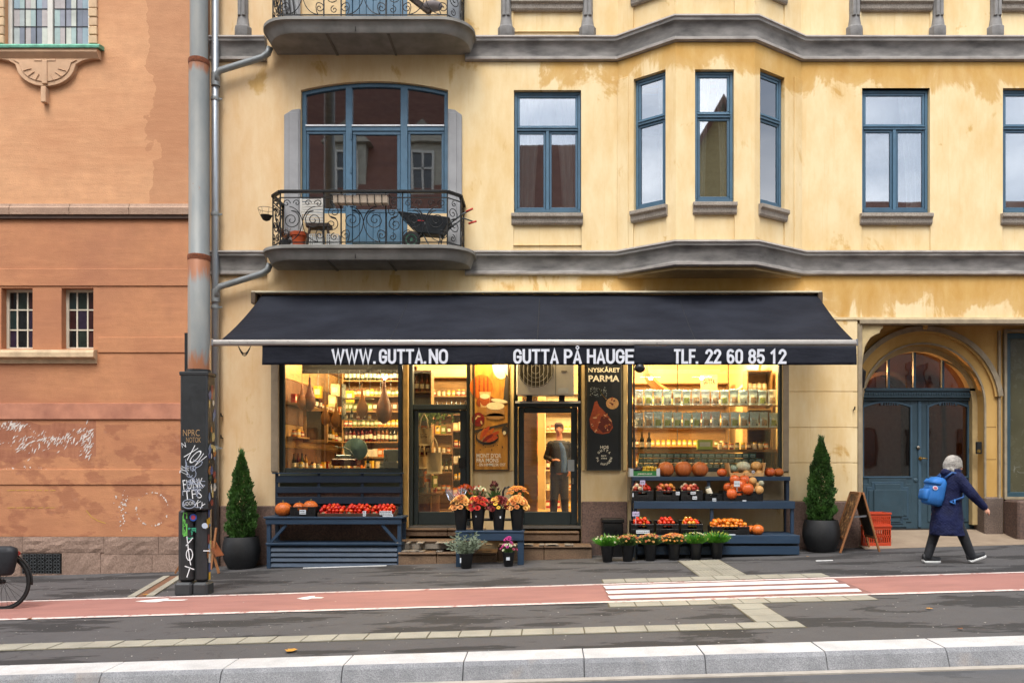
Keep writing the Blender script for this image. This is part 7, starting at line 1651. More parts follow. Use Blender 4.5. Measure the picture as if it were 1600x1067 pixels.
# bench crates
cy = BY+.2
c, m4 = crate(PX(477, cy), cy, zs, .43, .30, .165, 'black plastic crate with two orange pumpkins on the blue bench', blkp)
card_at(468, 478, 796, 803, cy-.16, c)
pumpkin((PX(467, cy)-.0, cy, zs+.06), .105, 0, 'orange pumpkin at the left in the black bench crate', lobes=8); pumpkin((PX(485, cy), cy+.0, zs+.06), .125, 0, 'large orange pumpkin at the right in the black bench crate', lobes=12)
for k, (p, lb) in enumerate(((520, 'left'), (560, 'middle'), (599, 'right'))):
    X = PX(p, cy); c, m4 = crate(X, cy+.03, zs+.002, .44, .34, .10, '%s one of the three brown cartons of tomatoes on the blue bench' % lb, brnc, True, tilt=math.radians(16), slot=False, name='carton', cat='carton')
    fruits(c, m4, X, cy+.03, zs+.0, .42, .30, .10, .034, tomm, 66, 'red tomato in the %s carton on the blue bench' % lb, 'tomato', 'tomatoes in the %s carton' % lb, .0, k)
    mb = MB(); mb.lathe([(.02, 0), (.022, .004)], n=12); mb2 = MB(); mb2.M = Matrix.Translation((X-.12, cy-.155, zs+.06)) @ Matrix.Rotation(PI/2, 4, 'X'); mb2.lathe([(.028, 0), (.028, .004)], n=14, sy=.6); mb2.build('carton_logo', M('logo_tan', '#8d7a5c', .6), c)
    if k == 1: card_at(567, 572, 798, 806, cy-.17, c)
    if k == 2: card_at(593, 612, 798, 804, cy-.17, c); card_at(598, 614, 803, 809, cy-.19, c)
# display shelf, top tier
ty = -.22; tz = z1
cbx = thing('fruit_box', 'white and green cardboard fruit box at the left end of the top shelf', 'box', (PX(1007, ty), ty, tz)); a, b = PX(984, -.34), PX(1031, -.34)
MB().box(a, b, -.35, -.10, tz, tz+.012).build('base', card, cbx)
for q in ((a, b, -.352, -.34), (a, b, -.10, -.09)): MB().box(*q, tz+.013, tz+.10).build('long_side', M('fruit_box_green', '#2c7a3c', .5, var=.2), cbx)
for q in ((a, a+.012), (b-.012, b)): MB().box(*q, -.34, -.10, tz+.013, tz+.15).build('end_panel', card, cbx)
for q in (a+.0, b-.06): MB().box(q, q+.06, -.356, -.352, tz+.01, tz+.14).build('corner_flap', card, cbx)
text('JIMENEZ', a+.13, b-.13, tz+.03, tz+.06, -.3535, M('poster_white', '#efe6cc', .5), cbx)
aub = M('aubergine', '#1d1226', .2, spec=.8); lem = M('lemon_yellow', '#cfa52e', .4, var=.15)
for i in range(3):
    mb = MB(); mb.ball((0, 0, 0), 1, (1, .42, .42), 12, 8); q = mb.mesh('aubergine', smooth=True); q.materials.append(aub); place(q, 'aubergine', (a+.13+.03*i, -.25+.06*i, tz+.12+.012*i), 'dark purple aubergine lying in the white and green fruit box', 'aubergine', 'aubergines in the fruit box', .075, R(-.3, .3))
fruits(cbx, Matrix.Identity(4), (a+b)/2+.1, -.22, tz, .26, .22, .12, .032, [lem], 22, 'yellow fruit heaped in the white and green fruit box', 'quince', 'yellow fruit in the box', .01, 5)
for p, r, lb in ((1040.5, .145, 'left'), (1067.5, .15, 'middle'), (1093.5, .145, 'right')): pumpkin((PX(p, ty), ty, tz), r, 1, '%s one of the three big pumpkins in front of the teal boxes' % lb, lobes=9, flat=.93)
pumpkin((PX(1128, ty-.05), ty-.05, tz), .088, 2, 'small red orange pumpkin left of the wooden crate on the top shelf', lobes=8); pumpkin((PX(1203, ty-.03), ty-.03, tz), .095, 2, 'small orange pumpkin just right of the wooden crate', lobes=8); pumpkin((PX(1217, ty), ty+.02, tz), .09, 0, 'small orange pumpkin at the right end of the top shelf', lobes=8)
wc = thing('wooden_crate', 'pale wooden crate of squashes on the top shelf', 'crate', (PX(1166, ty), ty, tz)); pw_ = M('pale_crate_wood', '#c49a66', .7, var=.15, scale=5, stretch=(1, 1, 8), bump=.15); a, b = PX(1141, -.36), PX(1193, -.36)
for zz in (tz+.005, tz+.075): 
    MB().box(a, b, -.372, -.36, zz, zz+.06).build('crate_slat', pw_, wc, bevel=.003) if zz < tz+.05 else None
    MB().box(a, b, -.06, -.05, zz, zz+.06).build('crate_slat', pw_, wc, bevel=.003)
for q, s_ in ((a, -1), (b-.02, 1)): mb = MB(); mb.hexa([(q, -.36, tz), (q+.02, -.36, tz), (q+.02, -.06, tz), (q, -.06, tz)], [(q+s_*.04, -.38, tz+.24), (q+.02+s_*.04, -.38, tz+.24), (q+.02+s_*.04, -.06, tz+.24), (q+s_*.04, -.06, tz+.24)]); mb.build('crate_end', pw_, wc, bevel=.003)
pumpkin((PX(1161, ty), ty-.02, tz+.09), .125, 3, 'big pale grey green squash in the wooden crate', flat=.72, lobes=12, tilt=-.2); pumpkin((PX(1181, ty), ty-.02, tz+.10), .10, 4, 'tan orange squash at the right in the wooden crate', flat=.85)
pumpkin((PX(1146, ty), ty, tz+.08), .075, 5, 'small grey green squash behind the big one in the wooden crate'); pumpkin((PX(1150, -.32), -.30, tz+.005), .07, 0, 'flat orange squash at the lower left in the wooden crate', flat=.6)
for i, p in enumerate((1166, 1186)): pumpkin((PX(p, -.3), -.30, tz+.01), .065, 4, ('left' if i == 0 else 'right')+' yellow squash at the front of the wooden crate', lobes=6)
mb = MB(); mb.M = Matrix.Translation((PX(1177, -.385), -.385, tz+.085)) @ Matrix.Rotation(PI/2, 4, 'X'); mb.lathe([(.012, -.001), (.026, 0), (.026, .006), (.012, .006)], n=14, cap=False); mb.build('tape_roll', card, label='small white tape ring on the front of the wooden crate', cat='ring')
# middle tier
my = -.40
for k, (p0, p1, mt, lb) in enumerate(((987, 1021, [grp[0], grp[3], tomm[0]], 'first crate from the left'), (1025, 1061, [grp[1], grp[0], grp[2]], 'second crate from the left'), (1064, 1098, [grp[0], grp[3], grp[1]], 'third crate from the left'))):
    X = PX((p0+p1)/2, my-.18); w_ = (p1-p0)/SC(my-.18); c, m4 = crate(X, my, z2, w_, .36, .20, 'black plastic fruit crate, %s on the middle shelf' % lb, blkp, tilt=math.radians(6))
    fruits(c, m4, X, my, z2, w_-.05, .30, .20, .040, mt, 36, 'red and pale fruit in the %s on the middle shelf' % lb, 'fruit', 'fruit in the %s on the middle shelf' % lb, .0, 20+k)
    if k == 0: card_at(1000, 1008, 750, 757, my-.2, c, cardl, 1, 770); card_at(988, 990, 770, 776, my-.2, c, None, 0)
    if k == 1: card_at(1056, 1062, 768, 773, my-.2, c, None, 1)
    if k == 2: card_at(1079, 1087, 768, 772, my-.2, c, None, 1); card_at(1082, 1089, 775, 780, my-.2, c, None, 1)
X = PX(1116, my-.18); c, m4 = crate(X, my, z2, .30, .32, .13, 'low black crate with a white jar on the middle shelf', blkp); card_at(1113, 1119, 778, 783, my-.18, c, None, 1)
jr = thing('milk_jar', 'white glass jar leaning in the low black crate', 'jar', (PX(1108, my), my, z2+.12)); mb = MB(); mb.M = Matrix.Translation((PX(1110, my-.1), my-.1, z2+.10)) @ Matrix.Rotation(-.35, 4, 'Y'); mb.lathe([(.045, 0), (.05, .01), (.05, .11), (.04, .13)], n=16); mb.build('glass_body', M('jar_white', '#dad2bc', .3), jr, smooth=True); mb = MB(); mb.M = Matrix.Translation((PX(1110, my-.1), my-.1, z2+.10)) @ Matrix.Rotation(-.35, 4, 'Y'); mb.lathe([(.045, .13), (.045, .155)], n=16); mb.build('lid', steel, jr)
cw = (1193-1131)/SC(my-.2); X = PX(1162, my-.2); c, m4 = crate(X, my, z2, cw, .38, .17, 'wide black crate heaped with orange and cream squashes', blkp); card_at(1147, 1156, 751, 760, my-.23, c, None, 1, 768); card_at(1160, 1166, 781, 784, my-.2, c, None, 0)
hp = [(1143, 770, 2, 11), (1156, 757, 2, 12), (1138, 760, 2, 10), (1148, 748, 2, 10), (1163, 749, 2, 11), (1168, 762, 2, 12), (1176, 750, 4, 8), (1181, 758, 4, 8), (1153, 771, 2, 9), (1175, 768, 3, 9), (1186, 764, 4, 9), (1163, 772, 3, 9), (1189, 754, 3, 6), (1148, 760, 0, 9)]
for i, (p, q, mi, rp) in enumerate(hp):
    yy = my-.16+.05*((i*7) % 5); s_ = SC(yy); pumpkin((PX(p, yy), yy, PZ(q, yy)-rp/s_*.85), rp/s_*.82, mi, ('red orange' if mi == 2 else 'orange' if mi == 0 else 'cream')+' squash in the heap in the wide black crate', '%s squashes in the wide crate' % ('orange' if mi in (0, 2) else 'cream'), lobes=8, flat=.95)
# lower deck
dy_ = -.72
for k, (p0, p1, mt, lb) in enumerate(((986, 1021, tmx, 'first crate from the left'), (1025, 1060, tmx[:3]+[grp[1]], 'second crate from the left'), (1064, 1098, tmx[1:]+[tmx[3]], 'third crate from the left'))):
    X = PX((p0+p1)/2, dy_-.16); w_ = (p1-p0)/SC(dy_-.16); c, m4 = crate(X, dy_, z3, w_, .34, .21, 'black plastic crate of tomatoes, %s on the lowest deck' % lb, blkp, tilt=math.radians(8))
    fruits(c, m4, X, dy_, z3, w_-.05, .28, .21, .034, mt, 60, 'tomato in the %s on the lowest deck' % lb, 'tomato', 'tomatoes in the %s on the lowest deck' % lb, .0, 30+k)
    if k == 0: card_at(988, 999, 799, 806, dy_-.2, c, cardl, 1, 820); card_at(994, 1015, 828, 833, dy_-.2, c, None, 1)
cw = (1171-1112)/SC(dy_-.17); X = PX(1141.5, dy_-.17); c, m4 = crate(X, dy_, z3, cw, .34, .14, 'wide black crate heaped with small oranges on the lowest deck', blkp); card_at(1139, 1149, 834, 836, dy_-.18, c, None, 0)
fruits(c, m4, X, dy_, z3, cw-.04, .30, .14, .038, orm, 95, 'small orange mandarin in the wide crate on the lowest deck', 'mandarin', 'mandarins in the wide crate', .02, 40)
pumpkin((PX(1175, dy_), dy_+.05, z3), .09, 0, 'orange pumpkin behind the other at the end of the mandarins', lobes=8); pumpkin((PX(1184, dy_-.1), dy_-.1, z3), .105, 0, 'orange pumpkin right of the mandarin crate on the lowest deck', lobes=9)
# black bin beside the steps
bn = thing('black_bin', 'black lidded plastic box against the brown plinth left of the display shelf', 'box', (PX(957, -.3), -.3, .12)); MB().box(PX(942, -.35), PX(973, -.35), -.4, -.08, G(1), PZ(816, -.35)).build('body', blkp, bn, bevel=.01); MB().box(PX(940, -.35), PX(975, -.35), -.42, -.07, PZ(816, -.35)+.002, PZ(810, -.35)).build('lid', blkp, bn, bevel=.01)
# ------------------------------------------------------------------ buckets and flowers
bkm = M('bucket_black', '#08090b', .5, var=.2)
mb = MB(); mb.lathe([(.075, 0), (.078, .005), (.112, .33), (.12, .335), (.12, .35), (.108, .352), (.09, .2), (.01, .19)], n=20); bme = mb.mesh('bucket', smooth=True); bme.materials.append(bkm); bme.set_sharp_from_angle(angle=.6)
def bucket(x, y, z, s, label, tagc=None):
    sx_, sz_ = s if isinstance(s, tuple) else (s, s)
    b = thing('flower_bucket', label, 'bucket', (x, y, z)); o = piece(bme, 'bucket_body', b); o.scale = (sx_, sx_, sz_)
    if tagc: mb = MB(); mb.box(x+tagc[0], x+tagc[0]+tagc[2], y-.108*sx_, y-.104*sx_, z+tagc[1], z+tagc[1]+tagc[3]); mb.build('price_tag', card, b)
    return b
def leafblade(mb, p, d, L, wd, droop=.3, m=0, n=3):
    p = Vector(p); d = Vector(d).normalized(); side = d.cross(Vector((0, -1, .2)));
    if side.length < .1: side = Vector((1, 0, 0))
    side.normalize(); vs = []; fs = []
    for i in range(n+1):
        t = i/n; q = p+d*L*t+Vector((0, 0, -droop*L*t*t)); w_ = wd*(math.sin(PI*(.12+.85*t))) ; vs += [tuple(q-side*w_/2), tuple(q+side*w_/2)]
    for i in range(n): fs.append((2*i, 2*i+1, 2*i+3, 2*i+2))
    mb.add(vs, fs, m)
def bloom_mesh(kind, m1, m2=None):
    mb = MB()
    if kind == 'rose':
        for k, (n, r, h) in enumerate(((7, 1, .35), (6, .75, .6), (5, .45, .8), (3, .2, .9))):
            for i in range(n):
                a = 2*PI*i/n+k*.5; mb.add([(r*.3*math.cos(a), r*.3*math.sin(a), h*.2), (r*math.cos(a-.5), r*math.sin(a-.5), h*.7), (r*1.12*math.cos(a), r*1.12*math.sin(a), h), (r*math.cos(a+.5), r*math.sin(a+.5), h*.7)], [(0, 1, 2, 3)], 0)
    elif kind == 'daisy':
        for k in (0, 1):
            for i in range(12):
                a = 2*PI*i/12+k*.25; r = 1-.2*k; mb.add([(.25*math.cos(a), .25*math.sin(a), .15+.1*k), (r*.8*math.cos(a-.2), r*.8*math.sin(a-.2), .2+.12*k), (r*math.cos(a), r*math.sin(a), .12+.12*k), (r*.8*math.cos(a+.2), r*.8*math.sin(a+.2), .2+.12*k)], [(0, 1, 2, 3)], 0)
        mb.ball((0, 0, .2), .28, (1, 1, .5), 7, 4, 1)
    else:
        for i in range(6): a = 2*PI*i/6; mb.add([(.1*math.cos(a), .1*math.sin(a), 0), (.45*math.cos(a-.5), .45*math.sin(a-.5), .6), (.2*math.cos(a), .2*math.sin(a), 1.4), (.45*math.cos(a+.5), .45*math.sin(a+.5), .6)], [(0, 1, 2, 3)], 0)
    me = mb.mesh('bloom', smooth=False); me.materials.append(m1); me.materials.append(m2 or m1); return me
stemg = M('stem_green', '#3f5a26', .6, var=.35, randv=.1); stemg2 = M('leaf_green_bright', '#4f8a24', .5, var=.4, scale=12); 
def fm(n, c): return M('petal_'+n, c, .55, var=.18, scale=5, randv=.35)
def bunch(x, y, z, r, h, blooms, n, label, size=.03, leaves=20, leafm=None, spread=1.0, seed=0, dome=.06, name='flower_bunch'):
    rnd = random.Random(seed); B = thing(name, label, 'flowers', (x, y, z)); mb = MB()
    for i in range(leaves):
        a = rnd.uniform(0, 2*PI); e = rnd.uniform(.2, 1)*r; leafblade(mb, (x+e*.3*math.cos(a), y+e*.3*math.sin(a), z), (math.cos(a)*e/r*.7*spread, math.sin(a)*e/r*.7*spread, 1), h*rnd.uniform(.8, 1.2), .022, rnd.uniform(0, .3))
    pts = []
    for i in range(n):
        t = (i+.5)/n; a = i*2.4; e = r*math.sqrt(t); p = Vector((x+e*math.cos(a), y+e*.8*math.sin(a), z+h+dome*(1-t)*1.2-rnd.uniform(0, .02)-(.04 if t > .75 else 0))); mb.tube([(x+e*.25*math.cos(a), y+e*.25*math.sin(a), z), tuple(p)], .004, 3); pts.append((p, e/r, a))
    mb.build('stems', leafm or stemg, B)
    for i, (p, e, a) in enumerate(pts):
        o = piece(blooms[rnd.randrange(len(blooms))], 'blossom', B); o.location = p-Vector(WL[B]); o.scale = (size*rnd.uniform(.8, 1.15),)*3; q = Vector((math.cos(a)*e*.8, math.sin(a)*e*.8-.45, 1)).to_track_quat('Z', 'Y'); o.rotation_euler = q.to_euler()
    return B
yel = M('daisy_heart', '#6d4a1c', .7)
ros = bloom_mesh('rose', fm('peach', '#d9924a')); ros2 = bloom_mesh('rose', fm('apricot', '#e0a860')); rosd = bloom_mesh('rose', fm('dark_red', '#6a0f16')); rosr = bloom_mesh('rose', fm('coral', '#c63a26')); ger = bloom_mesh('daisy', fm('orange', '#d07a28'), yel); yl_ = bloom_mesh('daisy', fm('yellow', '#dca83c'), yel)
tul = bloom_mesh('tulip', fm('tulip_orange', '#cf5a1e')); tulp = bloom_mesh('tulip', fm('tulip_pink', '#c98a78')); tuld = bloom_mesh('tulip', fm('tulip_dark', '#5c1c24')); pnk = bloom_mesh('rose', fm('pink', '#c0408a')); pnk2 = bloom_mesh('rose', fm('rosy', '#b0485c')); wht = bloom_mesh('rose', fm('white', '#c9c6a8')); grn = bloom_mesh('tulip', fm('green_bud', '#8aa048')); lil = bloom_mesh('tulip', fm('yellow_bud', '#d6c860')); rust_b = bloom_mesh('daisy', fm('rust', '#a8502a'), yel); tan_b = bloom_mesh('daisy', fm('tan', '#b98a4c'), yel)
fyb = FY+.13
for px, s_, bl, lb, tg in ((720.5, (1.03, 1.0), [ros, ros2], 'apricot roses, leftmost in the front row on the blue stand', None), (747, (1.03, 1.0), [rosd, rosd, yl_, rosr], 'dark red and coral roses, second in the front row on the stand', (-.03, .22, .012, .025)), (779.5, (1.02, 1.0), [rosd, rosd, rosd, yl_], 'deep red flowers, third in the front row on the stand', (.02, .20, .02, .04)), (808, (1.05, 1.0), [ros2, ros], 'pale apricot roses, rightmost in the front row on the stand', None)):
    X = PX(px, fyb); bucket(X, fyb, zf, s_, 'black bucket of '+lb, tg); bunch(X, fyb, zf+.30, .165, .09, bl, 44, 'bunch of '+lb, .043, 14, seed=int(px), dome=.12).scale = (1.08, 1.05, 1.1)
X = PX(752, fyb); bunch(X+.02, fyb-.04, zf+.36, .10, .09, [rosr], 12, 'small bunch of coral red flowers above the dark roses', .032, 4, seed=5)
for px, py, s_, bl, n, sz, lb, r_ in ((728, 778, .9, [tul, tul, tul, tulp], 34, .048, 'orange and pink lilies at the back left of the blue stand', .13), (748, 778, .7, [tulp, wht, grn, tul], 26, .042, 'pale pink and cream flowers at the back of the blue stand', .12), (772, 777, 1.0, [tuld, tuld, tulp], 16, .046, 'dark tulips in the back row of the blue stand', .06), (809, 777, 1.05, [ger], 26, .042, 'orange gerberas in the back row of the blue stand', .17)):
    yy = -.72; X = PX(px, yy); zz = PZ(py, yy)-.35*s_
    bucket(X, yy, zf2, (s_, (PZ(py, yy)-zf2)/.35), 'black bucket holding '+lb); bunch(X, yy, PZ(py, yy)-.05, r_, .16 if 'tulips' not in lb else .2, bl, n, 'bunch of '+lb, sz, 34, seed=int(px)+3, dome=.07)
hk = MB(); hk.tube([(PX(787, -.7), -.9, zf2+.3), (PX(787, -.7), -.9, zf2+.46), (PX(790, -.7), -.9, zf2+.52), (PX(797, -.7), -.9, zf2+.54)], .018, 8); hk.build('bucket_handle', blkp, smooth=True, label='black curved handle standing up between the back buckets', cat='handle')
# cellophane wrap points
cel = glassmat('cellophane', .04, (.97, .97, .97), .25, 12)
for px, py, yy, lb in ((712, 778, -1.1, 'left'),):
    mb = MB(); X, Z = PX(px, yy), PZ(py, yy); n = 12; mb.loft([[(X+r*math.cos(k*2*PI/n)*(1+.15*(k % 2)), yy+r*.8*math.sin(k*2*PI/n), Z+z+(.04*(k % 3) if z > .05 else 0)) for k in range(n)] for r, z in ((.05, -.12), (.11, -.02), (.17, .10))], cap=False); mb.build('cellophane_wrap', cel, label='clear cellophane wrap round the %s flowers on the blue stand' % lb, cat='wrap')
# two buckets on the ground before the stand
yy = -1.36; X = PX(728.5, yy); bucket(X, yy, G(X), (1.02, .70), 'black bucket of silvery green eucalyptus on the ground before the stand', (-.09, .1, .02, .08))
B = thing('eucalyptus_bunch', 'spreading bunch of silvery green olive leaved twigs in the left ground bucket', 'plant', (X, yy, G(X)+.24)); em = M('eucalyptus_leaf', '#5c6a4c', .5, var=.35, scale=10, col2='#93a08a'); mb = MB()
for i in range(46):
    a = R(0, 6.3); e = R(.05, .30); L = R(.22, .40); p0 = Vector((X+.04*math.cos(a), yy+.04*math.sin(a), G(X)+.2)); d = Vector((math.cos(a)*e/.3*.75, math.sin(a)*e/.3*.5, R(.6, 1))).normalized(); q = [p0+d*L*t/5+Vector((0, 0, -.09*(t/5)**2*e/.3)) for t in range(6)]; mb.tube([tuple(v) for v in q], .003, 3)
    for k in range(1, 6):
        for s_ in (-1, 1): leafblade(mb, q[k], (d.x+s_*R(.3, .8), d.y+R(-.5, .2), d.z*R(.3, 1)), R(.05, .085), .018, .2)
mb.build('twigs', em, B)
X = PX(794.5, yy+.1); bucket(X, yy+.1, G(X), (.88, .67), 'black bucket of pink flowers on the ground before the stand', (-.03, .11, .055, .05)); bunch(X, yy+.1, G(X)+.2, .13, .12, [pnk2, wht, pnk], 22, 'pink and white flowers in the right ground bucket', .024, 40, seed=8, dome=.05); bunch(X-.0, yy+.1, G(X)+.3, .05, .12, [pnk], 7, 'bright magenta blossoms rising from the right ground bucket', .033, 6, seed=9, dome=.04)
# row of six buckets in front of the display shelf
for k, (px, pb, bl, lf, lb, n, sz) in enumerate(((949, 876, [lil, wht, grn], stemg2, 'first from the left, green with white and yellow buds', 26, .017), (981, 876, [rust_b, rust_b, tan_b, grn], stemg, 'second from the left, rust red blossoms', 46, .022), (1016, 875, [tan_b, rust_b, tan_b, grn], stemg, 'third from the left, tan and rust blossoms', 46, .021), (1053, 874.5, [tan_b, rust_b, ger], stemg, 'fourth from the left, dense orange brown blossoms', 52, .020), (1087, 874, [lil, lil, wht, grn], stemg2, 'fifth from the left, bright green with pale yellow buds', 30, .018), (1120, 872, [lil, grn, lil], stemg2, 'sixth and rightmost, bright green with yellow buds', 28, .018))):
    X0_ = PX(px, -1.05); yy = 1232*(1.6-G(X0_))/(pb-728)-14+.06; yy = max(-1.3, min(-1.05, yy)); X = PX(px, yy); zc_ = G(X)
    bucket(X, yy, zc_, (.98, .77), 'black bucket before the display shelf, '+lb)
    b = bunch(X, yy, zc_+.22, .195, .15, bl, int(n*1.4), 'leafy bunch before the display shelf, '+lb, sz, 10, lf, seed=k+50, dome=.05); mb = MB()
    for i in range(520):
        a = R(0, 6.3); e = math.sqrt(R(0, 1))*.17; leafblade(mb, (X+e*.4*math.cos(a), yy+e*.4*math.sin(a), zc_+.24), (math.cos(a)*e*6.2, math.sin(a)*e*6.2, 1), R(.12, .25 if lf is stemg2 else .20), .013, R(0, .4), n=2)
    mb.build('foliage', lf, b); b.scale = (1.14, 1.1, 1.05)
# ------------------------------------------------------------------ planters with thuja
thm = M('thuja_green', '#284617', .6, var=.45, scale=5, col2='#426d26'); plm = M('planter_charcoal', '#131416', .6, var=.15, bump=.1)
def planter(px, lb, y=-.44, seed=0, zoff=0):
    X = PX(px, y); z0 = G(X); t = thing('planter', 'rounded charcoal plant pot %s' % lb, 'planter', (X, y, z0)); mb = MB()
    mb.lathe([(.20, 0), (.22, .01), (.29, .16), (.315, .30), (.30, .44), (.275, .53), (.27, .545), (.255, .545), (.25, .48), (.01, .47)], (X, y, z0), 32); mb.build('pot', plm, t, auto=True); mb = MB(); mb.lathe([(.25, .0), (.1, .02), (.01, .02)], (X, y, z0+.48), 16); mb.build('soil', M('soil', '#1c130c', .95, bump=.5), t)
    tr = thing('thuja_tree', 'narrow conical green thuja in the charcoal pot %s' % lb, 'tree', (X, y, z0+.5)); mb = MB(); mb.lathe([(.025, 0), (.012, 1.2)], (X, y, z0+.48), 8); mb.build('trunk', M('bark', '#4a3524', .9), tr)
    rg = np.random.default_rng(seed); n = 9500; H = 1.42 if seed == 1 else 1.36; V = []; F = []
    for i in range(n):
        t_ = rg.random()**1.15; prof = ((.218 if seed == 1 else .205)*(1-t_**(1.9 if seed == 1 else 2.4))**.85*(.80+.20*min(1, t_/.15))+.01); a = rg.random()*2*PI; lump = 1+.16*math.sin(a*5+t_*17+seed)+.12*math.sin(a*3-t_*29)
        rr_ = prof*lump*(.45+.55*rg.random()**.35); p = Vector((X+rr_*math.cos(a), y+rr_*math.sin(a), z0+.53+t_*H)); L = .055*(1-.4*t_)*(.6+.8*rg.random()); w_ = .012*(.7+rg.random()*.8)
        d = Vector((math.cos(a)*.45+rg.normal()*.22, math.sin(a)*.45+rg.normal()*.22, .9+rg.normal()*.25)).normalized(); sd_ = Vector((rg.normal(), rg.normal(), rg.normal()*.3)).cross(d).normalized()*w_; k = len(V)
        V += [tuple(p-sd_*.3), tuple(p+d*L*.45-sd_), tuple(p+d*L), tuple(p+d*L*.45+sd_)]; F.append((k, k+1, k+2, k+3))
    # wispy leader shoots
    for i in range(60):
        a = rg.random()*6.3; e = rg.random()*.05; p = Vector((X+e*math.cos(a), y+e*math.sin(a), z0+.53+H*(.93+.1*rg.random()))); k = len(V); V += [tuple(p), tuple(p+Vector((.008, 0, .03))), tuple(p+Vector((rg.normal()*.02, rg.normal()*.02, .09))), tuple(p+Vector((-.008, 0, .03)))]; F.append((k, k+1, k+2, k+3))
    mb = MB(); mb.add(V, F); mb.build('crown', thm, tr)
planter(377.5, 'left of the blue bench', seed=1); planter(1283, 'beside the sandwich board', seed=2)
# ------------------------------------------------------------------ sandwich boards and orange crates
wf = M('sign_frame_wood', '#8a5a34', .6, var=.2, bump=.1); chk = M('chalkboard', '#2a2622', .8, var=.3); 
def mat_menu():
    m, t = newmat('menu_board_print'); n = t.noise(t.pos((1, 1, 1)), 14, 5, .7); c = t.ramp(n, [(.4, S('#3a2718')), (.52, S('#6e4724')), (.64, S('#b08a5a'))]); t.l(c, t.bsdf.inputs['Base Color']); t.bsdf.inputs['Roughness'].default_value = .7; return m
menu = mat_menu()
AB = thing('sandwich_board', 'wooden sandwich board standing sideways before the blue entrance door', 'sign', (PX(1345, -.6), -.6, G(5.5)))
def aleaf(xt, xb, yt0, yt1, yb0, yb1, zt, m, flip):
    # a sloping panel: top edge at xt, bottom edge at xb, spanning in y
    T0, T1 = Vector((xt, yt0, zt)), Vector((xt+.02, yt1, zt)); g0, g1 = Vector((xb, yb0, G(xb)+.0)), Vector((xb+.06, yb1, G(xb)+.0))
    for a, b in ((T0, g0), (T1, g1)): MB().beam(a, b, .03, .04, up=(0, 1, 0)).build('side_rail', wf, AB, bevel=.004)
    for t in (.0, .76): MB().beam(T0.lerp(g0, t), T1.lerp(g1, t), .03, .04).build('cross_rail', wf, AB)
    q = [T0.lerp(g0, .02), T1.lerp(g1, .02), T1.lerp(g1, .76), T0.lerp(g0, .76)]; n = (q[1]-q[0]).cross(q[3]-q[0]).normalized()*.006
    MB().hexa([tuple(v-n) for v in q], [tuple(v+n) for v in q]).build('board_panel', m, AB)
Yb = -.55; xt = PX(1337, Yb); zt_ = PZ(770, Yb)
aleaf(xt, PX(1312, -.75), Yb-.20, Yb+.28, -.77, -.22, zt_, menu, 0); aleaf(xt+.05, PX(1374, -.75), Yb-.20, Yb+.28, -.75, -.2, zt_, chk, 1)
MB().beam((PX(1329, -.75), -.72, PZ(808, -.75)), (PX(1355, -.75), -.72, PZ(806, -.75)), .012, .03).build('spreader_bar', M('spreader_steel', '#8f9296', .35, .7), AB)
oc_m = M('crate_orange', '#b23a16', .5, var=.12, bump=.1)
def ocrate(x, y, z, w_, d, h, lb):
    c = thing('plastic_crate', lb, 'crate', (x, y, z)); a, b, f, g = x-w_/2, x+w_/2, y-d/2, y+d/2
    def P_(nm, *q): 
        mb = MB(); [mb.box(*e) for e in q]; mb.build(nm, oc_m, c, bevel=.003)
    P_('rim', (a-.012, b+.012, f-.012, f+.012, z+h-.03, z+h), (a-.012, b+.012, g-.012, g+.012, z+h-.03, z+h), (a-.012, a+.012, f+.012, g-.012, z+h-.03, z+h), (b-.012, b+.012, f+.012, g-.012, z+h-.03, z+h))
    P_('base', (a, b, f, g, z, z+.02))
    for (s0, nx_) in ((f, 1), (g-.01, 1)):
        P_('long_side', (a, b, s0, s0+.01, z+.02, z+.06), (a, b, s0, s0+.01, z+h*.42, z+h*.52), (a, b, s0, s0+.01, z+h-.075, z+h-.031), *[(a+(w_-.02)*i/13, a+(w_-.02)*i/13+.02, s0, s0+.01, z+.06, z+h-.075) for i in range(14)])
    for s0 in (a, b-.01): P_('short_side', (s0, s0+.01, f+.01, g-.01, z+.02, z+.06), (s0, s0+.01, f+.01, g-.01, z+h*.5, z+h-.031), *[(s0, s0+.01, f+.01+(d-.04)*i/9, f+.03+(d-.04)*i/9, z+.06, z+h*.5) for i in range(10)])
    return c
oy_ = .02; X = PX(1369.5, oy_-.15); zc = G(X)+.03
ocrate(X, oy_, zc, .50, .34, .36, 'lower one of two stacked orange plastic crates by the blue entrance door'); ocrate(X+.0, oy_, zc+.335, .49, .33, .25, 'upper one of two stacked orange plastic crates by the blue entrance door')
# wooden easel behind the pole
E_ = thing('wooden_easel', 'orange brown wooden sign stand half hidden behind the black pole base', 'easel', (PX(338, -1), -1.0, G(-5.4))); yq = -1.0
for a, b, c, d in ((322, 826, 346, 894), (338, 824, 334, 888), (300, 850, 278, 894)): MB().beam((PX(a, yq), yq, PZ(b, yq)), (PX(c, yq), yq-.1, PZ(d, yq)), .03, .03).build('leg', wf, E_)
MB().beam((PX(330, yq), yq, PZ(845, yq)), (PX(345, yq), yq-.03, PZ(868, yq)), .2, .02).build('board', M('easel_board', '#7a4426', .7, var=.3), E_)
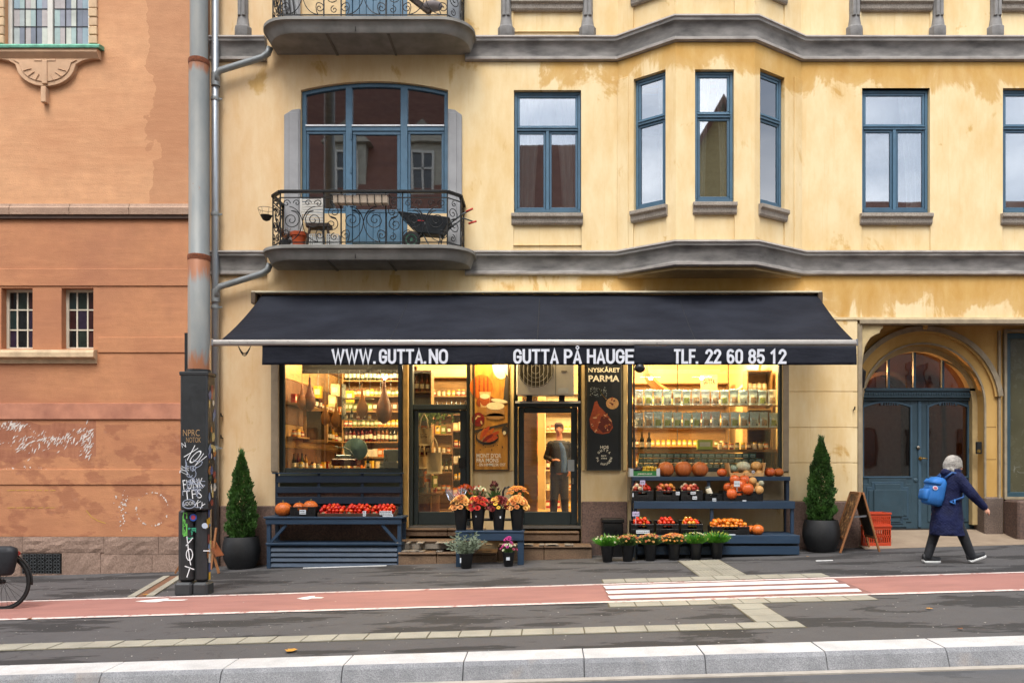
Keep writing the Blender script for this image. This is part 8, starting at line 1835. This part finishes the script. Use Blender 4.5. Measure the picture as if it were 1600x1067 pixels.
# ------------------------------------------------------------------ people
skin_m = M('skin', '#b97f62', .5, var=.08, scale=8); skinw_m = M('skin_light', '#c58f74', .5, var=.08, scale=8)
def limb(mb, pts, rs, n=12):
    mb.tube(pts, rs, n)
    for p, r in zip(pts, rs): mb.ball(tuple(p), r*.99, n=n, k=8)
def hand(mb, wrist, d, up, s=1.0, curl=.5, thumb_side=1):
    """palm, four bent fingers of unequal length and a thumb; d points to the fingertips, up is the back of the hand"""
    w_ = Vector(wrist); d = Vector(d).normalized(); u = Vector(up); u = (u-d*u.dot(d)).normalized(); sd_ = d.cross(u)*thumb_side
    for k in range(4): off = sd_*(.027-.018*k)*s; mb.tube([tuple(w_+off*.6), tuple(w_+off+d*.045*s), tuple(w_+off+d*.085*s)], [.014*s, .0145*s, .012*s], 8)
    for k, L in enumerate((.066, .075, .070, .055)):
        p = w_+sd_*(.028-.0185*k)*s+d*.082*s; pts = [p]; dd = d.copy()
        for j in range(3): dd = (dd-u*curl*.55).normalized(); p = p+dd*L*s/3; pts.append(p)
        mb.tube([tuple(q) for q in pts], [.0098*s, .0092*s, .0086*s, .0070*s], 8); mb.ball(tuple(pts[-1]), .0072*s, n=8, k=5)
    p = w_+sd_*.028*s+d*.02*s; q1 = p+(sd_*.6+d*.7-u*.2).normalized()*.034*s; q2 = q1+(sd_*.15+d-u*.35).normalized()*.03*s
    mb.tube([tuple(p), tuple(q1), tuple(q2)], [.015*s, .0115*s, .0085*s], 8); mb.ball(tuple(q2), .0085*s, n=8, k=5)
def headM(c, f, u):
    f = Vector(f).normalized(); u = Vector(u); u = (u-f*u.dot(f)).normalized(); r = f.cross(u)
    return Matrix(((f.x, r.x, u.x, c[0]), (f.y, r.y, u.y, c[1]), (f.z, r.z, u.z, c[2]), (0, 0, 0, 1)))
def head(mb, Mx, s=1.0):
    """local axes: x forward, y to the right ear, z up; the origin lies between the ears at eye height"""
    mb.M = Mx
    mb.ball((-.012*s, 0, .03*s), .1*s, (.98, .77, .90), 20, 14); mb.ball((.03*s, 0, -.045*s), .07*s, (.82, .80, .95), 16, 12); mb.ball((.055*s, 0, -.090*s), .032*s, (1, 1.1, .75), 12, 8)
    mb.ball((.06*s, 0, -.01*s), .045*s, (.7, 1.1, .9), 12, 8); mb.ball((.068*s, 0, .026*s), .03*s, (.6, 1.5, .45), 10, 6)
    mb.tube([(.083*s, 0, .012*s), (.098*s, 0, -.018*s), (.106*s, 0, -.032*s), (.088*s, 0, -.04*s)], [.008*s, .010*s, .013*s, .010*s], 8); mb.ball((.094*s, .010*s, -.036*s), .008*s, n=6, k=4); mb.ball((.094*s, -.010*s, -.036*s), .008*s, n=6, k=4)
    mb.ball((.086*s, 0, -.058*s), .016*s, (.7, 1.3, .35), 10, 6); mb.ball((.084*s, 0, -.067*s), .016*s, (.7, 1.2, .4), 10, 6)
    for q in (-1, 1): mb.ball((-.008*s, q*.078*s, -.005*s), .03*s, (.6, .3, 1), 10, 8); mb.ball((.058*s, q*.04*s, -.03*s), .024*s, (.8, .8, .8), 8, 6)
    mb.M = None
def face_parts(Mx, P_, s=1.0):
    eb = M('eye_white', '#c9c4bd', .3); ir = M('eye_dark', '#241a14', .2); lp = M('lips', '#94523f', .5); br = M('eyebrow', '#4a3826', .8)
    for q in (-1, 1):
        mb = MB(); mb.M = Mx; mb.ball((.077*s, q*.031*s, .004*s), .0115*s, n=10, k=6); mb.build('eye', eb, P_, smooth=True)
        mb = MB(); mb.M = Mx; mb.ball((.086*s, q*.031*s, .003*s), .0048*s, n=8, k=5); mb.build('pupil', ir, P_)
        mb = MB(); mb.M = Mx; mb.tube([(.082*s, q*.016*s, .022*s), (.084*s, q*.032*s, .027*s), (.073*s, q*.050*s, .020*s)], [.003*s, .004*s, .002*s], 5); mb.build('eyebrow', br, P_)
    mb = MB(); mb.M = Mx; mb.tube([(.088*s, -.022*s, -.062*s), (.098*s, 0, -.061*s), (.088*s, .022*s, -.062*s)], [.003*s, .0055*s, .003*s], 6); mb.build('mouth', lp, P_)
# ---- the woman walking past
Yw = -2.4; wx_ = lambda p: PX(p, Yw); wz_ = lambda p: PZ(p, Yw)
def W(px, py, dy=0): return Vector((wx_(px), Yw+dy, wz_(py)))
WO = thing('person', 'grey haired person in a long quilted navy coat walking right with a blue backpack', 'person', (wx_(1488), Yw, G(wx_(1488))))
HM = headM(W(1492.5, 727, -.0), (1, -.12, -.22), (.2, 0, 1))
b = MB(); head(b, HM, .98)
limb(b, [W(1487, 745), W(1489.5, 735)], [.058, .052]); 
b.loft([[(W(cx, py).x+rx*math.cos(t), Yw+ry*math.sin(t), W(cx, py).z) for t in [k*PI/8 for k in range(16)]] for py, cx, rx, ry in ((808, 1482, .10, .15), (795, 1482, .13, .165), (775, 1484, .10, .13), (755, 1487, .11, .16), (744, 1488, .09, .17), (738, 1489, .05, .08))])
# near arm forward, far arm back
Ln = [W(1489, 747, -.16), W(1507, 773, -.24), W(1526, 792, -.22)]; Lf = [W(1486, 747, .16), W(1476, 777, .22), W(1470, 800, .18)]
limb(b, Ln, [.045, .036, .024]); limb(b, Lf, [.045, .036, .024])
hand(b, Ln[2], (W(1532, 798)-W(1526, 792)), (.4, -.9, .5), .95, .75, 1); hand(b, Lf[2], (-.1, 0, -1), (0, 1, 0), .95, .6, -1)
legA = [W(1478, 800, .08), W(1464, 838, .09), W(1454, 869, .09)]; legB = [W(1482, 800, -.08), W(1500, 836, -.09), W(1513, 867, -.09)]
limb(b, legA, [.085, .058, .042]); limb(b, legB, [.085, .058, .042])
remesh(b, 'body', skinw_m, WO, .009, 3)
face_parts(HM, WO, .98)
def quilt():
    m, t = newmat('quilted_navy'); v = t.obj((1, 1, 1)); sp = t.n('ShaderNodeSeparateXYZ'); t.l(v, sp.inputs[0])
    a = t.math('ABSOLUTE', t.math('SINE', t.math('MULTIPLY', t.math('ADD', sp.outputs['X'], sp.outputs['Z']), 78))); b_ = t.math('ABSOLUTE', t.math('SINE', t.math('MULTIPLY', t.math('SUBTRACT', sp.outputs['X'], sp.outputs['Z']), 78)))
    h = t.math('POWER', t.math('MINIMUM', a, b_), .45); n = t.noise(v, 7, 4)
    t.l(t.ramp(n, [(.3, S('#0a1130')), (.7, S('#121b42'))]), t.bsdf.inputs['Base Color']); t.bsdf.inputs['Roughness'].default_value = .75; t.bsdf.inputs['Specular IOR Level'].default_value = .25
    t.bump(h, .3, .008, t.bump(n, .9, .04)); return m
q_m = quilt(); c = MB()
def ring(py, cx, rx, ry, wob=0, dy=0): return [(wx_(cx)+rx*math.cos(t)*(1+wob*math.sin(5*t+py)), Yw+dy+ry*math.sin(t)*(1+wob*math.sin(4*t+py)), wz_(py)) for t in [k*PI/16 for k in range(32)]]
c.loft([ring(835.5, 1480.5, .248, .225, .035), ring(833, 1480, .253, .23, .035), ring(818, 1480, .232, .215, .03), ring(800, 1480, .205, .205, .02), ring(784, 1482, .175, .18, .01), ring(768, 1484, .165, .185), ring(755, 1487, .165, .205), ring(746, 1488, .150, .21), ring(740, 1488, .115, .165), ring(736, 1489, .085, .09), ring(732.5, 1490, .075, .08)])
limb(c, [Ln[0]+Vector((0, .02, 0)), Ln[1], Ln[2]-Vector((.012, 0, -.012))], [.092, .073, .052]); limb(c, [Lf[0]-Vector((0, .02, 0)), Lf[1], Lf[2]+Vector((0, 0, .02))], [.092, .073, .052])
c.ball(tuple(W(1478, 738)), .085, (.9, 1.2, .75)); c.tube([tuple(W(1490+8.5*math.cos(t), 734.5, 0)+Vector((0, .095*math.sin(t), -.012*math.cos(t)))) for t in [k*PI/8 for k in range(16)]], .026, 8, cyc=True)
remesh(c, 'coat', q_m, WO, .011, 4)
tr_m = M('dark_trousers', '#15171c', .8, var=.2, bump=.2); mb = MB()
for L_ in (legA, legB): limb(mb, [L_[0], L_[1], L_[2]+Vector((0, 0, -.01))], [.105, .075, .062])
remesh(mb, 'trousers', tr_m, WO, .01, 3)
def shoe(ankle, d, s, parent, upm, solem, n1='shoe'):
    d = Vector(d).normalized(); up = Vector((0, 1, 0)).cross(d)*-1; up = up if up.z > 0 else -up; a = Vector(ankle); M_ = Matrix(((d.x, 0, up.x, a.x), (0, 1, 0, a.y), (d.z, 0, up.z, a.z), (0, 0, 0, 1)))
    mb = MB(); mb.M = M_
    prof = [(-.075, .030, .055, .02), (-.05, .036, .075, 0), (0, .037, .085, 0), (.05, .038, .05, 0), (.10, .042, .035, 0), (.15, .038, .028, .0), (.185, .02, .02, .005)]
    mb.loft([[(x*s, w_*math.cos(t)*s, (-.065+max(0, math.sin(t))*(h+.03)+lift)*s) for t in [k*PI/8 for k in range(16)]] for x, w_, h, lift in prof]); o = mb.build(n1, upm, parent, smooth=True)
    mb = MB(); mb.M = M_; mb.loft([[(x*s*1.04, q*w_*1.12*s, z*s) for q, z in ((-1, -.098+lift*1.5), (1, -.098+lift*1.5), (1.05, -.062+lift), (-1.05, -.062+lift))] for x, w_, h, lift in prof]); mb.build('sole', solem, o, bevel=.008)
    mb = MB(); mb.M = M_
    for k in range(3): mb.obox((.04*s+.022*k*s, 0, (-.005-.008*k)*s), (.006, .05*s, .006))
    mb.build('lace', solem, o)
sw = M('sole_white', '#c9c9c7', .6); sk = M('sneaker_black', '#15161a', .6, var=.2)
gA = W(1454, 869, .09); gA.z = G(gA.x)+.10; gB = W(1513, 867, -.09); gB.z = G(gB.x)+.125
shoe(gA, (1, 0, .0), 1.0, WO, sk, sw); shoe(gB, (1, 0, .34), 1.0, WO, sk, sw)
hr = M('grey_hair', '#8f8a84', .7, var=.25, scale=14, stretch=(1, 1, 4), col2='#b9b4ac', bump=.6, bscale=50); mb = MB(); mb.M = HM
mb.ball((-.046, 0, .035), .113, (1.0, .9, .98), 20, 14); mb.ball((-.06, 0, -.045), .095, (.95, 1.02, .95), 18, 12)
for k in range(16): a = k*2*PI/16; mb.ball((-.045+.075*math.cos(a)*(.8 if math.cos(a) > 0 else 1), .08*math.sin(a), -.085+.02*(k % 2)), .035, (1, 1, 1.1), 8, 6) if math.cos(a) < .55 else None
mb.M = None; remesh(mb, 'hair', hr, WO, .009, 2)
mb = MB(); mb.M = HM
for i in range(900):
    a, t = R(0, 2*PI), R(.15, 1.0); x, y_, z_ = -.035+.118*math.cos(a)*math.sin(t*1.9), .108*math.sin(a)*math.sin(t*1.9), .03+.118*math.cos(t*1.9)
    if x > .07 and z_ < .03: continue
    q = Vector((x, y_, z_)); d = Vector((R(-.3, .3), R(-.3, .3), -1))*.05; s_ = Vector((.004, .004, 0)); mb.add([tuple(q-s_), tuple(q+s_), tuple(q*1.03+d+s_*.4), tuple(q*1.03+d-s_*.4)], [(0, 1, 2, 3)])
mb.build('hair_strands', hr, WO)
# backpack, worn
bp_m = M('backpack_blue', '#1c63a8', .6, var=.15, scale=8, bump=.2, bscale=90); bp2 = M('backpack_dark', '#16457c', .6, var=.2)
BPk = thing('backpack', 'bright blue backpack with an oval white and red badge worn over the navy coat', 'backpack', tuple(W(1460, 790)))
mb = MB(); ang = math.radians(-13); BM = Matrix.Translation(W(1458.5, 766.5, -.02)) @ Matrix.Rotation(-ang, 4, 'Y') @ Matrix.Diagonal((.92, .92, .95, 1))
def rr(cx, cz, hx, hy, z, n=24, p=3.2): return [(cx+hx*abs(math.cos(t))**(2/p)*(1 if math.cos(t) > 0 else -1), hy*abs(math.sin(t))**(2/p)*(1 if math.sin(t) > 0 else -1), z) for t in [k*2*PI/n for k in range(n)]]
mb.M = BM; mb.loft([rr(0, 0, .10, .12, -.225), rr(0, 0, .135, .15, -.20), rr(0, 0, .145, .16, -.1), rr(0, 0, .14, .16, .05), rr(.005, 0, .13, .15, .15), rr(.02, 0, .09, .12, .205), rr(.03, 0, .05, .06, .22)]); mb.build('pack_body', bp_m, BPk, smooth=True)
mb = MB(); mb.M = BM; mb.loft([rr(-.135, 0, .04, .115, -.17), rr(-.145, 0, .05, .125, -.14), rr(-.145, 0, .05, .125, -.02), rr(-.135, 0, .04, .115, .0)]); mb.build('front_pocket', bp_m, BPk, smooth=True)
mb = MB(); mb.M = BM; mb.loft([rr(-.05, 0, .10, .165, .09), rr(-.05, 0, .105, .168, .12), rr(-.03, 0, .10, .155, .17)]); mb.build('flap', bp_m, BPk, smooth=True)
mb = MB(); mb.M = BM @ Matrix.Translation((-.07, -.158, .035)) @ Matrix.Rotation(PI/2, 4, 'X'); mb.lathe([(.042, 0), (.042, .008)], n=16, sy=.75); o = mb.build('badge', M('badge_white', '#c4bcc4', .6), BPk); mb = MB(); mb.M = BM @ Matrix.Translation((-.07, -.166, .035)) @ Matrix.Rotation(PI/2, 4, 'X'); mb.lathe([(.028, 0), (.028, .003)], n=14, sy=.6); mb.build('badge_mark', M('badge_pink', '#b0586a', .6), o)
mb = MB(); mb.M = BM; mb.tube([(.02, -.03, .21), (.035, -.03, .25), (.035, .03, .25), (.02, .03, .21)], .010, 6); mb.build('top_handle', bp2, BPk, smooth=True)
for q in (-1, 1):
    mb = MB(); mb.tube([tuple(W(1470, 746, q*.13)), tuple(W(1480, 738, q*.145)), tuple(W(1494, 741, q*.15)), tuple(W(1501, 757, q*.16)), tuple(W(1494, 776, q*.195)), tuple(W(1474, 783, q*.19))], .017, 6); mb.build('strap', bp2, BPk, smooth=True)
mb = MB(); mb.tube([tuple(W(1474, 783, -.2)), tuple(W(1481, 786, -.21)), tuple(W(1480, 779, -.21))], .012, 5); mb.build('strap_end', bp_m, BPk, smooth=True)
# ---- the man inside the right door
Ym = 1.55; Wm = lambda px, py, dy=0: Vector((PX(px, Ym), Ym+dy, PZ(py, Ym)))
MN = thing('person', 'brown haired young man in a dark jacket and blue shirt inside the right door', 'person', (PX(872, Ym), Ym, SF))
HM = headM(Wm(873.5, 671), (-.05, -1, -.08), (0, 0, 1)); b = MB(); head(b, HM, 1.02); limb(b, [Wm(874, 690), Wm(874, 679)], [.062, .056])
def rg(cx, py, rx, ry, dy=0): return [(PX(cx, Ym)+rx*math.cos(t), Ym+dy+ry*math.sin(t), PZ(py, Ym)) for t in [k*PI/10 for k in range(20)]]
b.loft([rg(874, 745, .14, .10), rg(874, 735, .165, .12), rg(874, 718, .14, .10), rg(874, 700, .175, .12), rg(874, 692, .165, .10), rg(874, 687, .07, .06)])
A1 = [Wm(860.5, 694), Wm(853.5, 714, .02), Wm(864, 719, -.18)]; A2 = [Wm(887.5, 694), Wm(891, 715, .03), Wm(889, 733, -.10)]
limb(b, A1, [.05, .04, .028]); limb(b, A2, [.05, .04, .028]); hand(b, A1[2], (.75, -.5, .15), (0, -.5, .9), 1.0, .7, -1); hand(b, A2[2], (0, -.3, -1), (.9, -.3, 0), 1.0, .8, -1)
LA = [Wm(868, 742), Wm(866, 775, -.02), Wm(865, 803)]; LB = [Wm(880, 742), Wm(882, 775, -.03), Wm(883, 803)]; LA[2].z = LB[2].z = SF+.09
limb(b, LA, [.09, .06, .045]); limb(b, LB, [.09, .06, .045]); remesh(b, 'body', skin_m, MN, .01, 2); face_parts(HM, MN, 1.02)
c = MB(); c.loft([rg(874, 739, .185, .135), rg(874, 730, .185, .135), rg(874, 718, .165, .125), rg(874, 700, .205, .135), rg(874, 692, .195, .115), rg(874, 687.5, .10, .08)])
limb(c, [A1[0], A1[1], A1[2]-Vector((.02, -.03, .0))], [.072, .06, .045]); limb(c, [A2[0], A2[1], A2[2]+Vector((0, 0, .03))], [.072, .06, .045]); remesh(c, 'jacket', M('jacket_dark', '#090b0f', .7, var=.25, bump=.3, bscale=30), MN, .011, 3)
c = MB(); c.M = Matrix.Translation((0, -.038, 0)); c.loft([rg(880, 738, .085, .11), rg(880, 718, .075, .10), rg(878, 700, .085, .11), rg(875, 691, .05, .09)]); c.M = None; remesh(c, 'shirt', M('shirt_blue', '#3a5a8c', .8, var=.2, bump=.3, bscale=30), MN, .011, 2)
mb = MB(); limb(mb, [LA[0], LA[1], LA[2]], [.11, .085, .07]); limb(mb, [LB[0], LB[1], LB[2]], [.11, .085, .07]); mb.ball(tuple(Wm(874, 743)), .14, (1.2, .85, .8)); remesh(mb, 'trousers', M('trousers_grey', '#211f1e', .8, var=.2, bump=.2), MN, .011, 3)
for L_ in (LA, LB):
    a = L_[2]; mb = MB(); mb.loft([[(a.x+w_*math.cos(t), a.y+y_, SF+.004+max(0, math.sin(t))*h) for t in [k*PI/6 for k in range(12)]] for y_, w_, h in ((.08, .03, .08), (.03, .04, .10), (-.05, .042, .07), (-.13, .045, .05), (-.18, .02, .03))]); mb.build('shoe', M('shoe_white', '#b9b4aa', .6), MN, smooth=True)
mb = MB(); mb.M = HM; mb.ball((-.025, 0, .052), .108, (1.02, .86, .85), 18, 12); mb.ball((.045, -.0, .098), .045, (1.1, 1.5, .6), 12, 8); mb.ball((.02, .045, .09), .05); mb.ball((-.055, 0, -.01), .075, (.9, 1.05, 1)); mb.M = None; remesh(mb, 'hair', M('brown_hair', '#3d2415', .7, var=.3, scale=20, bump=.5, bscale=60), MN, .01, 2)
# ------------------------------------------------------------------ bicycle at the left edge
Yb = -4.07; BC = thing('bicycle', 'black bicycle with a dark pannier on the red lane at the left edge', 'bicycle', (PX(5, Yb), Yb, G(PX(5, Yb))))
cx, gz_ = PX(3, Yb), G(PX(5, Yb)); R_ = .345; rub = M('tyre_black', '#141414', .8); ali = M('rim_dark', '#2a2b2d', .35, .6)
def wheel(cx, z0):
    w_ = thing('wheel', parent=BC); mb = MB(); mb.tube([(cx+R_*math.cos(t), Yb, z0+R_+R_*math.sin(t)) for t in [k*PI/24 for k in range(48)]], .019, 8, cyc=True); mb.build('tyre', rub, w_, smooth=True)
    mb = MB(); mb.tube([(cx+(R_-.026)*math.cos(t), Yb, z0+R_+(R_-.026)*math.sin(t)) for t in [k*PI/24 for k in range(48)]], .011, 6, cyc=True); mb.build('rim', ali, w_, smooth=True)
    for k in range(28): a = k*2*PI/28; s_ = .03*(-1)**k; MB().tube([(cx+.02*math.cos(a+.6), Yb+s_, z0+R_+.02*math.sin(a+.6)), (cx+(R_-.03)*math.cos(a), Yb, z0+R_+(R_-.03)*math.sin(a))], .0016, 4).build('spoke', ali, w_)
    mb = MB(); mb.M = Matrix.Translation((cx, Yb, z0+R_)) @ Matrix.Rotation(PI/2, 4, 'X'); mb.lathe([(.02, -.05), (.03, -.03), (.018, 0), (.03, .03), (.02, .05)], n=12); mb.build('hub', ali, w_)
wheel(cx, gz_); fx = cx-1.05; wheel(fx, G(fx)); fz = gz_+R_
fr = M('frame_black', '#1a1b1d', .4, .2); mb = MB()
for p, q, r in (((cx, .0, fz), (cx-.45, 0, fz-.06), .012), ((cx, 0, fz), (cx-.27, 0, fz+.42), .010), ((cx-.45, 0, fz-.06), (cx-.22, 0, fz+.58), .017), ((cx-.26, 0, fz+.46), (cx-.82, 0, fz+.50), .017), ((cx-.45, 0, fz-.06), (cx-.84, 0, fz+.42), .019), ((cx-.80, 0, fz+.56), (fx, 0, G(fx)+R_), .015)): mb.tube([(p[0], Yb+p[1], p[2]), (q[0], Yb+q[1], q[2])], r, 8)
mb.build('frame', fr, BC, smooth=True); mb = MB(); mb.ball((cx-.2, Yb, fz+.62), .12, (1.1, .55, .28)); mb.build('saddle', fr, BC, smooth=True); mb = MB(); mb.tube([(cx-.74, Yb-.28, fz+.66), (cx-.80, Yb, fz+.64), (cx-.74, Yb+.28, fz+.66)], .013, 8); mb.build('handlebar', fr, BC, smooth=True)
mb = MB(); mb.tube([(cx+.12, Yb, fz+.40), (cx-.30, Yb, fz+.40)], .008, 6); mb.tube([(cx+.08, Yb-.06, fz+.39), (cx+.0, Yb-.05, fz)], .006, 6); mb.build('rack', fr, BC)
mb = MB(); mb.tube([(cx+(R_+.035)*math.cos(t), Yb, fz+(R_+.035)*math.sin(t)) for t in [(-.1+k*.12)*1 for k in range(26)]], .012, 6); mb.build('mudguard', fr, BC, smooth=True)
pn = M('pannier_navy', '#14161c', .7, var=.2, bump=.3, bscale=20); t_ = thing('pannier', 'dark navy pannier hanging over the rear wheel of the bicycle', 'bag', (cx-.02, Yb-.12, fz+.1)); mb = MB(); mb.M = Matrix.Translation((cx+.04, Yb-.12, fz+.26))
mb.loft([rr(0, 0, .15, .06, -.16), rr(0, 0, .18, .075, -.13), rr(.01, 0, .2, .08, 0), rr(.02, 0, .21, .085, .12), rr(.02, 0, .20, .075, .17), rr(.02, 0, .14, .04, .20)]); mb.build('bag_body', pn, t_, smooth=True)
mb = MB(); mb.ball((cx+.22, Yb-.02, fz+.36), .035, (.6, 1, .8)); mb.build('rear_light', M('rear_light_red', '#7a1410', .3, emit=.25), BC, smooth=True)
MB().tube([(cx-.45, Yb-.05, fz-.06), (cx-.45, Yb-.06, fz-.22)], .01, 6).build('crank', ali, BC)
# ------------------------------------------------------------------ the other side of the street, seen mirrored in the panes
br_m = M('roof_brown_tiles', '#b07a66', .8, var=.45, scale=1.2, stretch=(.4, 1, 7), world=True, bump=.3, col2='#6d4a42'); cw_m = M('opposite_cream', '#c9b684', .85, var=.15, world=True); gw_m = M('opposite_grey', '#aaa698', .85, var=.15, world=True); gw2_m = M('opposite_frame', '#5d564c', .7); wd_m = M('opposite_pane', '#20262a', .1, spec=.8)
def house(x0, x1, y, ze, zr, wall, lb, gable=False):
    H = thing('opposite_house', lb, 'building', ((x0+x1)/2, y, G(x0))); MB().box(x0, x1, y-9, y, -2, ze).build('wall', wall, H)
    mb = MB()
    if gable:
        xm_ = (x0+x1)/2; MB().prism([(x0, ze), (x1, ze), (xm_, zr-.4)], y-9, y).build('gable_wall', wall, H)
        for a, b in (((x0-.5, ze-.3), (xm_, zr)), ((xm_, zr), (x1+.5, ze-.3))): mb.prism([a, b, (b[0], b[1]-.45), (a[0], a[1]-.45)], y-9, y+.5)
    else: mb.hexa([(x0-.3, y-9.3, ze), (x1+.3, y-9.3, ze), (x1+.3, y+.4, ze), (x0-.3, y+.4, ze)], [(x0, y-6, zr), (x1, y-6, zr), (x1, y-3, zr), (x0, y-3, zr)])
    mb.build('roof', br_m, H)
    if zr > 25:
        for q in (-14.6, -10.6, -6.6):
            t_ = y-.4; dm = MB(); dm.box(q-1, q+1, y-5, t_, 15.2, 18.6); dm.prism([(q-1.3, 18.6), (q+1.3, 18.6), (q, 19.8)], y-5, t_+.3); do = dm.build('dormer', gw_m, H); f = MB(); rect(f, q-.6, q+.6, 15.8, 18.2, t_, t_+.15, .12); f.box(q-.05, q+.05, t_, t_+.14, 15.9, 18.1); f.box(q-.5, q+.5, t_, t_+.14, 17.2, 17.3); f.build('frame', M('white_window_paint'), do); MB().box(q-.5, q+.5, t_, t_+.05, 15.9, 18.1).build('pane', wd_m, do)
        for q in (-12.8, -8.4): MB().box(q-.5, q+.5, y-4.5, y-3.5, 18, 27).build('chimney', M('chimney_brick', '#7c4a3a', .9, world=True), H)
        MB().box(x0, x1, y-2.2, y-1.7, 20.4, 20.8).build('roof_ledge', gw_m, H)
    MB().box(x0-.2, x1+.2, y, y+.3, ze-.4, ze).build('cornice', gw_m, H); n = int((x1-x0)/2.6)
    for i in range(n):
        for j in range(int((ze-1)//3.6)):
            cx_ = x0+(x1-x0)*(i+.5)/n; z0 = 1.6+j*3.6; f = MB(); rect(f, cx_-.6, cx_+.6, z0, z0+2, y, y+.12, .1); w_ = f.build('window', gw2_m, H); MB().box(cx_-.5, cx_+.5, y+.02, y+.05, z0+.1, z0+1.9).build('pane', wd_m, w_)
for a in ((-34, -17.5, -27, 14, 21, gw_m, 'grey house across the street, seen only in reflections at the far left'), (-17.2, -2.2, -27, 13.5, 26, cw_m, 'tall brown roofed house across the street, mirrored in the balcony window'), (-1.9, 4.7, -27, 13.5, 19.6, gw_m, 'low grey house across the street, mirrored below the sky'), (13.0, 30, -27, 12, 16.4, gw_m, 'long grey house across the street toward the right')): house(*a)
house(5.0, 12.6, -27, 12.8, 20.2, cw_m, 'cream gabled house across the street, mirrored in the bay window', True)
